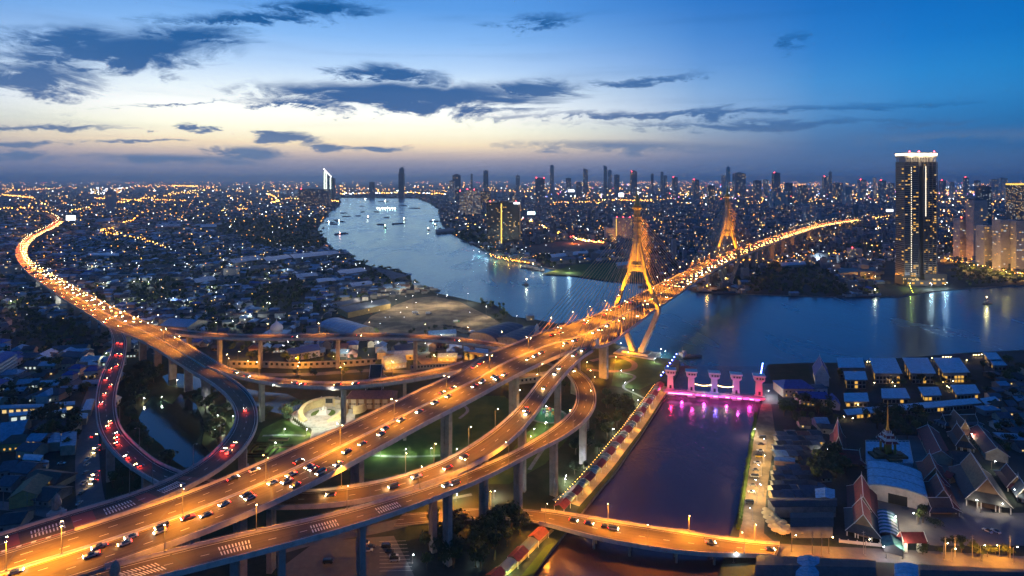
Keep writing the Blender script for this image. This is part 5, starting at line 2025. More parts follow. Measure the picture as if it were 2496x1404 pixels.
# park bulbs on short posts with greenish light, paths
for i, pth in enumerate(([(905, 1110), (980, 1113), (1075, 1110)], [(1005, 1230), (1060, 1222), (1150, 1205)], [(745, 1062), (690, 1060), (640, 1062)], [(1290, 1145), (1320, 1100), (1370, 1040), (1400, 1010)], [(1505, 905), (1545, 915), (1520, 945), (1560, 965), (1590, 985), (1545, 1018)], [(1540, 1010), (1500, 1080), (1440, 1150), (1400, 1190), (1350, 1220)],
                         [(1120, 1020), (1140, 1000), (1128, 985)], [(600, 1130), (615, 1160), (640, 1180)], [(530, 1030), (545, 1070), (540, 1090)], [(1440, 880), (1500, 868), (1545, 885), (1540, 900), (1480, 905), (1430, 900)])):
    strip('park_path', pth, 2.6 if i < 9 else 6.0, M_PATH if i < 9 else M_BRICKP, .10)
k = 0
for x, y, pw, col in ((928, 1103, 1, GREENW), (988, 1102, 1, GREENW), (1050, 1100, .6, GREENW), (1112, 1101, .8, COOL), (692, 1052, 1, GREENW), (747, 1053, 1.4, WARM), (500, 985, 1.2, COOL), (530, 1018, .9, GREENW), (521, 1023, .8, GREENW), (523, 1053, .7, GREENW), (567, 1020, .9, GREENW), (1301, 1052, .8, GREENW), (1292, 1070, 1, SODIUM), (1330, 1035, .7, GREENW),
                      (1513, 906, 1.2, COOL), (1523, 936, 1.1, COOL), (1542, 955, 1, GREENW), (1554, 980, 1.1, COOL), (1493, 1052, 1, COOL), (1461, 1092, 1, COOL), (1423, 1134, 1, COOL), (1378, 1168, 1.1, COOL), (1376, 1176, .8, GREENW), (1204, 1207, 1.2, COOL), (1112, 1215, .9, GREENW), (1005, 1365, .12, COOL), (1157, 1371, .12, COOL),
                      (670, 1086, .7, GREENW), (430, 930, .6, WARM), (393, 972, .5, GREENW), (350, 975, .5, WARM), (1512, 838, 1, COOL), (1610, 852, 1, COOL), (1621, 857, .8, GREENW), (1595, 876, 1, COOL), (1530, 860, 3, SODIUM), (1500, 872, 3, SODIUM), (1480, 892, 3, SODIUM), (1430, 885, 1.4, SODIUM), (1448, 922, 1.4, SODIUM), (1405, 905, 1.2, SODIUM), (1308, 916, 1.2, SODIUM)):
    street_lamp(G(x, y + 8), 0, f'{"orange" if col == SODIUM else "pale"} globe lamp on the park grounds, {nth(k)} counted through the lawns', 'park lamps', h=4.2, arms=(0,), arm=.15, lens=(E_SODW if col == SODIUM else E_WHT), power=5400 * pw * (2.2 if col == SODIUM else 1), color=col, spot=None, nm='park_lamp')
    k += 1
for i, (x, y, s) in enumerate(((645, 1078, 1), (655, 1096, 1.0))):
    p = G(x + 35, y - 6)
    o = thing('hedge_planter', f'{"upper" if i == 0 else "lower"} long hedge planter on the lawn left of the plaza', 'planter', p)
    b = MB()
    b.box((-7, -1.6, 0), (7, 1.6, .8))
    b.obj('planter_box', WALL['brown'], o)
    b = MB()
    b.box((-6.7, -1.3, .8), (6.7, 1.3, 1.6))
    b.obj('hedge', M_GRASSD, o)
for i in range(8):
    p = G(716 + i * 4.5, 1026 + i * 3.4)
    o = thing('topiary_cone', f'clipped cone shrub, {nth(i)} in the row at the plaza edge', 'shrub', p, 0, 'cone shrubs at the plaza edge')
    b = MB()
    r = random.Random(i)
    b.lathe([(.9 + r.random() * .2, .3), (1.0, .8), (.7, 1.8), (.35, 2.8), (.05, 3.6)], 7)
    b.obj('foliage', M_GRASSD, o)
    b = MB()
    b.tube([(0, 0, 0), (0, 0, .4)], .12, 5)
    b.obj('stem', WALL['brown'], o)
# sunken garden square and playground
o = thing('garden_bed', 'dark square garden bed with concentric hedges left of the main viaduct', 'garden bed', G(637, 1097))
for i, s in enumerate((11, 7.5, 4)):
    b = MB()
    for a, c, d_, e in ((-s, -s, s, -s + 1), (-s, s - 1, s, s), (-s, -s + 1, -s + 1, s - 1), (s - 1, -s + 1, s, s - 1)):
        b.box((a, c, 0), (d_, e, .9 + i * .3))
    b.obj('hedge', M_GRASSD, o)
o = thing('playground', 'round green playground with climbing frames behind the ramp', 'playground', G(1335, 1013))
b = MB()
b.lathe([(13, 0), (13, .2), (12.5, .25)], 30)
b.obj('rubber_floor', mat('rubber_floor', (0.04, 0.22, 0.12), .9), o)
b = MB()
b.lathe([(15.5, 0), (15.5, .18), (13.1, .18), (13.1, 0)], 30)
b.obj('ring_path', M_PATH, o)
for i, (x, y, h, cn) in enumerate(((-3, 2, 3, 'blue'), (2, 4, 4, 'red'), (4, -2, 3, 'yellow'), (-1, -4, 2.5, 'white'), (0, 1, 4.5, 'yellow'))):
    b = MB()
    for sx in (-1, 1):
        for sy in (-1, 1):
            b.tube([(x + sx, y + sy, .2), (x + sx, y + sy, h)], .09, 5)
    b.box((x - 1.1, y - 1.1, h * .6), (x + 1.1, y + 1.1, h * .6 + .12))
    b.loft([[(x - 1.3, y - 1.3, h), (x + 1.3, y - 1.3, h), (x + 1.3, y + 1.3, h), (x - 1.3, y + 1.3, h)], [(x - .05, y - .05, h + 1.2), (x + .05, y - .05, h + 1.2), (x + .05, y + .05, h + 1.2), (x - .05, y + .05, h + 1.2)]])
    b.obj('climbing_frame', M_CAR[cn], o)
street_lamp(G(1330, 1006), 0, 'white lamp beside the round playground', None, h=5, arms=(0,), arm=.2, lens=E_WHT, power=9000, color=(0.6, 1.0, .65), spot=None, nm='park_lamp')

# ---------------- lotus finials on the viaduct
def finial(p, s, label, m):
    o = thing('lotus_finial', label, 'sculpture', p, 0, 'lotus finials on the viaduct parapets')
    b = MB()
    b.box((-2.6 * s, -1.6 * s, 0), (2.6 * s, 1.6 * s, 1.0 * s))
    b.box((-1.9 * s, -1.2 * s, 1.0 * s), (1.9 * s, 1.2 * s, 1.7 * s))
    b.obj('plinth', M_BARR, o)
    b = MB()
    b.lathe([(1.5 * s, 0), (1.9 * s, .5 * s), (1.2 * s, 1.0 * s), (1.9 * s, 2.2 * s), (1.75 * s, 3.6 * s), (1.1 * s, 4.8 * s), (.3 * s, 5.8 * s), (.05 * s, 6.4 * s)], 8, 0, (0, 0, 1.7 * s), 0, 1.0, .6)
    b.obj('bud', m, o)
    for k_ in range(3):
        b = MB()
        x = (-.9, 0, .9)[k_] * s
        b.lathe([(.35 * s, 0), (.55 * s, 1.3 * s), (.3 * s, 2.8 * s), (.03 * s, 3.8 * s)], 6, 0, (x, -1.0 * s, 2.4 * s), 0, 1, .5)
        b.obj('petal', m, o)


STONE = mat('finial_stone', (0.34, 0.27, 0.22), .8, noise=(1.0, (.22, .17, .14), .4, .7))
p, t = rL2.at(rL2.nearE('r', 148, 1248), 1.0, .4)
finial(p + Vector((-t.y, t.x, 0)).normalized() * -3.2, 1.15, 'large lotus finial on the upper parapet at lower left', STONE)
p, t = rX.at(rX.nearE('l', 310, 1420), .35, .02)
finial(p, 1.0, 'dark lotus finial between the ramp and main viaduct at the bottom edge', STONE)
p, t = rM.at(rM.nearE('l', 1310, 815), 0.0, .5)
finial(p + Vector((-t.y, t.x, 0)).normalized() * 2.6, 1.1, 'white lotus finial on the far parapet near the barrel-roofed market', M_WHITE)
p, t = rM.at(rM.nearE('r', 1449, 846), 1.0, .5)
finial(p + Vector((-t.y, t.x, 0)).normalized() * -2.2, 1.0, 'white lotus finial where the ramp joins the bridge on the near parapet', M_WHITE)
# ---------------- flood gate across the canal
PINKW = mat('gate_concrete', (0.40, 0.37, 0.38), .8, noise=(0.4, (.40, .38, .38), .4, .7))
gcol = [(1.0, .03, .16), (1.0, .10, .55), (.26, .20, 1.0), (.95, .12, .75), (1.0, .015, .10)]
gw = ['red-pink', 'pink', 'blue-violet', 'lilac', 'hot red']
tx = [(1634, 956), (1685, 961), (1741, 965), (1794, 969), (1850, 973)]
gt = [G(x, y) for x, y in tx]
for i, p in enumerate(gt):
    ang = math.atan2((gt[4] - gt[0]).y, (gt[4] - gt[0]).x)
    o = thing('floodgate_tower', f'{gw[i]} lit flood-gate tower with roof cabin, {nth(i)} from the left', 'floodgate tower', (p.x, p.y, 0), ang, 'flood gate towers')
    b = MB()
    b.box((-3.4, -3.0, -4), (3.4, 3.0, 3.0))
    b.loft([[(-2.6, -2.4, 3), (2.6, -2.4, 3), (2.6, 2.4, 3), (-2.6, 2.4, 3)], [(-2.3, -2.2, 15), (2.3, -2.2, 15), (2.3, 2.2, 15), (-2.3, 2.2, 15)], [(-4.2, -3.4, 16.6), (4.2, -3.4, 16.6), (4.2, 3.4, 16.6), (-4.2, 3.4, 16.6)]])
    b.obj('shaft', PINKW, o)
    b = MB()
    b.box((-4.2, -3.4, 16.65), (4.2, 3.4, 20.0))
    b.obj('cabin', PINKW, o)
    b = MB()
    b.box((-4.9, -4.1, 20.05), (4.9, 4.1, 20.8))
    b.obj('roof', M_WHITE, o)
    for x in (-2.6, -.2, 1.8):
        b = MB()
        b.box((x, -3.5, 17.6), (x + 1.4, -3.38, 19.0))
        b.obj('window', M_WDARK, o)
    b = MB()
    b.box((-.9, -2.62, 4.2), (.9, -2.45, 7.2))
    b.obj('door', M_WDARK, o)
    point_lamp(o, (0, -11, 6.5), gcol[i], 6500 if i in (0, 4) else 3400, .5)
    point_lamp(o, (-7, 2, 7), gcol[i], 1600, .5)
o = thing('floodgate_bridge', 'walkway on gates across the canal edged with a glowing magenta light strip', 'floodgate', gt[0])
d = gt[4] - gt[0]
Mx = Matrix.Rotation(math.atan2(d.y, d.x), 4, 'Z')
Lg = d.length
b = MB()
b.box((-6, -8.5, 2.6), (Lg + 4, -2.8, 3.6), 0, Mx)
b.obj('walkway', PINKW, o)
b = MB()
for yy in (-8.4, -3.0):
    b.box((-6, yy, 4.4), (Lg + 4, yy + .12, 4.55), 0, Mx)
    x = -6
    while x < Lg + 4:
        b.box((x, yy, 3.6), (x + .12, yy + .12, 4.4), 0, Mx)
        x += 3
b.obj('railing', M_RAIL, o)
E_MAG = emit('magenta_strip', (1.0, .08, .55), 6.0)
E_MAGW = emit('magenta_strip_hot', (1.0, .22, .70), 7.0)
x, i = -2.0, 0
while x < Lg:
    w_ = (Lg * .27 if i == 0 else 3.4)
    b = MB()
    b.box((x, -8.75, 2.0), (min(Lg + 1, x + w_), -8.52, 2.55), 0, Mx)
    b.obj('light_strip', E_MAGW if i % 2 == 0 else E_MAG, o)
    x += w_ + (1.4 if i else 3)
    i += 1
for k_ in range(4):
    b = MB()
    x0 = Lg * (k_ + .1) / 4
    b.box((x0, -1.2, -4), (x0 + Lg * .2, -.4, 2.4), 0, Mx)
    b.obj('sluice_gate', M_RAIL, o)
for k_ in range(4):
    point_lamp(o, Mx @ Vector((Lg * (k_ + .5) / 4, -9.6, 1.6)), (1.0, .06, .55), 5200, .8)
# strings of bulbs between the inner towers
E_BULB = emit('warm_bulb', (1.0, .66, .26), 22, False)
E_BLUE = emit('blue_bulb', (.08, .12, 1.0), 70, False)
E_ORB = emit('orange_bulb', (1.0, .45, .08), 16, False)


def bulbs(name, pts, m, label, cat_, r=.3, light=None, every=4, power=600, wire=True):
    o = thing(name, label, cat_, pts[0])
    q = [Vector(p) - Vector(pts[0]) for p in pts]
    if wire:
        b = MB()
        b.tube(q, .03, 3)
        b.obj('wire', M_RAIL, o)
    b = MB()
    b.sphere((0, 0, 0), r, 0, 6, 4)
    me = b.mesh('bulb', m)
    for i, p in enumerate(q):
        link('bulb', me, o).location = p
        if light and i % every == 0:
            point_lamp(o, p + Vector((0, 0, -.3)), light, power, .3)
    return o


for a, c, nm in ((1, 2, 'left'), (2, 3, 'right')):
    pts = []
    for k_ in range(15):
        f = (k_ + .5) / 15
        p = gt[a].lerp(gt[c], f)
        pts.append((p.x, p.y - 1, 10.5 - 2.0 * math.sin(math.pi * f)))
    bulbs('string_lights', pts, E_BULB, f'string of warm bulbs between the inner flood-gate towers, {nm} span', 'string lights', .32, WARM, 7, 900)
bulbs('string_lights', [G(1649 - i * 5.4, 863 + i * 7.4, 4.5) for i in range(8)], E_BLUE, 'line of blue bulbs on the wall left of the flood gate', 'string lights', .5, (.1, .15, 1), 3, 1500, False)
bulbs('string_lights', [G(1859 - i * .7, 886 + i * 4.0, 4.5) for i in range(7)], E_BLUE, 'line of blue bulbs beside the rightmost flood-gate tower', 'string lights', .5, (.1, .15, 1), 3, 1500, False)

# ---------------- covered promenade on the canal bank: red roofs alternating with glass canopies
cen = [(1607, 936), (1593, 956), (1578, 976), (1563, 997), (1547, 1019), (1528, 1044), (1507, 1069), (1485, 1096), (1461, 1126), (1433, 1158), (1402, 1191), (1371, 1224)]
ZP = 4.5
pc = [G(x, y, ZP) for x, y in cen]
M_CANO = mat('canopy_glass', (0.20, 0.26, 0.22), .15, spec=.8)
M_GLOW = emit('canopy_under_light', (1.0, .80, .30), 1.6)
prom = thing('canal_promenade', 'covered riverside promenade of alternating red roofs and glass canopies lit orange', 'promenade', (pc[0].x, pc[0].y, 0))
off = Vector((pc[0].x, pc[0].y, 0))
for i in range(len(pc)):
    a = pc[i]
    nxt = pc[i + 1] if i < len(pc) - 1 else pc[i] + (pc[i] - pc[i - 1])
    d = nxt - a
    ang = math.atan2(d.y, d.x)
    L = d.length
    Mx = Matrix.Translation(Vector((a.x, a.y, 0)) - off) @ Matrix.Rotation(ang, 4, 'Z')
    hl = L * .26
    b = MB()
    top = [(-hl, -3.4, ZP - 1.0), (hl, -3.4, ZP - 1.0), (hl, 0, ZP + .7), (-hl, 0, ZP + .7)]
    top2 = [(-hl, 0, ZP + .7), (hl, 0, ZP + .7), (hl, 3.4, ZP - 1.0), (-hl, 3.4, ZP - 1.0)]
    for t in (top, top2):
        b.loft([[Mx @ Vector((x, y, z - .2)) for x, y, z in t], [Mx @ Vector(q) for q in t]])
    b.obj('red_roof', ROOF['red'], prom)
    if i < len(pc) - 1:
        b = MB()
        x0, x1 = hl + .2, L - hl - .2
        seg = 6
        arc = [(3.0 * math.cos(math.pi * j / seg), ZP - 1.4 + 1.2 * math.sin(math.pi * j / seg)) for j in range(seg + 1)]
        b.loft([[Mx @ Vector((x0, y, z)) for y, z in arc], [Mx @ Vector((x1, y, z)) for y, z in arc]], 0, False, False, False)
        b.obj('glass_canopy', M_CANO, prom)
        for j in range(3):
            xx = x0 + (x1 - x0) * j / 2
            b = MB()
            b.tube([Mx @ Vector((xx, y, z + .05)) for y, z in arc], .08, 4)
            b.obj('canopy_rib', M_WHITE, prom)
    for sx in (-hl + .3, hl - .3):
        for sy in (-3.0, 3.0):
            b = MB()
            b.box((sx - .12, sy - .12, 0), (sx + .12, sy + .12, ZP - .9), 0, Mx)
            b.obj('post', M_WHITE, prom)
    if i % 1 == 0:
        point_lamp(prom, Mx @ Vector((L * .5, 4.6, 3.0)), (1.0, .50, .08), 2600, .3)
        if i % 3 == 0:
            point_lamp(prom, Mx @ Vector((L * .5, -3.9, 3.0)), (1.0, .55, .12), 900, .3)
sv = (pc[-1] - pc[0]).normalized()
side = Vector((-sv.y, sv.x, 0))
if side.x < 0:
    side = -side
strip('promenade_walk', [(x + 17 + (12 * (i / 11)), y + 6) for i, (x, y) in enumerate(cen)], 6.0, mat('walk_tiles', (0.42, 0.28, 0.13), .8, noise=(.4, (.30, .20, .10), .4, .7)), .12)
pts = []
for i in range(60):
    f = i / 59 * 11
    k_ = min(10, int(f))
    p = pc[k_].lerp(pc[k_ + 1], f - k_) - side * 4.2
    pts.append((p.x, p.y, 3.6))
bulbs('string_lights', pts, E_ORB, 'row of small orange bulbs along the promenade roofs', 'string lights', .16, None, 9, 0, True)
# promenade beyond the canal bridge
cen2 = [(1325, 1285), (1300, 1308), (1276, 1332), (1250, 1358), (1222, 1384), (1195, 1404)]
pc2 = [G(x, y, ZP) for x, y in cen2]
prom2 = thing('canal_promenade', 'covered promenade of red roofs and glass canopies below the canal bridge', 'promenade', (pc2[0].x, pc2[0].y, 0))
off2 = Vector((pc2[0].x, pc2[0].y, 0))
for i in range(len(pc2) - 1):
    a, c = pc2[i], pc2[i + 1]
    d = c - a
    Mx = Matrix.Translation(Vector((a.x, a.y, 0)) - off2) @ Matrix.Rotation(math.atan2(d.y, d.x), 4, 'Z')
    L = d.length
    b = MB()
    if i % 2 == 0:
        for t in ([(0, -3.4, 3.5), (L, -3.4, 3.5), (L, 0, 5.2), (0, 0, 5.2)], [(0, 0, 5.2), (L, 0, 5.2), (L, 3.4, 3.5), (0, 3.4, 3.5)]):
            b.loft([[Mx @ Vector((x, y, z - .2)) for x, y, z in t], [Mx @ Vector(q) for q in t]])
        b.obj('red_roof', ROOF['red'], prom2)
    else:
        arc = [(3.0 * math.cos(math.pi * j / 6), 3.1 + 1.2 * math.sin(math.pi * j / 6)) for j in range(7)]
        b.loft([[Mx @ Vector((.3, y, z)) for y, z in arc], [Mx @ Vector((L - .3, y, z)) for y, z in arc]], 0, False, False, False)
        b.obj('glass_canopy', M_CANO, prom2)
        point_lamp(prom2, Mx @ Vector((L * .5, 0, 2.4)), (1.0, .65, .15) if i == 1 else (.4, 1.0, .35), 2200, .3)
    for sy in (-3, 3):
        b = MB()
        b.box((-.12, sy - .12, 0), (.12, sy + .12, 3.4), 0, Mx)
        b.obj('post', M_WHITE, prom2)
    point_lamp(prom2, Mx @ Vector((L * .5, 4.4, 2.6)), (1.0, .50, .08), 1500, .3)
strip('promenade_walk', [(x + 22, y + 6) for x, y in cen2], 2.2, MATS['walk_tiles'], .12)

# ---------------- canal bridge and ground streets
def road_between(U, N_, zs, name, label=None, **kw):
    return Road(edge(U, zs, 200, 0.9), edge(N_, zs, 200, 0.9), 4.0, 3)


cb_u = [(980, 1250), (1100, 1240), (1200, 1234), (1300, 1238), (1367, 1247), (1450, 1261), (1567, 1279), (1700, 1298), (1835, 1318), (1900, 1327)]
cb_n = [(960, 1278), (1080, 1266), (1180, 1260), (1260, 1262), (1327, 1273), (1433, 1302), (1567, 1327), (1700, 1345), (1829, 1351), (1890, 1356)]
zc = [(970, 1265, .3), (1180, 1248, 2.0), (1300, 1250, 4.5), (1430, 1282, 6.5), (1600, 1307, 7.0), (1760, 1328, 5.0), (1890, 1340, 1.2)]
rC = Road(edge(cb_u, zc, 200, .9), edge(cb_n, zc, 200, .9), 4.0, 3)
canal_bridge = build_road('canal_bridge', 'low orange-lit road bridge crossing the canal in the foreground', 'bridge', rC, fascia=1.0, depth=1.6, soffit=.7, lanes=(0.5,), bl=[(rC.nearE('l', 1320, 1240), rC.L)], br=[(rC.nearE('r', 1320, 1272), rC.L)])
for x in (1440, 1540, 1650, 1745):
    d = rC.near(x, 1310)
    p, t = rC.at(d, .5)
    b = MB()
    Mx = Matrix.Translation((p.x, p.y, 0)) @ Matrix.Rotation(math.atan2(t.y, t.x), 4, 'Z')
    for yy in (-4.5, 0, 4.5):
        b.tube([Mx @ Vector((0, yy, -4)), Mx @ Vector((0, yy, p.z - 1.5))], .6, 8)
    b.box((-.8, -6, p.z - 2.4), (.8, 6, p.z - 1.5), 0, Mx)
    b.obj('pier', M_CONC, canal_bridge)
for i, (x, f, ar) in enumerate(((1080, 0.0, -HP), (1200, 0.0, -HP), (1340, 1.0, HP), (1468, 0.0, -HP), (1580, 1.0, HP), (1697, 0.0, -HP), (1790, 1.0, HP), (1860, 0.0, -HP))):
    d = rC.near(x, 1300)
    deck_lamp(rC, d, f, f'{nth(i)} sodium lamp on the canal bridge counted from the left', 'lamps on the canal bridge', (ar,), lens=E_SODW, power=70000, h=9, color=(1.0, .34, .014))
for i, (x, f, dr) in enumerate(((1235, .4, 1), (1260, .75, -1), (1395, .35, 1), (1425, .35, 1), (1480, .35, 1), (1500, .4, 1), (1730, .4, 1), (1880, .5, 1))):
    d = rC.near(x, 1310)
    traffic(rC, d, f, dr, f'{nth(i)} lit car crossing the canal bridge from the left', 'moving traffic on the canal bridge', beam=0)
strip('riverside_street', [(1890, 1340), (1978, 1346), (2155, 1354), (2350, 1364), (2560, 1376)], 11, M_ASPH, .07)
_, st = strip('left_street', [(258, 870), (245, 920), (222, 985), (215, 1060), (213, 1120), (216, 1180), (224, 1235), (240, 1300)], 13, M_ASPH, .07)
strip('side_street', [(-60, 1228), (60, 1238), (150, 1256), (230, 1272)], 8, M_ASPH, .07)
strip('park_road', [(660, 1345), (780, 1312), (900, 1292), (990, 1272)], 9, M_ASPH, .07)
strip('walled_street', [(520, 900), (620, 912), (760, 912), (900, 903), (1000, 906), (1140, 902), (1260, 915), (1400, 900)], 9, M_ASPH, .07)
PK = 'cars parked and driving by the left street'
k_ = 0
for x, y, ang, lit in ((213, 1122, 95, 0), (212, 1133, 95, 0), (208, 1154, 95, 0), (204, 1180, 95, 0), (199, 1203, 95, 0), (193, 1228, 95, 0), (157, 1204, 110, 0), (150, 1131, 10, 0), (229, 1064, 85, 1), (236, 1092, 268, 1), (233, 1155, 268, 1), (230, 1166, 268, 1), (228, 1178, 268, 1), (234, 1103, 268, 1)):
    pc_ = ['white', 'white', 'grey', 'blue', 'black', 'white', 'silver', 'white', 'red', 'white', 'silver', 'white', 'grey', 'black'][k_]
    make_car('sedan' if k_ % 3 else 'pickup', pc_, G(x, y, .08), R(ang), f'{pc_} car {"driving" if lit else "parked"} on the left street, {nth(k_)} from the top', PK, bool(lit), 3500 if lit else 0)
    k_ += 1
for i, (x, y) in enumerate(((1858, 1068), (1854, 1084), (1853, 1100), (1849, 1114), (1846, 1129), (1841, 1147), (1839, 1163), (1834, 1184), (1832, 1201), (1826, 1227))):
    c_ = ['black', 'black', 'white', 'yellow', 'white', 'grey', 'silver', 'grey', 'white', 'grey'][i]
    make_car('sedan' if i % 3 else 'van', c_, G(x, y, .08), R(175 if i % 2 else 170), f'{c_} car parked on the canal quay, {nth(i)} from the flood gate', 'cars parked on the canal quay', False)
for i, (x, y, c_) in enumerate(((888, 1327, 'white'), (898, 1343, 'white'), (942, 1334, 'black'), (960, 1357, 'white'), (962, 1367, 'silver'), (950, 1346, 'black'), (800, 1372, 'black'), (905, 1334, 'black'))):
    make_car('sedan' if i % 2 else 'van', c_, G(x, y, .08), R(5), f'{c_} car in the dark car park below the ramp, {nth(i)} there', 'cars in the car park', False)
for i, (x, y) in enumerate(((2407, 1296), (2427, 1297))):
    make_car('sedan', 'white', G(x, y, .08), R(110), f'{"left" if i == 0 else "right"} of two pale cars parked in the temple courtyard', 'cars in the temple courtyard', False)
b = MB()
for i in range(9):
    p = G(925 + i * 0, 1320 + i * 9, .085)
    q = G(990 + i * 2, 1318 + i * 9, .085)
    d = (q - p)
    n_ = Vector((-d.y, d.x, 0)).normalized() * .08
    b.poly([p - n_, q - n_, q + n_, p + n_])
struct(b.obj('parking_lines', M_PAINT))

# ---------------- waterfront villas and blue-roofed houses
villas = [([(2040, 873), (2102, 873), (2109.6, 894.5), (2043, 894.5)], 11, 'first large pale roof from the left in the waterfront row'), ([(2119, 874), (2182.5, 874), (2200, 909), (2131, 908)], 11, 'second large pale roof in the waterfront row'),
          ([(2199, 873), (2261.5, 873), (2282, 909), (2220, 908)], 11, 'third large pale roof in the waterfront row'), ([(2274, 873), (2338, 873), (2364.5, 906), (2299, 907.5)], 11, 'fourth large pale roof in the waterfront row'),
          ([(2056, 906), (2109, 906), (2115, 924), (2060, 924)], 9, 'pale roof villa just below the first large roof'), ([(2056, 959), (2114, 958), (2118.6, 977), (2058, 977)], 5.5, 'leftmost small pale roof in the second row with orange-lit rooms'),
          ([(2147.6, 948), (2207, 947), (2219, 969), (2149, 969)], 5.5, 'second small pale roof with orange-lit rooms'), ([(2237, 944), (2287, 944), (2296, 962), (2250, 963)], 5.5, 'third small pale roof with orange-lit rooms'),
          ([(2316, 939), (2377, 938), (2389.6, 957), (2330, 960)], 5.5, 'fourth small pale roof with orange-lit rooms'), ([(2395, 860), (2428, 860), (2443, 874.6), (2410, 875)], 8, 'upper pale roof at the far right of the waterfront'), ([(2410, 876), (2440, 875), (2456, 889), (2422, 889)], 6, 'lower pale roof at the far right of the waterfront'),
          ([(2056, 997), (2378, 971), (2393.5, 982.5), (2065, 1010)], 4.5, 'very long pale walkway roof between villas and temple'), ([(2388, 972), (2425, 967), (2441, 979), (2403, 985)], 4.5, 'short pale roof at the end of the long walkway')]
for c, z, lab in villas:
    slab_villa(c, z, lab, lit=E_WINY, tilt=.5)
for i, (x, y) in enumerate(((2090, 990), (2165, 978), (2172, 975), (2200, 976), (2268, 970), (2275, 965), (2340, 966), (2365, 967), (2174, 935), (2180, 944), (2298, 934), (2308, 945), (2312, 948), (2322, 932), (2275, 930), (2355, 921), (2056, 1020), (2077, 1024), (2355, 880), (2130, 936), (2113, 884), (2118, 884), (2270, 875), (2275, 875), (2298, 872), (2304, 872), (2310, 872), (2316, 872), (2372, 867), (2378, 867), (2385, 867), (2392, 866), (2398, 866), (2405, 877))):
    street_lamp(G(x, y + 4), 0, f'{nth(i)} amber garden lamp among the waterfront villas', 'garden lamps among the villas', h=2.6, arms=(0,), arm=.1, lens=E_SODW, power=700 if i % 2 == 0 else 0, color=AMBER, spot=None, nm='garden_lamp')
house((1915, 925), (1952, 925), 19, 12, 8, 'wide hip-roofed blue house near the flood gate', 'blue', 'cream', .7, .4, E_WINY)
house((1944, 953), (2012, 955), 13, 10, 7, 'long gabled blue-roofed house below the wide blue house', 'blue', 'cream', 0, .4, E_WINY)
house((1998, 868), (2004, 889), 11, 19, 9, 'tall steep blue-roofed chapel with a white gable', 'blue', 'white', 0, .2, E_WIN, None, 'chapel', 'chapel', trim=True)
house((2028, 958), (2034, 972), 8, 9, 5, 'small blue-roofed gatehouse right of the long blue roof', 'blue', 'white', 0, .2, E_WIN)
house((1987, 938), (2005, 938), 9, 9, 8, 'small white block below the steep chapel', 'slate', 'white', .4, .2, E_WIN)

# ---------------- temple grounds
hall((2042, 1024), (2044, 1062), 10.2, 16.9, 'small tall red-roofed chapel above the market sheds', 'red', 'maroon', 7.4, 'brown')
hall((2044, 1094), (2092, 1098), 11.5, 9.2, 'red cross-gabled hall below the small tall chapel', 'red', 'red', 4.3, 'brown')
hall((2100, 1159), (2104, 1209), 15.4, 12.8, 'dark red long hall left of the pale vaulted roof', 'red', 'maroon', 5, 'brown')
hall((2099, 1215), (2104, 1253), 16.6, 12, 'hall with white bargeboards and black skirt roof left of the striped awning', 'red', 'dark', 5, 'brown')
vault((2178, 1128), (2188, 1188), 29, 10, 7, 'pale blue vaulted assembly hall in the temple grounds', 'pale', 'white', 'hall', 'assembly_hall')
hall((2266, 1105), (2280, 1138), 14.1, 11.3, 'bright red gabled hall right of the vaulted roof', 'red', 'red', 4.3, 'brown')
hall((2283, 1155), (2300, 1192), 14.1, 10.6, 'dark red hall below the bright red one', 'red', 'maroon', 4.3, 'brown')
hall((2262, 1213), (2312, 1213), 11.5, 7.7, 'low black-roofed pavilion in front of the dark red hall', 'dark', 'dark', 3.7, 'brown')
hall((2367, 1104), (2406, 1166), 21.7, 16.9, 'largest temple hall with tan tiled roof and carved red gable', 'tan', 'dark', 6.2, 'brown')
hall((2325, 999), (2352, 1026), 11.5, 12, 'cross-gabled cloister hall below the long walkway roof', 'brown', 'brown', 5, 'brown')
hall((2300, 1012), (2375, 1010), 10.2, 8.4, 'wide cloister wing behind the cross-gabled hall', 'brown', 'slate', 5, 'brown')
hall((2333, 1032), (2350, 1056), 11.5, 11.3, 'small hall with white gable between the red galleries', 'maroon', 'dark', 5, 'brown')
hall((2454, 1131), (2478, 1160), 11.5, 9.2, 'dark red hall at the right edge of the temple', 'maroon', 'maroon', 3.7, 'brown')
hall((2483, 1161), (2500, 1186), 10.2, 8.4, 'slate hall cut by the right picture edge', 'slate', 'slate', 3.7, 'brown')
for a, c, lab in (((2262, 1036), (2294, 1098), 'left'), ((2384, 1036), (2430, 1092), 'right')):
    house(a, c, 12, 9, 5, f'long red gallery roof, {lab} of the small white-gabled hall', 'red', 'cream', 0, .3, E_WIN, 'temple galleries', 'gallery', 'temple', trim=True)
house((2318, 1098), (2358, 1102), 14, 9, 5, 'black flat-pitched roof above the largest temple hall', 'dark', 'grey', 0, .1)
house((2310, 1147), (2324, 1153), 6, 6, 4, 'tiny bright red roof between two temple halls', 'red', 'cream', 0, 0)
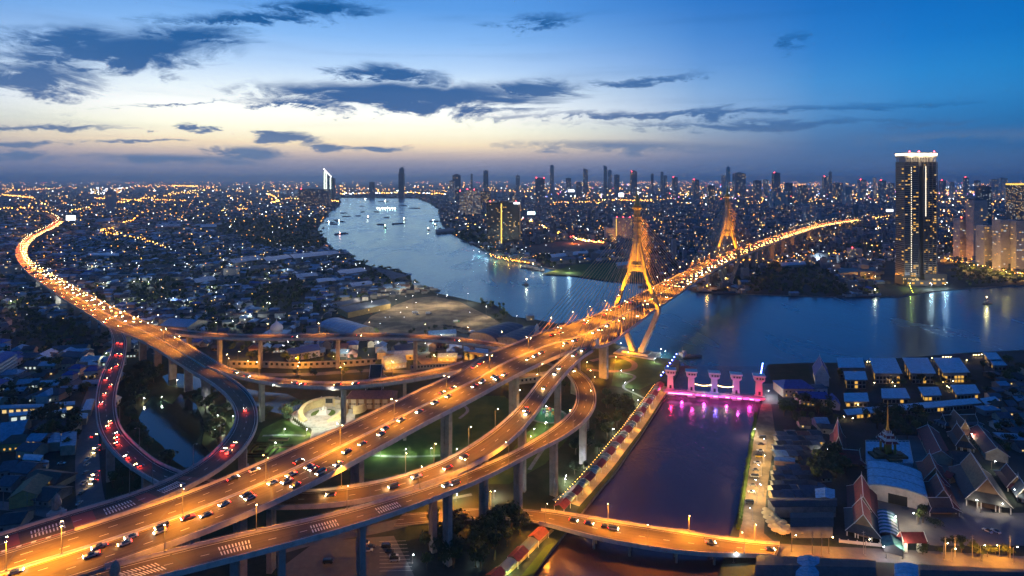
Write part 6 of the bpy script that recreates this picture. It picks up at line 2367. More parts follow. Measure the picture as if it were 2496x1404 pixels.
# terrace and spired pagoda
tc_ = W([(2110, 1076), (2216, 1077), (2226, 1129), (2111, 1131)], 3.0)
o = thing('pagoda_terrace', 'broad pale terrace platform carrying the spired pagoda', 'terrace', (tc_[0].x, tc_[0].y, 0))
b = MB()
q = [v - Vector((tc_[0].x, tc_[0].y, 0)) for v in reversed(tc_)]
b.loft([[(v.x, v.y, 0) for v in q], [(v.x, v.y, 3.0) for v in q]])
b.obj('platform', ROOF['pale'], o)
b = MB()
for i in range(4):
    a, c = q[i], q[(i + 1) % 4]
    b.tube([(a.x, a.y, 3.9), (c.x, c.y, 3.9)], .15, 4)
    for j in range(12):
        v = a.lerp(c, j / 12)
        b.cbox((v.x, v.y, 3.0), (.3, .3, .9))
b.obj('balustrade', M_WHITE, o)
pp = G(2164, 1112, 3.0)
o = thing('pagoda', 'gilded pagoda with tiered red and white crown and tall thin spire', 'pagoda', pp)
b = MB()
b.box((-11, -4, .02), (11, 4, 1.6))
b.box((-4, -9, .02), (4, 9, 1.6))
b.box((-8, -3.4, 1.6), (8, 3.4, 2.8))
b.box((-3.4, -7, 1.6), (3.4, 7, 2.8))
b.obj('base', mat('pagoda_brick', (.20, .09, .04), .8), o)
b = MB()
for sx in (-1, 1):
    for sy in (-1, 1):
        b.box((sx * 2.9 - .5, sy * 2.9 - .5, 2.8), (sx * 2.9 + .5, sy * 2.9 + .5, 10))
b.box((-1.6, -1.6, 2.8), (1.6, 1.6, 10))
b.obj('body', M_GILT, o)
for i in range(5):
    r0 = 4.9 - i * .85
    z = 10 + i * 1.5
    b = MB()
    b.loft([[(-r0, -r0, z), (r0, -r0, z), (r0, r0, z), (-r0, r0, z)], [(-r0 * .72, -r0 * .72, z + 1.1), (r0 * .72, -r0 * .72, z + 1.1), (r0 * .72, r0 * .72, z + 1.1), (-r0 * .72, r0 * .72, z + 1.1)]])
    b.obj('roof_tier', ROOF['red'] if i % 2 == 0 else M_WHITE, o)
    b = MB()
    for sx in (-1, 0, 1):
        for sy in (-1, 0, 1):
            if sx or sy:
                b.lathe([(.3, 0), (.35, .4), (.05, 1.5)], 5, 0, (sx * r0 * .95, sy * r0 * .95, z + .1))
    b.obj('finial', M_WHITE, o)
b = MB()
b.lathe([(1.2, 17.4), (1.0, 18.6), (.7, 19), (.5, 24), (.28, 30), (.08, 37)], 8)
b.obj('spire', M_GILT, o)
# striped awning tunnel, gate, market
aw = [G(2160, 1243, 5), G(2165, 1272, 5), G(2169, 1300, 5)]
o = thing('awning_tunnel', 'striped blue and teal awning tunnel leading to the temple gate', 'awning', (aw[0].x, aw[0].y, 0))
d = aw[2] - aw[0]
Mx = Matrix.Rotation(math.atan2(d.y, d.x), 4, 'Z')
L = d.length
for i in range(14):
    arc = [(4.6 * math.cos(math.pi * j / 8), 3.0 + 2.4 * math.sin(math.pi * j / 8)) for j in range(9)]
    x0, x1 = L * i / 14, L * (i + 1) / 14
    b = MB()
    b.loft([[Mx @ Vector((x0, y, z)) for y, z in arc], [Mx @ Vector((x1, y, z)) for y, z in arc]], 0, False, False, False)
    b.obj('awning_stripe', ROOF['pale'] if i % 2 else ROOF['teal'], o)
for i in range(5):
    for sy in (-4.5, 4.5):
        b = MB()
        b.tube([Mx @ Vector((L * i / 4, sy, 0)), Mx @ Vector((L * i / 4, sy, 3))], .08, 5)
        b.obj('post', M_RAIL, o)
house((2172, 1304), (2178, 1325), 8, 5.4, 3.4, 'dark green awning extending the striped tunnel', 'teal', 'grey', 0, 0, None, None, 'awning', 'awning')
gp = G(2223, 1345)
o = thing('temple_gate', 'temple gateway with a small white-edged gable beside the street', 'gate', gp)
for sx in (-3.6, 3.6):
    b = MB()
    b.box((sx - .8, -.8, 0), (sx + .8, .8, 7))
    b.obj('pillar', M_WHITE, o)
gable_mesh(10.5, 4, 7, 10, eave=.6).obj('roof', ROOF['red'], o)
b = MB()
for sx in (-1, 1):
    b.tube([(sx * 5.9, -2.6, 6.6), (sx * 5.9, 0, 10.2), (sx * 5.9, 2.6, 6.6)], .18, 4)
b.obj('bargeboard', M_WHITE, o)
# market sheds, patched roofs
shed([(1868, 1213), (2040, 1213), (2041, 1234), (1885, 1236)], 6, 'long dark market roof with small skylights beside the quay', 'dark', 'grey', 'market sheds')
shed([(1926, 1250), (2032, 1248), (2032, 1284), (1926, 1284)], 6, 'lower dark market roof nearest the canal bridge', 'dark', 'grey', 'market sheds')
shed([(1986, 1191), (2035, 1193), (2035, 1217), (1988, 1214)], 6, 'bright pale square roof in the market', 'pale', 'grey', 'market sheds')
shed([(1889, 1112), (1939, 1116), (1938, 1126), (1886, 1122)], 5, 'pale lean-to roof over a quay stall', 'metal', 'pink', 'market sheds')
shed([(1845, 1352), (2135, 1366), (2135, 1412), (1838, 1412)], 7, 'huge dark patched roof along the bottom edge', 'dark', 'grey', 'roofs along the bottom edge')
shed([(1944, 1356), (1998, 1358), (1996, 1412), (1938, 1412)], 7.6, 'pale patched section on the huge dark roof', 'metal', 'grey', 'roofs along the bottom edge', tilt=.9)
shed([(2180, 1374), (2238, 1376), (2240, 1412), (2180, 1412)], 7, 'bright pale roof at the bottom edge right of the huge dark roof', 'pale', 'grey', 'roofs along the bottom edge')
shed([(2241, 1377), (2510, 1388), (2510, 1412), (2242, 1412)], 7, 'dark roof filling the lower right corner', 'dark', 'grey', 'roofs along the bottom edge')
r = random.Random(11)
sk = 0
for yy in range(1050, 1205, 12):
    x = 1893 + (yy - 1050) * -.08 + r.uniform(-4, 4)
    while x < (1990 if yy < 1180 else 1985):
        w_ = r.uniform(14, 30)
        if not (1884 < x < 1940 and 1108 < yy < 1128):
            house((x, yy), (x + w_, yy + r.uniform(-2, 2)), r.uniform(7, 10), r.uniform(4.2, 6.0), 3.2, f'{nth(sk)} small patched shack roof in the crowded canal-side row', r.choice(['dark', 'slate', 'dark', 'brown', 'slate', 'metal']), r.choice(['grey', 'brown', 'cream']), 0, .18, E_WINY, 'crowded shacks beside the quay')
            sk += 1
        x += w_ + r.uniform(2, 5)
M_UMB = mat('umbrella_canvas', (.62, .50, .24), .8)
for i in range(22):
    x, y = [(1866, 1256), (1876, 1252), (1884, 1258), (1870, 1266), (1880, 1268), (1890, 1266), (1876, 1277), (1887, 1277), (1897, 1272), (1882, 1288), (1893, 1287), (1903, 1283), (1890, 1297), (1902, 1295), (1912, 1291), (1905, 1303), (1915, 1301), (1924, 1298), (1921, 1288), (1908, 1276), (1868, 1247), (1951, 1300)][i]
    p = G(x, y + 6)
    o = thing('market_umbrella', f'{nth(i)} yellow-lit market umbrella beside the quay from the top', 'umbrella', p, 0, 'market umbrellas')
    b = MB()
    b.lathe([(2.3, 2.5), (2.2, 2.6), (1.1, 3.2), (.1, 3.6)], 8)
    b.obj('canopy', M_UMB, o)
    b = MB()
    b.tube([(0, 0, 0), (0, 0, 3.4)], .06, 5)
    b.obj('pole', M_RAIL, o)
    if i % 3 == 0:
        point_lamp(o, (.8, 0, 4.6), (1.0, .60, .16), 90, .3)
for i, (x, y, pw, col) in enumerate(((1846, 1056, 5, WARM), (1862, 1120, 4, (1.0, .66, .24)), (1856, 1150, 3, (1.0, .66, .24)), (1850, 1185, 4, (1.0, .66, .24)), (1860, 1200, 4.0, (1.0, .66, .24)), (1845, 1215, 3, (1.0, .66, .24)), (1835, 1260, 2, WARM), (1868, 1085, 2.4, (1.0, .66, .24)), (1868, 960, 3, COOL), (2010, 1104, 2.2, WARM), (1988, 1213, .6, COOL), (2190, 1282, 1.0, WARM), (2235, 1268, 1.2, WARM), (2417, 1135, .8, WARM), (2481, 1213, 1.0, WARM), (2436, 1347, 4, SODIUM), (2375, 1072, .8, WARM), (2160, 1350, .8, COOL), (2200, 1352, 2.2, WARM), (2390, 1240, .6, WARM), (2440, 1240, .6, WARM), (1788, 1362, .4, COOL), (2320, 1358, 2.5, SODIUM))):
    street_lamp(G(x, y + 10), rng.uniform(0, 6), f'{nth(i)} street lamp through the quay, market and temple grounds', 'lamps on the temple side', h=6, lens=E_SODW if col in (SODIUM, AMBER) else E_WHT, power=2600 * pw, color=col, spot=None)
# hedge along the quay
hd = W([(1843, 1010), (1826, 1110), (1812, 1200), (1800, 1290)])
o = thing('quay_hedge', 'long clipped hedge between canal wall and quay road', 'hedge', hd[0])
b = MB()
r = random.Random(3)
for i in range(90):
    f = i / 89 * 3
    k_ = min(2, int(f))
    p = hd[k_].lerp(hd[k_ + 1], f - k_) - hd[0]
    b.sphere((p.x + r.uniform(-.4, .4), p.y, .7), r.uniform(1.0, 1.7), 0, 6, 4, .7)
b.obj('foliage', M_GRASS, o)

# sodium lamps along the street at the lower right
for i, x in enumerate((1930, 2020, 2110, 2300, 2390, 2470)):
    p = G(x, 1344 + (x - 1930) * .055)
    street_lamp(p, -HP, f'{nth(i)} sodium lamp on the street in front of the temple', 'lamps on the temple street', h=8, lens=E_SODW, power=14000 if i < 2 or i == 4 else 3500, color=SODIUM, spot=R(165))
# crowded small houses at the right edge and behind the temple
hz_n = [0]


def house_zone(poly, step, where, seed, lit=.15, roofs=('dark', 'slate', 'slate', 'metal', 'brown', 'teal')):
    q = random.Random(seed)
    Wp = [tuple(G(x, y)[:2]) for x, y in poly]
    xs, ys = [v[0] for v in Wp], [v[1] for v in Wp]
    k_ = 0
    y = min(ys)
    while y < max(ys):
        x = min(xs)
        while x < max(xs):
            xx, yy = x + q.uniform(-2, 2), y + q.uniform(-2, 2)
            if inpoly(np.array([[xx, yy]]), Wp)[0] and q.random() < .86:
                a = pix((xx - 4.5, yy, 6))
                c = pix((xx + 4.5 * q.uniform(.6, 1.2), yy + q.uniform(-1.5, 1.5), 6))
                house(a, c, q.uniform(7, 10), q.uniform(5.2, 7.5), q.uniform(3.2, 4.8), f'{nth(k_)} small roof {where}', q.choice(roofs), q.choice(['grey', 'cream', 'white', 'brown']), q.choice([0, 0, .7]), lit, E_WIN, 'small roofs ' + where)
                k_ += 1
            x += step
        y += step * .9


def inpoly(pts, poly):
    """even-odd test, pts (n,2)"""
    x, y = pts[:, 0], pts[:, 1]
    res = np.zeros(len(pts), bool)
    j = len(poly) - 1
    for i in range(len(poly)):
        xi, yi = poly[i]
        xj, yj = poly[j]
        res ^= ((yi > y) != (yj > y)) & (x < (xj - xi) * (y - yi) / ((yj - yi) or 1e-9) + xi)
        j = i
    return res


house_zone([(2395, 1000), (2500, 970), (2560, 1000), (2560, 1120), (2460, 1105)], 14, 'packed together at the right edge beyond the temple', 5, .3)
house_zone([(2400, 915), (2560, 900), (2560, 965), (2420, 975)], 15, 'right of the waterfront villas', 6, .2)
house_zone([(1905, 1030), (2015, 1035), (2020, 1052), (1905, 1050)], 12, 'above the crowded shacks', 7, .2)


# utility poles with cross arms beside the streets
M_POST = mat('weathered_concrete_pole', (.20, .19, .18), .9)
pb = MB()
pb.tube([(0, 0, 0), (0, 0, 11.5)], [.2, .13], 6)
pole_me = pb.mesh('pole', M_POST)
pb = MB()
pb.box((-1.2, -.08, 0), (1.2, .08, .16))
arm_me = pb.mesh('cross_arm', M_POST)
for i, (x, y, where) in enumerate(((8, 1236, 'at the lower left side street'), (27, 1240, 'at the lower left side street'), (66, 1248, 'at the lower left side street'), (86, 1256, 'at the lower left side street'), (1980, 1352, 'on the temple street'), (2003, 1354, 'on the temple street'), (2105, 1350, 'on the temple street'), (2304, 1360, 'on the temple street'), (2328, 1358, 'on the temple street'), (2370, 1360, 'on the temple street'), (2462, 1362, 'on the temple street'), (196, 1262, 'beside the left street'), (252, 1010, 'beside the left street'))):
    o = thing('utility_pole', f'{nth(i)} concrete utility pole from the left, {where}', 'utility pole', G(x, y), .3, 'utility poles')
    link('pole', pole_me, o)
    for z in (9.4, 10.6):
        link('cross_arm', arm_me, o).location = (0, 0, z)
# low white wall with piers in front of the temple
wp = W([(2045, 1322), (2120, 1330), (2205, 1338)])
o = thing('temple_wall', 'low white boundary wall between temple and street', 'wall', wp[0])
for a, c in zip(wp[:-1], wp[1:]):
    d = c - a
    Mx = Matrix.Translation(a - wp[0]) @ Matrix.Rotation(math.atan2(d.y, d.x), 4, 'Z')
    b = MB()
    b.box((0, -.12, 0), (d.length, .12, 1.5), 0, Mx)
    b.obj('wall_panel', M_WHITE, o)
    x = 0.0
    while x < d.length:
        b = MB()
        b.box((x, -.25, 0), (x + .5, .25, 2.0), 0, Mx)
        b.obj('wall_post', M_WHITE, o)
        x += 4.2

# trucks and stacked goods on the sand yard
for i, (x, y, a, c_) in enumerate(((1012, 764, 20, 'white'), (1018, 768, 22, 'blue'), (1045, 766, 10, 'grey'), (925, 757, 60, 'grey'), (938, 752, 70, 'white'), (952, 747, 65, 'black'), (1112, 786, 30, 'green'), (1085, 812, 15, 'grey'), (1150, 812, 35, 'white'), (905, 766, 80, 'red'), (1062, 870, 10, 'white'), (1090, 872, 95, 'grey'), (1120, 875, 15, 'blue'), (1105, 866, 60, 'white'), (1140, 868, 100, 'grey'))):
    make_car('truck' if i % 2 == 0 else 'pickup', c_, G(x, y, .1), R(a), f'{c_} {"truck" if i % 2 == 0 else "pickup"} parked on the sand yards, {nth(i)} there', 'vehicles on the sand yards', False)
M_CRATE = mat('stacked_goods', (.16, .12, .08), .9)
for i in range(12):
    x, y = 1085 + (i % 6) * 11 + (i // 6) * 5, 795 + (i % 6) * 1.5 + (i // 6) * 12
    o = thing('goods_pile', f'{nth(i)} low pile of stacked goods along the lower yard fence', 'goods pile', G(x, y), .5, 'goods piles on the sand yard')
    b = MB()
    q = random.Random(i)
    for k_ in range(4):
        b.cbox((q.uniform(-2, 2), q.uniform(-1, 1), 0), (q.uniform(1.5, 3), q.uniform(1.2, 2), q.uniform(.8, 2.2)), 0, q.uniform(-.3, .3))
    b.obj('stack', M_CRATE, o)
# ================================================================== towers
M_TDARK = mat('tower_dark_glass', (0.036, 0.036, 0.040), .3, spec=.6)
M_TCON = mat('tower_concrete', (0.20, 0.18, 0.17), .85, noise=(.05, (.15, .135, .13), .4, .7))
M_TPALE = mat('tower_pale', (0.50, 0.44, 0.40), .85, noise=(.05, (.40, .35, .32), .4, .7))
M_TBLUE = mat('tower_blue', (0.055, 0.075, 0.10), .5)
E_W = [emit('tower_window_amber', (1.0, .52, .09), 1.05, False), emit('tower_window_warm', (1.0, .68, .28), .95, False), emit('tower_window_cool', (.86, .96, 1.0), .8, False)]
E_RED = emit('aviation_red', (1.0, .04, .05), 40, False)
E_CROWN = emit('crown_glow', (1.0, .86, .55), 14.0)
E_SIGN = emit('white_sign', (.95, .97, 1.0), 3.0, False)
E_GOLD = emit('gold_strip', (1.0, .66, .12), 1.6, False)


def tower(x0, x1, ytop, ybase, label, depth=None, body=None, lit=.12, floors=None, cols=None, band=True, top=None, cat_='tower', strip_=None, crown=None, red=0, group='towers along the skyline', rz=0.0, wsize=(.62, .55), seed=1, cool=.15, name='tower_block', side=.35, Y=None):
    """tower between photo columns x0..x1; ybase fixes its distance (or Y), ytop its height"""
    Yd = Y or FPX * CAM_H / (ybase - HZ)
    k = Yd / FPX
    w = (x1 - x0) * k
    X = ((x0 + x1) / 2 - 1248) * k
    h = CAM_H + (HZ - ytop) * k
    dp = depth or w * .7
    root = thing(name, label, cat_, (X, Yd + dp / 2, 0), rz, group)
    r = random.Random(seed)
    bm = body or M_TBLUE
    hw, hd = w / 2, dp / 2
    b = MB()
    b.box((-hw, -hd, 0), (hw, hd, h))
    b.obj('shaft', bm, root)
    n = floors or max(4, min(60, int(h / 3.6)))
    m = cols or max(3, min(40, int(w / 4.5)))
    fh = h * .96 / n
    if band:
        b = MB()
        t = max(.35, fh * .28)
        for i in range(1, n + 1):
            z = i * fh
            b.box((-hw - .5, -hd - .5, z - t / 2), (hw + .5, hd + .5, z + t / 2))
        b.obj('floor_band', M_TCON if bm is not M_TPALE else M_TPALE, root, kind='stuff')
    if lit > 0:
        bs = [MB(), MB(), MB()]
        for i in range(n):
            for side_, cnt, wid in ((0, m, w), (1, max(2, int(m * dp / w)), dp), (2, max(2, int(m * dp / w)), dp)):
                for j in range(cnt):
                    if r.random() > lit * (1 if side_ == 0 else .8):
                        continue
                    q = 2 if r.random() < cool else (0 if r.random() < .55 else 1)
                    cwid = wid / cnt
                    u0 = -wid / 2 + (j + .5 - wsize[0] / 2) * cwid
                    u1 = u0 + wsize[0] * cwid * (1 if r.random() < .75 else 1.7)
                    z0 = i * fh + fh * .24
                    z1 = z0 + fh * wsize[1]
                    e = .62 if band else .12
                    if side_ == 0:
                        bs[q].box((u0, -hd - e, z0), (u1, -hd - e + .1, z1), bottom=False)
                    elif side_ == 1:
                        bs[q].box((-hw - e, u0, z0), (-hw - e + .1, u1, z1), bottom=False)
                    else:
                        bs[q].box((hw + e - .1, u0, z0), (hw + e, u1, z1), bottom=False)
        for q in range(3):
            if bs[q].f:
                bs[q].obj('lit_window', E_W[q], root, kind='stuff')
    if strip_:
        for f, em in strip_:
            b = MB()
            b.box((-hw + f * w - w * .018, -hd - .9, h * .02), (-hw + f * w + w * .018, -hd - .6, h * .97))
            b.obj('light_strip', em, root)
    if top == 'step':
        b = MB()
        b.box((-hw * .7, -hd * .7, h), (hw * .7, hd * .7, h * 1.03))
        b.box((-hw * .3, -hd * .3, h * 1.03), (hw * .3, hd * .3, h * 1.05))
        b.obj('roof_block', M_TCON, root)
    elif top == 'spire':
        b = MB()
        b.lathe([(hw * .6, h), (hw * .4, h * 1.02), (hw * .1, h * 1.05), (.4, h * 1.12)], 8)
        b.obj('spire', M_TCON, root)
    elif top == 'wedge':
        b = MB()
        b.loft([[(-hw, -hd, h), (hw, -hd, h), (hw, -hd, h * 1.001), (-hw, -hd, h * 1.06)], [(-hw, hd, h), (hw, hd, h), (hw, hd, h * 1.001), (-hw, hd, h * 1.06)]])
        b.obj('wedge_roof', bm, root)
    else:
        b = MB()
        b.box((-hw * .4, -hd * .5, h), (hw * .3, hd * .4, h + max(3, h * .02)))
        b.obj('roof_plant', M_TCON, root)
    if crown:
        b = MB()
        b.box((-hw - .8, -hd - .8, h - crown[1]), (hw + .8, hd + .8, h))
        b.obj('lit_crown', crown[0], root)
    for i in range(red):
        b = MB()
        b.sphere((-hw * .8 + 1.6 * hw * (i / max(1, red - 1)), -hd, h + 2.5), max(.8, k * .9), 0, 6, 4)
        b.obj('warning_light', E_RED, root)
    return root


M_BAND = mat('balcony_concrete', (.30, .26, .24), .85)


# ---- the tall riverside skyscraper at the right
def skyscraper():
    Yd = FPX * CAM_H / (694 - HZ)
    k = Yd / FPX
    X0, X1 = (2205 - 1248) * k, (2283 - 1248) * k
    w = X1 - X0
    h = CAM_H + (HZ - 373) * k
    dp = 24.0
    root = thing('riverside_skyscraper', 'tall dark riverside skyscraper with a blazing white crown and balcony bands', 'skyscraper', ((X0 + X1) / 2, Yd + dp / 2, 0), 0)
    hw, hd = w / 2, dp / 2
    n = 62
    fh = h * .93 / n
    b = MB()                                        # left slab, right slab, recessed core
    b.box((-hw, -hd, 0), (-hw * .12, hd, h * .93))
    b.obj('left_shaft', M_TDARK, root)
    b = MB()
    b.box((hw * .16, -hd + 1.5, 0), (hw, hd, h * .93))
    b.obj('right_shaft', M_TDARK, root)
    b = MB()
    b.box((-hw * .12, -hd + 4, 0), (hw * .16, hd - 2, h * .95))
    b.obj('core', mat('skyscraper_core', (.075, .062, .055), .8), root)
    for i in range(1, n + 1):                       # one balcony band per storey
        z = i * fh
        big = i % 10 == 0
        t = 1.5 if big else .95
        b = MB()
        b.box((-hw - 1.0, -hd - 1.3, z), (-hw * .14, hd + .5, z + t))
        b.box((hw * .18, -hd + .3, z), (hw + .7, hd + .5, z + t))
        b.obj('balcony_band', M_BAND, root)
    for x in (-hw - .6, -hw * .62, -hw * .14, hw * .18, hw * .45, hw * .72, hw + .3):
        b = MB()
        b.box((x - .35, -hd - 1.6, 0), (x + .35, -hd + .2, h * .93))
        b.obj('pier_fin', M_TCON, root)
    for x, z0 in ((-hw * .62, .1), (hw * .28, .52)):  # pale vertical light lines
        b = MB()
        m_ = 46
        for j in range(m_):
            z = h * (z0 + (.90 - z0) * j / m_)
            b.box((x - .35, -hd - 2.0, z), (x + .35, -hd - 1.65, z + h * .008))
        b.obj('light_line', emit('pale_light_line', (1.0, .86, .62), 3.2, False), root)
    r = random.Random(5)
    mesh = {}
    cnt = 0
    for i in range(1, n - 1):
        for xa, xb, yy, cols in ((-hw, -hw * .14, -hd - 1.15, 5), (hw * .2, hw, -hd + .42, 6)):
            for j in range(cols):
                dens = .24 if (i < 12 or (j > 2 and 20 < i < 34)) else .085
                if r.random() > dens or cnt > 230:
                    continue
                cw = (xb - xa) / cols
                q = 0 if r.random() < .75 else 1
                key = (round(cw, 1), q)
                if key not in mesh:
                    m = MB()
                    m.box((0, 0, 0), (cw * .78, .3, fh * .52))
                    mesh[key] = m.mesh('window', E_W[q])
                o = link('window', mesh[key], root)
                o.location = (xa + (j + .11) * cw, yy, i * fh + fh * .3)
                cnt += 1
    for i in range(2, n - 2, 2):
        for j in range(3):
            if r.random() < .14:
                m = MB()
                yy = -hd + (j + .2) * dp / 3
                m.box((-hw - .75, yy, i * fh + fh * .3), (-hw - .65, yy + dp * .2, i * fh + fh * .82))
                m.obj('window', E_W[0], root)
    b = MB()                                        # crown: colonnade under a glowing frieze
    for j in range(12):
        x = -hw + (j + .5) * w / 12
        b.box((x - .7, -hd - .6, h * .93), (x + .7, -hd + .6, h * .968))
        b.box((x - .7, hd - .6, h * .93), (x + .7, hd + .6, h * .968))
    b.obj('colonnade', M_TPALE, root)
    b = MB()
    b.box((-hw - .6, -hd - .6, h * .966), (hw + .6, hd + .6, h * .999))
    b.obj('crown_frieze', M_TPALE, root)
    cb_ = emit('crown_blaze', (1.0, .84, .52), 5.0)
    for j in range(14):                             # bright lamp panels round the frieze
        x = -hw - .6 + (j + .06) * (w + 1.2) / 14
        b = MB()
        b.box((x, -hd - 1.1, h * .982), (x + (w + 1.2) / 14 * .9, -hd - .62, h * .998))
        b.obj('lamp_panel', cb_, root)
    for j in range(4):
        y = -hd + (j + .06) * dp / 4
        for sx in (-1, 1):
            b = MB()
            b.box((sx * (hw + .86) - .24, y, h * .982), (sx * (hw + .86) + .24, y + dp / 4 * .9, h * .998))
            b.obj('lamp_panel', cb_, root)
    for sx in (-.6, 0, .6):
        point_lamp(root, (hw * sx, -hd - 5, h * .985), (1.0, .80, .45), 9000, 1.0)
    b = MB()
    b.box((-hw + 3, -hd + 3, h * .9), (hw - 3, hd - 3, h * .966))
    b.obj('crown_core', M_TPALE, root)
    b = MB()
    b.box((-hw - 1.8, -hd - 1.8, h), (hw + 1.8, hd + 1.8, h + .8))
    b.obj('roof_slab', M_TCON, root)
    for x in (-hw * .7, -hw * .1, hw * .85):
        b = MB()
        b.sphere((x, -hd, h + 2.4), 1.0)
        b.obj('warning_light', E_RED, root)
    # podium terraces at the foot
    for i, (x0, x1, z) in enumerate(((-hw * 1.1, hw * 1.3, 10), (hw * .1, hw * 1.5, 20), (-hw * 1.15, -hw * .2, 15))):
        b = MB()
        b.box((x0, -hd - 10 + i * 4, 0), (x1, hd - 6 + i, z))
        b.obj('podium', MATS['skyscraper_core'], root)
        for q in range(2):
            b = MB()
            for j in range(9):
                if r.random() < .45:
                    xx = x0 + (j + .15) * (x1 - x0) / 9
                    b.box((xx, -hd - 10.2 + i * 4, 3 + q * 6), (xx + (x1 - x0) / 14, -hd - 10.05 + i * 4, 6 + q * 6))
            if b.f:
                b.obj('lit_window', E_W[q], root, kind='stuff')


skyscraper()
# condominiums at the right edge
tower(2340, 2371, 533, 636, 'striped pale condominium, shortest left one of the right-edge cluster', body=M_TPALE, lit=.05, seed=2, floors=30, red=1, group='condominiums at the right edge')
tower(2373, 2407, 489, 640, 'tall pale condominium behind the striped one at the right', body=M_TPALE, lit=.05, seed=3, floors=44, top='step', group='condominiums at the right edge')
tower(2399, 2436, 550, 654, 'broad pale condominium third from left in the right-edge cluster', body=M_TPALE, lit=.08, seed=4, floors=30, group='condominiums at the right edge')
tower(2439, 2474, 536, 662, 'wide condominium with lit lower floors near the right edge', body=M_TPALE, lit=.10, seed=5, floors=36, group='condominiums at the right edge')
tower(2477, 2520, 539, 665, 'condominium cut by the right picture edge', body=M_TPALE, lit=.10, seed=6, floors=36, group='condominiums at the right edge')
tower(2393, 2417, 456, 560, 'dark tower with greenish glass behind the right-edge condominiums', lit=.10, cool=.9, seed=7, body=M_TDARK, top='step')
tower(2470, 2500, 447, 560, 'tower with gold-lit top at the right edge', lit=.25, seed=8, crown=(E_GOLD, 6))
tower(2352, 2400, 590, 634, 'low pale block below the right-edge condominiums', body=M_TPALE, lit=.1, seed=9, floors=10)
# riverside hotel block and condominium towers in the middle
tower(1188, 1268, 493, 598, 'broad dark riverside block with gold vertical strip and white roof sign', body=M_TDARK, depth=36, lit=.09, floors=32, cols=22, strip_=((.45, E_GOLD),), red=2, seed=10, rz=R(-7), top=None, band=False)
hb = bpy.data.objects['tower_block.%03d' % 0] if False else None
tower(1120, 1136, 466, 526, 'left of three lit condominium towers behind the dark riverside block', body=M_TPALE, lit=.24, seed=11, cool=.4, red=1, floors=34)
tower(1138, 1152, 462, 527, 'middle of three lit condominium towers behind the dark riverside block', body=M_TPALE, lit=.3, seed=12, cool=.4, red=1, floors=36)
tower(1154, 1170, 463, 527, 'right of three lit condominium towers behind the dark riverside block', body=M_TPALE, lit=.26, seed=13, cool=.4, red=1, floors=36)
tower(1172, 1196, 466, 515, 'condominium with gold-lit window column behind the three towers', lit=.2, seed=14, floors=30)
tower(727, 800, 461, 504, 'wide dark condominium block on the left bank', body=M_TBLUE, depth=60, lit=.12, floors=28, cols=30, seed=15, band=False, red=1)
# bank headquarters with a sloping lit outline
def bank():
    Yd = 5000.0
    k = Yd / FPX
    X = (803 - 1248) * k
    root = thing('outlined_tower', 'slender office tower with a sloping roof outlined in white light', 'tower', (X, Yd, 0))
    hw = 12.5 * k
    hl, hr = CAM_H + (HZ - 412) * k, CAM_H + (HZ - 432) * k
    b = MB()
    b.loft([[(-hw, -20, 0), (hw * .55, -20, 0), (hw * .55, -20, hr), (-hw, -20, hl)], [(-hw, 25, 0), (hw * .55, 25, 0), (hw * .55, 25, hr), (-hw, 25, hl)]])
    b.obj('shaft', M_TBLUE, root)
    b = MB()
    b.box((hw * .56, -10, 0), (hw, 25, hr * .96))
    b.obj('rear_wing', M_TDARK, root)
    ew = emit('outline_white', (.86, 1.0, .80), 3.5, False)
    for x, z in ((-hw * .82, hl * .93), (-hw * .45, hl * .9), (hw * .35, hr * .98)):
        b = MB()
        b.box((x - 4.0, -22, 20), (x + 4.0, -20.5, z))
        b.obj('light_strip', ew, root)
    b = MB()
    b.tube([(-hw, -22, hl + 2), (hw * .55, -22, hr + 2)], 4.5, 6)
    b.obj('roof_strip', emit('outline_roof', (.98, .95, 1.0), 4, False), root)
    b = MB()
    b.tube([(-hw, -15, hl), (-hw, -15, hl + 12)], 1.2, 5)
    b.obj('mast', M_TCON, root)
    b = MB()
    b.sphere((-hw * .62, -23, hl * .94), 5.0)
    b.obj('round_sign', emit('red_sign', (1.0, .25, .2), 10, False), root)


bank()
def unfinished():
    Yd = 5600.0
    k = Yd / FPX
    root = thing('unfinished_tower', 'unlit high-rise under construction with a crane on its top', 'tower', ((979 - 1248) * k, Yd, 0))
    hw = 6.5 * k
    h = CAM_H + (HZ - 408) * k
    b = MB()
    b.box((-hw, -hw, 0), (hw, hw, h * .82))
    b.box((-hw * .8, -hw * .8, h * .82), (hw * .9, hw * .8, h * .96))
    b.obj('shaft', M_TDARK, root)
    b = MB()
    b.box((-hw * 1.2, -hw * .5, h * .74), (-hw, hw * .5, h * .76))
    b.box((-hw * .3, -hw * .5, h * .96), (hw * .7, hw * .5, h * 1.0))
    b.obj('formwork', M_TCON, root)
    b = MB()
    b.tube([(hw * .4, 0, h), (hw * .4, 0, h + 22)], .9, 4)
    b.tube([(hw * .4, 0, h + 6), (hw * 2.4, 0, h + 44)], .8, 4)
    b.obj('crane', M_TCON, root)


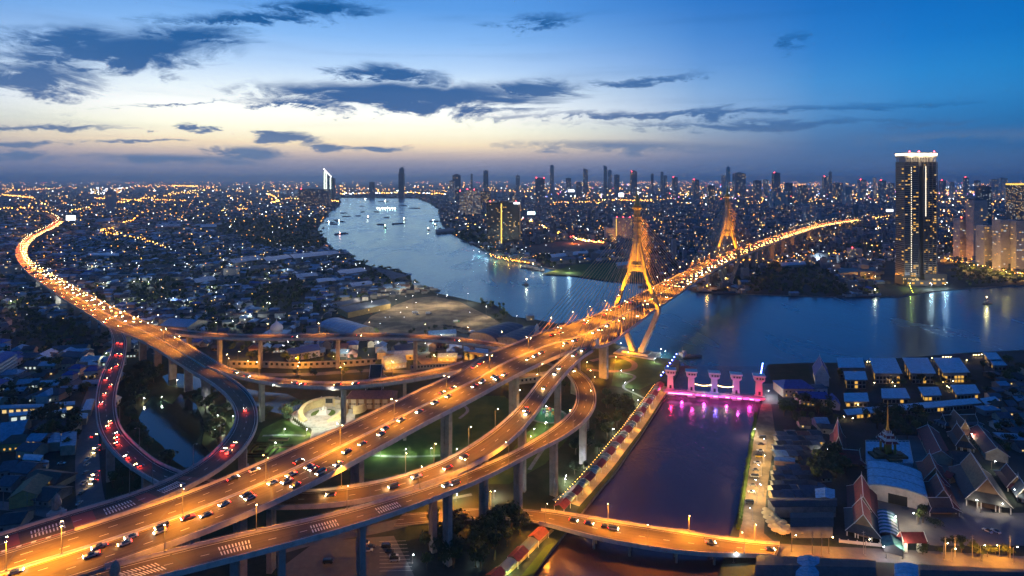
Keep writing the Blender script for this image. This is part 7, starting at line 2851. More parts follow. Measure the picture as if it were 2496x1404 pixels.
unfinished()
sk = [(1103, 1122, 427, 4400, .12, 'step', 2), (1094, 1108, 441, 4200, .3, None, 0), (1178, 1190, 416, 5000, .06, None, 0), (1147, 1152, 424, 6000, .05, None, 0), (1257, 1267, 428, 6300, .05, 'spire', 0), (1305, 1328, 434, 4200, .08, None, 2), (1341, 1350, 403, 6000, .04, None, 1), (1422, 1433, 414, 6000, .05, 'wedge', 0), (1472, 1480, 407, 5900, .05, 'wedge', 0), (1482, 1491, 415, 6000, .05, None, 0),
      (1498, 1510, 426, 5800, .06, None, 0), (1538, 1553, 418, 5200, .10, 'step', 1), (1587, 1593, 424, 6300, .04, 'spire', 0), (1611, 1617, 419, 6300, .04, None, 0), (1618, 1626, 428, 6100, .05, None, 0), (1640, 1652, 432, 5600, .08, None, 1), (1725, 1742, 452, 3600, .2, None, 0), (1760, 1770, 428, 5600, .08, None, 0), (1772, 1780, 408, 5700, .10, 'spire', 1), (1792, 1818, 423, 5000, .10, 'step', 0),
      (1840, 1856, 440, 4600, .1, None, 1), (1886, 1902, 421, 4600, .10, None, 1), (1916, 1932, 446, 3900, .06, None, 0), (1885, 1920, 468, 3200, .10, None, 0), (1950, 1970, 452, 4000, .12, None, 0), (2008, 2020, 430, 5200, .10, None, 1), (2022, 2028, 419, 5600, .10, 'spire', 1), (2036, 2054, 446, 4000, .16, None, 0), (2060, 2078, 455, 3600, .2, None, 0), (2096, 2112, 438, 4800, .14, None, 1),
      (2130, 2136, 433, 5000, .3, None, 0), (2146, 2160, 440, 4600, .12, None, 1), (2168, 2180, 447, 4300, .14, None, 0), (2294, 2306, 440, 4800, .14, None, 1), (2318, 2326, 444, 4700, .1, None, 0), (2352, 2362, 432, 5200, .1, 'spire', 1), (2380, 2390, 440, 4700, .14, None, 0), (2420, 2434, 437, 4600, .14, None, 0), (2440, 2456, 434, 4800, .1, None, 1), (1380, 1392, 434, 5800, .06, None, 0), (1405, 1418, 444, 5000, .1, None, 0),
      (1690, 1704, 438, 5000, .12, None, 1), (1862, 1874, 438, 5100, .12, None, 0), (255, 275, 466, 3000, .12, None, 0), (900, 912, 444, 5200, .06, None, 0), (2240, 2262, 444, 4700, .1, None, 0)]
for i, (x0, x1, yt, Yd, lt, tp, rd_) in enumerate(sk):
    tower(x0, x1, yt, 0, f'{nth(i)} distant skyline tower, {"with spire" if tp == "spire" else "slender" if x1 - x0 < 10 else "broad"}, seen at the horizon', body=rng.choice([M_TBLUE, M_TCON, M_TPALE]), lit=lt * .8, top=tp, red=rd_ if i % 2 else 0, Y=Yd * 1.12, seed=100 + i, band=(i % 3 == 0), floors=max(8, int(26 * (480 - yt) / 60)), cols=max(3, int((x1 - x0) / 2.2)), cool=.3)
tower(1499, 1540, 531, 586, 'pale slab block with red roof letters behind the nearer pylon', body=M_TPALE, lit=.10, floors=22, cols=14, strip_=((.08, E_GOLD),), red=3, seed=31, depth=40)
tower(1478, 1500, 556, 586, 'lower pale block left of the slab behind the nearer pylon', body=M_TPALE, lit=.08, floors=11, seed=32, depth=40)
tower(1965, 1989, 503, 548, 'white office block with an orange band behind the far end of the bridge', body=M_TPALE, lit=.06, floors=16, cols=7, seed=33)
tower(2075, 2101, 606, 634, 'small white block with violet roof lights across the river', body=M_TPALE, lit=.3, floors=7, cols=7, red=1, seed=34, cool=.2)
tower(2214, 2236, 570, 600, 'low pale building left of the skyscraper foot', body=M_TPALE, lit=.05, floors=8, seed=35)
tower(1240, 1256, 470, 500, 'small gold-lit block behind the riverside block', lit=.4, seed=36, floors=8)
tower(545, 575, 655, 676, 'round-fronted pale block among the left bank houses', body=M_TPALE, lit=.08, floors=6, seed=37)
tower(488, 506, 600, 622, 'square pale block among the left bank houses', body=M_TPALE, lit=.06, floors=6, seed=38)
tower(250, 290, 545, 560, 'long pale block beside the orange street at the left', body=M_TPALE, lit=.12, floors=6, seed=39)
tower(-8, 30, 648, 674, 'school-like block beside the left highway bend', body=M_TPALE, lit=.06, floors=5, seed=40)
# roof sign on the dark riverside block, billboards
def board(x0, x1, y0, y1, Yd, label, em, posts=True):
    k = Yd / FPX
    X0, X1 = (x0 - 1248) * k, (x1 - 1248) * k
    z0, z1 = CAM_H + (HZ - y1) * k, CAM_H + (HZ - y0) * k
    o = thing('billboard', label, 'billboard', ((X0 + X1) / 2, Yd, 0))
    hw = (X1 - X0) / 2
    b = MB()
    b.box((-hw, -.3, z0), (hw, 0, z1))
    b.obj('lit_panel', em, o)
    b = MB()
    b.box((-hw - .4, .02, z0 - .4), (hw + .4, .9, z1 + .4))
    b.obj('frame', M_RAIL, o)
    b = MB()
    for f in (-.6, .6):
        b.tube([(hw * f, .5, 0 if posts else z0 - 6), (hw * f, .5, z0)], .6, 6)
    b.obj('post', M_RAIL, o)
    for q in range(2):
        b = MB()
        for j in range(7):
            u = -hw * .85 + j * hw * 1.7 / 7
            b.box((u, -.42, z0 + (z1 - z0) * (.28 + .3 * q)), (u + hw * 1.7 / 10, -.31, z0 + (z1 - z0) * (.36 + .3 * q)))
        b.obj('print_line', M_WDARK, o)


board(161, 184, 525, 537, 2150, 'bright white billboard above the far bend of the left highway', E_SIGN)
board(1252, 1267, 493.5, 497.5, 1640, 'white roof sign on the dark riverside block', E_SIGN, False)
board(1286, 1304, 516, 523, 2000, 'pale cyan billboard beside the orange boulevard', emit('cyan_sign', (.7, 1.0, .95), 6, False))
board(2160, 2177, 510, 516, 2100, 'white billboard left of the skyscraper', E_SIGN)
board(1385, 1400, 462, 468, 4200, 'bright white screen by the distant rail yard', E_SIGN)
board(1508, 1520, 470, 480, 3600, 'square white screen left of the nearer spire', E_SIGN)
# far cable bridge across the upper river
o = thing('far_cable_bridge', 'distant low cable bridge crossing the upper river', 'bridge', (0, 0, 0))
a, c = G(790, 474.5, 30), G(1085, 474.5, 30)
d = c - a
Mx = Matrix.Translation((a.x, a.y, 0)) @ Matrix.Rotation(math.atan2(d.y, d.x), 4, 'Z')
b = MB()
b.box((0, -10, 28), (d.length, 10, 31), 0, Mx)
b.obj('deck', M_TCON, o)
for f in (.19, .81):
    b = MB()
    x = d.length * f
    b.box((x - 4, -6, -3), (x + 4, 6, 92), 0, Mx)
    b.obj('pylon', M_TCON, o)
    for s_ in (-1, 1):
        for q in range(5):
            b = MB()
            b.tube([Mx @ Vector((x, 0, 88)), Mx @ Vector((x + s_ * (60 + q * 55), 0, 31))], .6, 3)
            b.obj('cable', M_TCON, o)
# ================================================================== trees
def leaf_mat(name, a, c):
    m = bpy.data.materials.new(name)
    m.use_nodes = True
    t = m.node_tree
    N = NT(t)
    b = t.nodes['Principled BSDF']
    geo = N.n('ShaderNodeNewGeometry')
    oi = N.n('ShaderNodeObjectInfo')
    f = N.m('ADD', N.m('MULTIPLY', N.noise(geo.outputs['Position'], .35, 3, .6), .8), N.m('MULTIPLY', oi.outputs['Random'], .5))
    N.lk(N.mix(N.smooth(f, .3, .95), a, c), b.inputs['Base Color'])
    b.inputs['Roughness'].default_value = .75
    b.inputs['Specular IOR Level'].default_value = .25
    return m


M_LEAF = leaf_mat('foliage', (.024, .050, .018), (.070, .100, .030))
M_LEAFD = leaf_mat('foliage_dark', (.014, .032, .018), (.044, .066, .028))
M_BARK = mat('bark', (.08, .055, .035), .9)


def crown(b, r, c, rx, rz, n, s, mi=0):
    """leaf clumps: small tilted quads through a lumpy volume"""
    lobes = [(c[0] + r.uniform(-.5, .5) * rx, c[1] + r.uniform(-.5, .5) * rx, c[2] + r.uniform(-.35, .45) * rz, r.uniform(.45, .8)) for _ in range(max(2, n // 28))]
    for i in range(n):
        lx, ly, lz, lr = lobes[i % len(lobes)]
        while True:
            v = Vector((r.uniform(-1, 1), r.uniform(-1, 1), r.uniform(-1, 1)))
            if .25 < v.length < 1:
                break
        v = v.normalized() * (v.length ** .4)
        p = Vector((lx + v.x * rx * lr, ly + v.y * rx * lr, lz + v.z * rz * lr * .8))
        nrm = (v + Vector((r.uniform(-.6, .6), r.uniform(-.6, .6), r.uniform(-.2, .9)))).normalized()
        a = nrm.orthogonal().normalized()
        a.rotate(Matrix.Rotation(r.uniform(0, 6.3), 3, nrm))
        e = nrm.cross(a)
        q = s * r.uniform(.6, 1.3)
        b.poly([p + a * q + e * q * .3, p - a * q * .2 + e * q, p - a * q - e * q * .3, p + a * q * .2 - e * q], mi)


TREES = []
for v in range(6):
    r = random.Random(50 + v)
    tb = MB()
    hgt = 4.2
    tb.tube([(0, 0, 0), (.15, .1, 2), (.1, .2, hgt)], [.38, .28, .2], 6)
    for q in range(4):
        a = q * 1.57 + r.random()
        tb.tube([(.1, .15, 2.6 + q * .3), (math.cos(a) * 1.4, math.sin(a) * 1.4, 4.4 + q * .3), (math.cos(a) * 2.3, math.sin(a) * 2.3, 5.6 + q * .4)], [.16, .1, .05], 4)
    cb = MB()
    if v < 4:
        crown(cb, r, (0, 0, 6.2), 3.9, 3.0, 300, .52)
    elif v == 4:
        crown(cb, r, (0, 0, 6.0), 5.4, 2.0, 340, .55)
    else:
        crown(cb, r, (0, 0, 6.6), 2.4, 4.2, 260, .48)
    TREES.append((tb.mesh('trunk', M_BARK), cb.mesh('crown', M_LEAF if v % 2 else M_LEAFD)))

tree_n = [0]


def tree(p, s, v, label, group):
    o = thing('tree', label, 'tree', p, rng.uniform(0, 6.3), group)
    o.scale = (s * rng.uniform(.9, 1.15), s * rng.uniform(.9, 1.15), s * rng.uniform(.85, 1.2))
    link('trunk', TREES[v][0], o)
    link('crown', TREES[v][1], o)
    tree_n[0] += 1
    return o


zones = [([(300, 935), (345, 905), (400, 905), (350, 960), (335, 1010), (345, 1075), (395, 1105), (430, 1150), (385, 1150), (325, 1065)], 52, 'left of the dark park pond', 1.0), ([(430, 985), (520, 965), (560, 985), (560, 1040), (530, 1085), (500, 1070), (500, 1000)], 26, 'between the pond and the outer loop', .95),
         ([(640, 1003), (700, 1008), (730, 985), (745, 1000), (700, 1030), (640, 1040)], 10, 'left of the monument plaza', .85), ([(560, 872), (700, 862), (900, 872), (900, 885), (600, 898)], 20, 'behind the orange-lit wall', 1.0), ([(640, 908), (890, 908), (890, 922), (700, 925)], 10, 'in front of the orange-lit wall', .6),
         ([(1470, 965), (1560, 985), (1540, 1010), (1480, 1100), (1430, 1180), (1380, 1205), (1400, 1110), (1450, 1040)], 34, 'between the outer loop and the promenade', .95), ([(1020, 1305), (1250, 1275), (1290, 1295), (1190, 1400), (1040, 1404)], 30, 'in the dark grove below the ramps', 1.1), ([(262, 1180), (330, 1165), (360, 1195), (345, 1280), (270, 1290)], 11, 'beside the left street below the loop', .9),
         ([(2110, 1015), (2250, 1008), (2260, 1060), (2225, 1072), (2110, 1068)], 22, 'behind the pagoda terrace', 1.1), ([(2240, 1328), (2500, 1345), (2500, 1362), (2240, 1352)], 14, 'in the hedge row along the temple street', .6), ([(1992, 1115), (2060, 1125), (2060, 1195), (1992, 1185)], 11, 'beside the market sheds', 1.2), ([(1895, 965), (2045, 990), (2045, 1038), (1905, 1035)], 22, 'below the blue-roofed houses', .9),
         ([(2045, 925), (2390, 915), (2390, 938), (2050, 950)], 16, 'between the two villa rows', .8), ([(2395, 895), (2496, 885), (2496, 1030), (2410, 1000)], 14, 'right of the waterfront villas', 1.0), ([(0, 905), (60, 950), (60, 975), (0, 985)], 14, 'in the dark garden at the left edge', .9), ([(60, 890), (180, 885), (190, 898), (70, 902)], 12, 'above the vacant lot', .9), ([(60, 950), (240, 945), (200, 975), (70, 978)], 14, 'around the hip-roofed villa', .8),
         ([(75, 1020), (110, 1020), (190, 1030), (200, 1100), (110, 1110), (95, 1050)], 22, 'among the near left houses', 1.15), ([(1190, 762), (1245, 772), (1240, 790), (1200, 785)], 4, 'at the river edge of the sand yard', .9), ([(990, 812), (1090, 800), (1095, 815), (1000, 820)], 6, 'at the lower edge of the sand yard', .8), ([(1320, 930), (1420, 915), (1480, 930), (1400, 960), (1330, 985)], 8, 'under the loop ramps', .8), ([(2395, 1060), (2496, 1045), (2496, 1125), (2440, 1120)], 7, 'at the right edge of the temple', .9), ([(2230, 1262), (2280, 1265), (2285, 1300), (2240, 1300)], 3, 'in the temple courtyard', 1.0)]
r = random.Random(21)
for poly, n, where, sc in zones:
    W0 = np.array([G(x, y)[:2] for x, y in poly])
    lo, hi = W0.min(0), W0.max(0)
    got = 0
    tries = 0
    while got < n and tries < 4000:
        tries += 1
        x, y = r.uniform(lo[0], hi[0]), r.uniform(lo[1], hi[1])
        if inpoly(np.array([[x, y]]), [tuple(w) for w in W0])[0]:
            s = sc * r.uniform(.65, 1.3)
            tree((x, y, 0), s, r.randrange(6), f'{nth(got)} {"tall" if s > sc * 1.1 else "small" if s < sc * .8 else "leafy"} tree {where}', 'trees ' + where)
            got += 1

# ================================================================== left and right bank town
r = random.Random(99)
land_ex = {
    'river': west_bank + east_bank + [(3400, 840)] + temple_bank[::-1] + [(1660, 880)],
    'park': [(250, 1300), (262, 1100), (300, 880), (420, 850), (560, 868), (900, 872), (1140, 880), (1330, 845), (1500, 835), (1660, 880), (1400, 1260), (1180, 1500), (200, 1500)],
    'canal': [(1660, 880), (1880, 880), (2600, 850), (2600, 1500), (1100, 1500)],
    'yard': [(790, 800), (830, 752), (960, 722), (1060, 714), (1250, 770), (1380, 800), (1330, 850), (1190, 870), (1000, 830), (900, 815)],
    'nearleft': [(-50, 1010), (-50, 1500), (260, 1500), (262, 1060), (240, 960), (100, 985)],
    'golf': [(1310, 670), (1400, 640), (1520, 632), (1610, 660), (1610, 700), (1500, 692)], 'field': [(1262, 604), (1400, 582), (1485, 588), (1485, 607), (1400, 622), (1285, 618)],
    'sky': [(2150, 640), (2330, 640), (2330, 715), (2150, 725)]}
forest = [[(500, 560), (560, 538), (700, 526), (786, 532), (776, 562), (796, 604), (700, 606), (610, 600), (600, 580)], [(1812, 700), (1835, 680), (1880, 648), (1950, 640), (2010, 660), (2062, 700), (2062, 722), (1850, 716)], [(2290, 660), (2350, 645), (2496, 668), (2600, 680), (2600, 690), (2350, 700), (2250, 712)],
          [(880, 640), (960, 662), (1000, 690), (960, 700), (900, 690), (840, 660)], [(20, 790), (120, 770), (210, 800), (240, 860), (120, 870), (30, 850)], [(600, 720), (720, 690), (760, 720), (700, 760), (620, 760)], [(300, 700), (420, 690), (430, 730), (340, 745)], [(1080, 560), (1180, 560), (1190, 598), (1130, 590)], [(1290, 625), (1340, 620), (1420, 640), (1330, 655)], [(2060, 600), (2150, 595), (2150, 625), (2060, 628)], [(2300, 580), (2340, 578), (2340, 620), (2300, 625)]]
# individual house kinds
HK = []
for i, (L, w, ze, zr, hip, rf, wl) in enumerate(((11, 8, 4.2, 6.8, 0, 'slate', 'cream'), (13, 9, 6.5, 9.0, .7, 'metal', 'white'), (10, 9, 3.6, 6.2, .8, 'brown', 'pink'), (16, 9, 4.0, 6.4, 0, 'metal', 'grey'), (12, 10, 7.0, 9.6, .8, 'blue', 'white'), (18, 11, 5, 7.4, 0, 'pale', 'cream'), (11, 8, 3.4, 5.4, 0, 'dark', 'brown'), (12, 8, 6.2, 8.6, 0, 'purple', 'cream'))):
    hp = hip * w / 2
    b = MB()
    b.box((-L / 2, -w / 2, 0), (L / 2, w / 2, ze), bottom=False)
    if hip == 0:
        for s_ in (-1, 1):
            t = [(s_ * L / 2, -w / 2, ze), (s_ * L / 2, w / 2, ze), (s_ * L / 2, 0, zr - .3)]
            b.poly(t if s_ > 0 else t[::-1])
    wm = b.mesh('wall', WALL[wl])
    rm = gable_mesh(L, w, ze, zr, hip=hp).mesh('roof', ROOF[rf])
    wms = []
    for em in (E_WIN, E_WINC, M_WDARK):
        b = MB()
        for k in range(3):
            x = -L / 2 + (k + .5) * L / 3
            b.box((x - .9, -w / 2 - .06, 1.0), (x + .9, -w / 2 - .01, 2.6), bottom=False)
        wms.append(b.mesh('window', em))
    HK.append((wm, rm, wms, rf, L * w))
cells = []


def grid(y0, y1, step):
    y = y0
    while y < y1:
        xm = y * 0.93 + 60
        x = -xm
        while x < xm:
            cells.append((x + r.uniform(-.4, .4) * step, y + r.uniform(-.4, .4) * step, step))
            x += step
        y += step


grid(480, 1000, 15.5)
grid(1000, 1900, 20)
grid(1900, 4300, 36)
grid(4300, 11000, 85)
C_ = np.array(cells)
PXY = np.stack([1248 + FPX * C_[:, 0] / C_[:, 1], HZ + FPX * CAM_H / C_[:, 1]], 1)
ok = np.ones(len(C_), bool)
for poly in land_ex.values():
    ok &= ~inpoly(PXY, poly)
wood = np.zeros(len(C_), bool)
for poly in forest:
    wood |= inpoly(PXY, poly)
# density field from low-frequency sines: built-up versus green patches
fld = np.sin(C_[:, 0] * .011 + 1.3) * np.cos(C_[:, 1] * .009 + .4) + .6 * np.sin(C_[:, 0] * .027 + C_[:, 1] * .021)
right_b = inpoly(PXY, [(1018, 484), (1100, 570), (1290, 641), (1700, 708), (2250, 713), (3400, 676), (3400, 440), (1018, 440)])
houses, trees_, blocks = [], [], []
for i in range(len(C_)):
    if not ok[i]:
        continue
    x, y, st_ = C_[i]
    u = r.random()
    if wood[i]:
        if y < 2500:
            trees_.append((y, x, st_))
            if r.random() < .8:
                trees_.append((y + r.uniform(3, 9), x + r.uniform(-8, 8), st_))
        else:
            trees_.append((y, x, st_))
        continue
    if right_b[i]:
        if u < .72:
            (blocks if y > 1500 or u < .35 else houses).append((y, x, st_))
        elif u < .92:
            trees_.append((y, x, st_))
    else:
        pt = .30 + .22 * (fld[i] < -.2) - .1 * (fld[i] > .5)
        if u < pt:
            trees_.append((y, x, st_))
            if y < 1400 and r.random() < .6:
                trees_.append((y + r.uniform(3, 8), x + r.uniform(-6, 6), st_))
        elif u < .93:
            (houses if y < 2600 or u < .8 else blocks).append((y, x, st_))
houses.sort()
trees_.sort()
# the nearest houses are things of their own
gcount = {}
for i, (y, x, st_) in enumerate(houses[:185]):
    k = r.randrange(len(HK))
    wm, rm, wms, rf, _ = HK[k]
    px, py = pix((x, y, 0))
    where = ('left of the highway piers' if px < 250 and py > 700 else 'by the left highway' if px < 420 else 'behind the long ramp' if px < 760 else 'beside the sand yard' if px < 1100 else 'across the river')
    key = (rf, where)
    n = gcount.get(key, 0)
    gcount[key] = n + 1
    o = thing('house', f'{nth(n)} nearest small {rf}-roofed house {where}', 'house', (x, y, 0), r.choice([.1, .2, 1.7, 1.75]) + r.uniform(-.12, .12), 'houses of the left bank town')
    s = r.uniform(.8, 1.15)
    o.scale = (s, s, s * r.uniform(.9, 1.2))
    link('wall', wm, o)
    link('roof', rm, o)
    link('window', wms[r.choice([0, 1, 2, 2, 2])], o)
# the rest as one mass
HM = [WALL['cream'], WALL['grey'], ROOF['slate'], ROOF['metal'], ROOF['brown'], ROOF['pale'], ROOF['dark'], ROOF['blue'], E_WIN, E_WINC, WALL['white'], ROOF['teal']]
b = MB()


def quick_house(y, x, st_):
    f = min(2.4, st_ / 16)
    L, w = r.uniform(8, 15) * f, r.uniform(7, 10) * f
    ze = r.uniform(3.2, 7)
    zr = ze + r.uniform(1.2, 2.6)
    a = r.choice([.1, .2, 1.7]) + r.uniform(-.15, .15)
    ca, sa = math.cos(a), math.sin(a)
    T = lambda p: (x + p[0] * ca - p[1] * sa, y + p[0] * sa + p[1] * ca, p[2])
    wi, ri = r.choice([0, 1, 10, 1]), r.choice([2, 3, 4, 6, 2, 3, 6, 7 if r.random() < .3 else 2, 5 if r.random() < .5 else 3])
    l, q = L / 2, w / 2
    lo = [(-l, -q, 0), (l, -q, 0), (l, q, 0), (-l, q, 0)]
    hi = [(-l, -q, ze), (l, -q, ze), (l, q, ze), (-l, q, ze)]
    for i in range(4):
        j = (i + 1) % 4
        b.poly([T(lo[i]), T(lo[j]), T(hi[j]), T(hi[i])], wi)
    e = .7
    A, B_, C2, D = (-l - e, -q - e, ze - .3), (l + e, -q - e, ze - .3), (l + e, q + e, ze - .3), (-l - e, q + e, ze - .3)
    hp = r.choice([0, 0, q * .8])
    R0, R1 = (-l - e + hp, 0, zr), (l + e - hp, 0, zr)
    for f_ in ([A, B_, R1, R0], [C2, D, R0, R1], [B_, C2, R1], [D, A, R0]):
        b.poly([T(v) for v in f_], ri)
    if r.random() < .16:
        xx = r.uniform(-l * .7, l * .4)
        b.poly([T((xx, -q - .05, 1)), T((xx + 1.6, -q - .05, 1)), T((xx + 1.6, -q - .05, 2.4)), T((xx, -q - .05, 2.4))], r.choice([8, 9, 8]))


for h_ in houses[185:]:
    quick_house(*h_)
o = b.obj('town_houses', HM, kind='stuff')
tag(o, 'mass of small low-rise roofs of the town beyond the nearest houses', 'houses')
# city blocks: mid-rise boxes with some lit windows
BM = [mat('block_grey', (.095, .13, .17), .85), mat('block_pale', (.20, .24, .28), .85), mat('block_dark', (.04, .056, .078), .8), ROOF['metal'], emit('block_window_amber', (1.0, .55, .14), 2.2, False), emit('block_window_white', (.9, .97, 1.0), 1.8, False)]
b = MB()
for y, x, st_ in blocks:
    f = st_ / 36 if st_ > 30 else .6
    w, d = r.uniform(12, 26) * min(f, 1.9), r.uniform(10, 20) * min(f, 1.9)
    h = r.choice([6, 8, 9, 12, 12, 15, 18]) * r.uniform(.8, 1.2)
    if right_b[0] is not None and x > -.1 * y and r.random() < .018:
        h *= r.uniform(2, 4)
        w *= .7
    a = r.uniform(-.25, .25)
    Mx = Matrix.Translation((x, y, 0)) @ Matrix.Rotation(a, 4, 'Z')
    b.box((-w / 2, -d / 2, 0), (w / 2, d / 2, h), r.choice([0, 1, 2, 0]), Mx, False)
    if r.random() < .5:
        b.box((-w * .2, -d * .2, h), (w * .15, d * .2, h + 2.5), 0, Mx, False)
    for q in range(r.choice([0, 0, 0, 1, 1, 2]) if y < 5000 else r.choice([0, 0, 1])):
        u, z = r.uniform(-w * .45, w * .3), r.uniform(.2, .8) * h
        b.poly([Mx @ Vector((u, -d / 2 - .1, z)), Mx @ Vector((u + w * .12, -d / 2 - .1, z)), Mx @ Vector((u + w * .12, -d / 2 - .1, z + 1.6)), Mx @ Vector((u, -d / 2 - .1, z + 1.6))], r.choice([4, 4, 5]))
o = b.obj('distant_city_blocks', BM, kind='stuff')
tag(o, 'dense mid-rise blocks of the far city up to the horizon', 'city')
# trees of the town: nearest as things, the rest one mass
nt = max(0, 300 - tree_n[0])
tc = {}
near_t = [t for t in trees_ if t[0] < 1200][:nt]
for y, x, st_ in near_t:
    px, py = pix((x, y, 0))
    where = 'left of the highway piers' if px < 250 else 'by the left highway' if px < 420 else 'behind the long ramp' if px < 760 else 'near the sand yard'
    n = tc.get(where, 0)
    tc[where] = n + 1
    tree((x, y, 0), r.uniform(.7, 1.2), r.randrange(6), f'{nth(n)} nearest garden tree {where}', 'garden trees of the left bank')
b = MB()
for y, x, st_ in trees_[len(near_t):]:
    f = min(2.6, st_ / 17)
    rx = r.uniform(3.0, 5.2) * f ** .8
    hz_ = r.uniform(3.0, 4.6) * (f ** .3)
    n = 46 if y < 900 else 30 if y < 1500 else 14 if y < 2600 else 7
    crown(b, r, (x, y, hz_ + 1.2), rx, hz_, n, 1.0 if y < 900 else 1.35 if y < 1500 else 2.2 * f ** .5 if y < 2600 else 3.2 * f ** .6, r.choice([0, 1]))
o = b.obj('woodland', [M_LEAFD, M_LEAF], kind='stuff')
tag(o, 'dark tree masses between the houses and along the river banks', 'trees')

# ================================================================== lights of the town and city
def light_mat():
    m = bpy.data.materials.new('city_lamp_glow')
    m.use_nodes = True
    t = m.node_tree
    t.nodes.clear()
    N = NT(t)
    a = N.n('ShaderNodeAttribute')
    a.attribute_name = 'Col'
    e = N.n('ShaderNodeEmission')
    N.lk(a.outputs['Color'], e.inputs[0])
    N.lk(N.m('MULTIPLY', a.outputs['Alpha'], 17.0), e.inputs[1])
    o = N.n('ShaderNodeOutputMaterial')
    N.lk(e.outputs[0], o.inputs[0])
    m.cycles.emission_sampling = 'NONE'
    return m


LT = []          # (x, y, z, radius, colour, strength 0..1)
OR, YE, WH, RE, GR, BL, PK_ = (1.0, .34, .035), (1.0, .54, .11), (.92, .97, 1.0), (1.0, .06, .05), (.45, 1.0, .55), (.2, .35, 1.0), (1.0, .35, .8)


def lamp_pt(px, py, z, col, k=1.0, s=.4):
    p = G(px, py, z)
    f = 1.0 + min(1.6, p.y / 4200)          # strength raised with distance to make up for haze
    LT.append((p.x, p.y, z, max(.45, p.y * .00066) * k, col, min(1.6, s * f)))  # radius swells with distance, giving each lamp its halo


def line(pts, n, cols, jit=1.5, k=1.2, s=.5, z=9):
    P = np.array(pts, float)
    d = np.concatenate([[0], np.cumsum(np.linalg.norm(np.diff(P, axis=0), axis=1))])
    for i in range(n):
        t = d[-1] * (i + r.uniform(-.3, .3)) / max(1, n - 1)
        lamp_pt(np.interp(t, d, P[:, 0]) + r.uniform(-jit, jit) * .5, np.interp(t, d, P[:, 1]) + r.uniform(-jit, jit), z, r.choice(cols), k * r.uniform(.7, 1.2), s * r.uniform(.5, 1.2))


def cloud(x0, x1, y0, y1, n, cols, k=1.0, s=.4, z=(4, 16)):
    done = 0
    for _ in range(n * 6):
        if done >= n:
            break
        x, y = r.uniform(x0, x1), r.uniform(y0, y1)
        q = np.array([[x, y]])
        if any(inpoly(q, land_ex[e])[0] for e in ('river', 'canal')):
            continue
        lamp_pt(x, y, r.uniform(*z), r.choice(cols), k * r.uniform(.55, 1.25), s * r.uniform(.3, 1.2))
        done += 1


warm = [OR, OR, YE, YE, WH]
cloud(-20, 2520, 440.5, 446, 520, [OR, OR, YE, OR, RE], 1.0, .8)
cloud(-20, 2520, 445, 470, 800, [OR, YE, OR, WH, OR, YE], 1.05, .5)
cloud(1280, 2520, 440, 485, 620, warm + [RE, BL, WH, PK_], 1.0, .45, (5, 70))
cloud(-20, 800, 470, 540, 480, [YE, WH, OR, OR, YE], 1.0, .42)
cloud(-20, 900, 540, 660, 300, [WH, YE, YE, WH, OR, OR], 1.0, .4)
cloud(-20, 1000, 640, 780, 150, [WH, WH, YE, YE], .95, .36)
cloud(1050, 2496, 480, 560, 560, [YE, OR, WH, OR, OR, YE], 1.0, .42)
cloud(1100, 1700, 555, 640, 130, [YE, OR, WH], .9, .34)
cloud(1700, 2496, 555, 640, 300, [OR, YE, WH, OR, YE], 1.05, .5)
cloud(2290, 2496, 440, 545, 330, [OR, YE, OR, WH], 1.2, .7)
cloud(1660, 2200, 470, 498, 130, [OR, YE, WH], 1.15, .6)
cloud(220, 300, 456, 472, 60, [WH, WH, YE], 1.1, .7)
line([(170, 513), (260, 497), (330, 487), (400, 476), (510, 459)], 52, [YE, OR, YE], 1.6, 1.35, .6)
line([(280, 462), (330, 455), (400, 452), (520, 455)], 30, [OR, YE], 1.4, 1.2, .5)
line([(245, 563), (300, 546), (330, 530), (352, 512)], 26, [OR, YE], 3, 1.4, .6)
line([(245, 562), (300, 572), (350, 582), (402, 600)], 26, [OR, YE], 3.2, 1.4, .6)
line([(640, 495), (680, 490), (668, 478), (650, 472)], 34, [OR, YE], 1.5, 1.1, .7)
line([(540, 515), (600, 508)], 16, [OR, YE], 2, 1.0, .6)
line([(1268, 528), (1300, 540), (1360, 566), (1420, 585), (1470, 590)], 130, [OR, YE, YE, RE, WH], 2.6, 1.15, .8, 6)
line([(1385, 464), (1430, 470), (1480, 474), (1560, 470)], 70, [YE, OR, WH], 2.2, 1.1, .8)
line([(-20, 514), (60, 505), (110, 498)], 14, [OR, YE], 4, 1.5, .8, 14)
line([(830, 472), (900, 470), (1000, 470), (1085, 472)], 60, [OR, YE, WH], 1.5, 1.0, .7, 31)
line([(1700, 648), (1760, 618), (1790, 615)], 18, [YE, OR], 5, 1.1, .6, 8)
line([(1810, 640), (1850, 625), (1905, 600), (1990, 570), (2080, 545)], 66, [OR, YE, YE], 8, 1.2, .7, 8)
line([(2080, 540), (2130, 532), (2190, 528)], 24, [OR, YE], 4, 1.2, .7, 10)
line([(1900, 625), (2000, 620), (2080, 618), (2180, 612)], 40, [YE, WH, OR], 6, 1.1, .5)
line([(1195, 622), (1240, 632), (1290, 640)], 34, [OR, YE, OR], 3, 1.1, .6, 4)
line([(2290, 630), (2360, 640), (2440, 655), (2496, 668)], 46, [YE, OR, WH], 4, 1.2, .6, 6)
line([(2195, 660), (2215, 690), (2225, 712)], 22, [YE, (.8, .9, .1)], 1.5, 1.0, .5, 3)
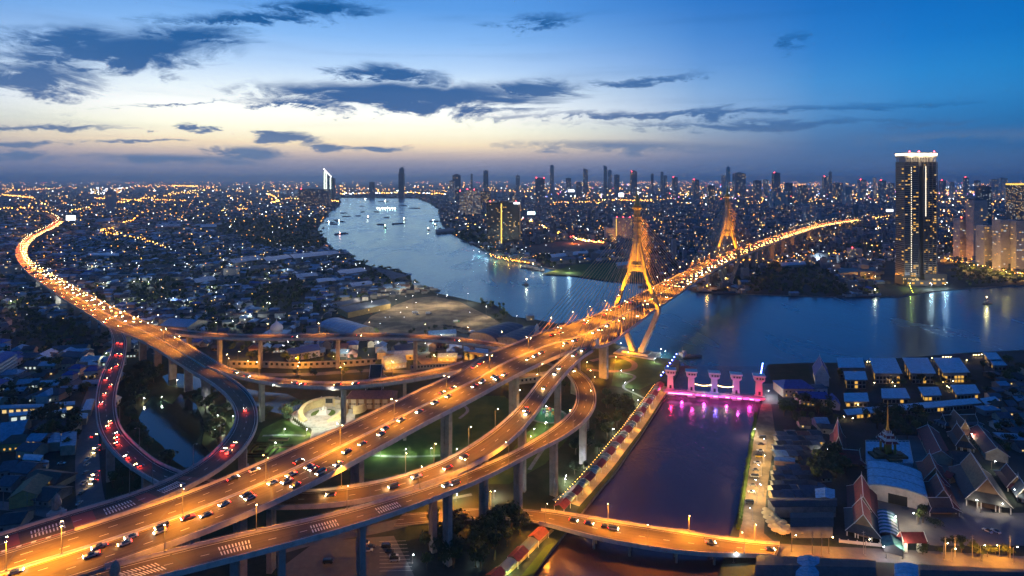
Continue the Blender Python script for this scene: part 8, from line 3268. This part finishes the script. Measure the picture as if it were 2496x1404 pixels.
for q in range(26):                       # lit streets through the far town
    x0, y0 = r.uniform(-20, 2500), r.uniform(446, 500)
    if inpoly(np.array([[x0, y0]]), land_ex['river'])[0]:
        continue
    dx_, dy_ = r.uniform(50, 190) * r.choice([-1, 1]), r.uniform(-9, 9)
    line([(x0, y0), (x0 + dx_ * .5, y0 + dy_ * .6), (x0 + dx_, y0 + dy_)], r.randrange(14, 34), [OR, OR, YE], 1.0, 1.05, .6)
me = bpy.data.meshes.new('city_lights')
V, F, CV = [], [], []
for x, y, z, rad, col, s in LT:
    k = len(V)
    V += [(x + rad, y, z), (x - rad, y, z), (x, y + rad, z), (x, y - rad, z), (x, y, z + rad), (x, y, z - rad)]
    F += [(k, k + 2, k + 4), (k + 2, k + 1, k + 4), (k + 1, k + 3, k + 4), (k + 3, k, k + 4), (k + 2, k, k + 5), (k + 1, k + 2, k + 5), (k + 3, k + 1, k + 5), (k, k + 3, k + 5)]
    CV += [(*col, s)] * 6
me.from_pydata(V, [], F)
at = me.color_attributes.new('Col', 'FLOAT_COLOR', 'POINT')
at.data.foreach_set('color', np.array(CV, np.float32).ravel())
me.materials.append(light_mat())
o = link('city_lights', me, None, 'stuff')
tag(o, 'countless small lamps of the far city and town streets', 'lights')
# lamps in the left bank lanes that light what is round them
spots_ = [(104, 698), (168, 740), (150, 735), (188, 748), (24, 738), (345, 735), (325, 688), (338, 682), (300, 734), (250, 690), (212, 646), (232, 648), (420, 730), (520, 668), (544, 632), (515, 702), (560, 645), (605, 650), (455, 735), (360, 690), (645, 680), (480, 645), (270, 642), (590, 600), (700, 655), (655, 665), (565, 790), (590, 775), (608, 772), (650, 742), (1005, 737), (965, 746), (1013, 755), (905, 752), (950, 730), (1065, 735), (1090, 740), (1140, 730), (1145, 780), (1185, 765), (970, 705), (1010, 700), (1090, 735), (925, 810), (1260, 790), (870, 728), (400, 792), (920, 843), (1035, 847), (1075, 825), (255, 872), (700, 842), (845, 866)]
for i, (x, y) in enumerate(spots_):
    big = 860 < x < 1300 and y < 820
    street_lamp(G(x, y + 10), 0, f'{nth(i)} white mast lamp of the left bank town and yards', 'white lamps of the left bank', h=15 if big else 8, lens=emit('mast_lens', (1.0, .93, .90), 160, False), power=19000 if big else 9000, color=(1.0, .84, .55) if big else (.95, 1.0, .85), spot=None, nm='mast_lamp')
# orange glow pockets: riverside restaurants, bridge foot, boulevard, temple across the river
for i, (x, y, pw, c) in enumerate(((1205, 632, 26, OR), (1240, 636, 24, OR), (1270, 638, 24, YE), (1300, 560, 120, OR), (1350, 578, 120, OR), (1400, 594, 100, OR), (1860, 640, 90, OR), (1880, 625, 90, OR), (1920, 612, 90, OR), (1980, 592, 90, OR), (2120, 680, 60, OR), (2135, 688, 40, YE), (2220, 705, 26, (.8, .9, .1)), (2270, 705, 12, WH), (2310, 704, 12, WH), (1745, 705, 30, GR), (1770, 690, 30, YE), (2330, 640, 120, OR), (2420, 668, 130, YE), (2365, 660, 110, YE), (2455, 676, 130, YE), (2490, 680, 110, YE), (1500, 590, 100, OR), (2000, 640, 80, WH), (60, 580, 200, OR), (110, 560, 220, OR), (150, 540, 240, OR), (300, 545, 260, OR), (280, 570, 200, OR))):  # right-edge lamps added to warm the condominium fronts
    street_lamp(G(x, y), 0, f'{nth(i)} distant flood lamp lighting streets and facades beyond the bridge and river', 'distant flood lamps', h=10, lens=E_SODW if c in (OR, YE) else E_WHT, power=pw * 700, color=c, spot=None)
# ================================================================== boats on the river
M_HULL = mat('hull_dark', (.05, .05, .055), .6)
M_HULLR = mat('hull_red', (.16, .03, .025), .6)
M_CABIN = mat('boat_cabin', (.35, .34, .32), .7)


def boat(px, py, L, w, rz, kind, label, lamp=None, col=WARM, hull=None):
    p = G(px, py, WATER_Z)
    o = thing(kind, label, 'barge' if kind == 'barge' else 'boat', p, R(rz), 'boats on the river')
    b = MB()
    hw = w / 2
    st = [(-L / 2, .75, .0), (-L * .46, 1.0, -.2), (L * .25, 1.0, -.2), (L * .42, .7, .0), (L / 2, .08, .5)]
    rings = []
    fb = 1.0 + L * .02
    for x, f, dz in st:
        rings.append([(x, -hw * f, fb + dz), (x, -hw * f * .8, -.6), (x, hw * f * .8, -.6), (x, hw * f, fb + dz)])
    b.loft(rings)
    b.obj('hull', hull or M_HULL, o)
    b = MB()
    if kind == 'barge':
        b.loft([[(-L * .3, -hw * .8, fb), (-L * .3, hw * .8, fb), (-L * .3, 0, fb + w * .22)], [(L * .32, -hw * .8, fb), (L * .32, hw * .8, fb), (L * .32, 0, fb + w * .22)]])
        b.obj('cargo_cover', ROOF['slate'], o)
        b = MB()
        b.box((-L * .46, -hw * .5, fb), (-L * .36, hw * .5, fb + 3.2))
        b.obj('cabin', M_CABIN, o)
    else:
        b.box((-L * .35, -hw * .7, fb), (L * .12, hw * .7, fb + 2.4))
        b.obj('cabin', M_CABIN, o)
        b = MB()
        b.box((-L * .1, -hw * .55, fb + 2.4), (L * .1, hw * .55, fb + 4.4))
        b.obj('wheelhouse', M_CABIN, o)
        b = MB()
        b.box((L * .1, -hw * .5, fb + 3.0), (L * .102, hw * .5, fb + 4.0))
        b.obj('window', E_WIN, o)
        b = MB()
        b.tube([(-L * .15, 0, fb + 2.4), (-L * .15, 0, fb + 9)], .12, 4)
        b.obj('mast', M_RAIL, o)
    if lamp:
        b = MB()
        b.sphere((-L * .15, 0, fb + (9.2 if kind != 'barge' else 4.2)), max(.5, p.y * .0006))
        b.obj('lamp', emit('boat_lamp_%d' % (int(col[0] * 9) * 100 + int(col[1] * 9) * 10 + int(col[2] * 9)), col, 60, False), o)
        point_lamp(o, (-L * .15, 0, fb + (9.8 if kind != 'barge' else 5)), col, lamp * 1000, .6)
    return o


boat(1292, 655, 46, 12, 150, 'work_boat', 'large lit work boat moored off the far bank left of the pylon', 60, (1.0, .62, .35))
boat(1310, 660, 30, 10, 165, 'barge', 'dark barge behind the large lit work boat')
boat(1281, 695, 13, 4.5, 165, 'tug_boat', 'small tug with a light heading across the river', 8, WARM)
boat(972, 546, 62, 13, 40, 'barge', 'long dark barge in midstream')
boat(986, 538, 16, 6, 40, 'tug_boat', 'tug with a bright lamp ahead of the long barge', 60, WARM)
boat(938, 556, 26, 9, 120, 'tug_boat', 'tug with green and yellow lamps in midstream', 20, (.7, 1.0, .5))
boat(928, 548, 50, 12, 145, 'barge', 'barge towed behind the green-lit tug')
boat(897, 533, 22, 8, 100, 'tug_boat', 'boat with red and green lamps on the left half of the river', 50, (1.0, .7, .5))
boat(833, 571, 62, 13, 62, 'barge', 'red-sided barge close to the left bank', 16, (1.0, .3, .25), M_HULLR)
boat(1045, 562, 14, 6, 10, 'tug_boat', 'small boat with red and white lamps near the right bank', 14, WARM)
boat(788, 557, 16, 7, 80, 'tug_boat', 'small dark boat moored at the left bank')
for i, (x, y, L, a, lp) in enumerate(((805, 543, 40, 20, 30), (812, 547, 36, 170, 0), (830, 541, 40, 0, 24), (822, 537, 30, 10, 0), (845, 528, 44, 5, 0), (838, 520, 40, 0, 0), (885, 517, 36, 60, 0), (882, 503, 44, 150, 0), (917, 517, 44, 145, 0), (872, 527, 34, 170, 0), (941, 531, 30, 175, 0), (1068, 568, 30, 110, 0), (1072, 557, 26, 100, 0), (1062, 549, 40, 90, 30), (1010, 508, 80, 165, 0), (982, 502, 60, 170, 0), (893, 486, 70, 0, 20), (935, 492, 90, 175, 16), (1060, 540, 50, 10, 20), (1085, 532, 50, 5, 0))):
    boat(x, y, L, 11, a, 'barge', f'{nth(i)} moored barge or lighter in the upper river', lp, WARM if i % 2 else COOL)
for i in range(8):
    boat(921 + i * 6, 509 + (i % 2) * 1.5, 30, 10, 85, 'barge', f'{nth(i)} of the lit barges moored side by side in the upper river', 5, (.95, .98, .8))
boat(2408, 741, 17, 5, 15, 'tug_boat', 'single lit boat on the dark river at the right', 22, (1.0, .60, .2))
boat(1716, 712, 34, 9, 172, 'ferry_boat', 'lit ferry moored at the farther pylon', 16, OR)
boat(1770, 716, 46, 10, 175, 'barge', 'dark pontoon right of the lit ferry')
boat(2085, 724, 60, 10, 178, 'barge', 'long low pontoon below the riverside temple')
boat(2140, 722, 30, 8, 0, 'ferry_boat', 'ferry moored right of the long pontoon', 6, WARM)
boat(1668, 868, 16, 6, 20, 'work_boat', 'work boat beside the blue-lit wall at the canal mouth')
boat(1686, 872, 24, 7, 12, 'barge', 'dark pontoon at the canal mouth')
boat(1050, 708, 34, 10, 160, 'work_boat', 'dark work boat at the shore above the sand yard')
boat(1590, 700, 50, 12, 175, 'barge', 'dark barge moored behind the nearer pylon')
for i, (x, y) in enumerate(((2273, 708), (2306, 707), (1744, 703), (1154, 620), (1168, 622), (1185, 628), (1208, 634), (1350, 662), (1388, 666), (1320, 660))):
    c = (COOL, COOL, (.7, 1.0, .6), COOL, (.5, 1.0, .8), COOL, (.3, 1.0, .6), WARM, COOL, WARM)[i]
    street_lamp(G(x, y), 0, f'{nth(i)} waterside lamp on the far bank that mirrors in the river', 'waterside lamps', h=9, lens=E_WHT, power=26000 if i < 2 else 30000, color=c, spot=None)
# ================================================================== evening haze over the whole city
def build_haze(density, color):
    b = MB()
    b.box((-FAR - 500, -400, -4.5), (FAR + 500, FAR + 500, 385))
    m = bpy.data.materials.new('haze_air')
    m.use_nodes = True
    t = m.node_tree
    t.nodes.clear()
    N = NT(t)
    v = N.n('ShaderNodeVolumePrincipled')
    v.inputs['Color'].default_value = (*color, 1)
    v.inputs['Density'].default_value = density
    v.inputs['Anisotropy'].default_value = 0.6
    o = N.n('ShaderNodeOutputMaterial')
    N.lk(v.outputs[0], o.inputs['Volume'])
    m.cycles.homogeneous_volume = True
    h = b.obj('haze', m, kind='stuff')
    h['label'] = 'thin blue evening haze over the city'
    h['category'] = 'haze'


build_haze(7.0e-5, (0.76, 0.90, 1.0))
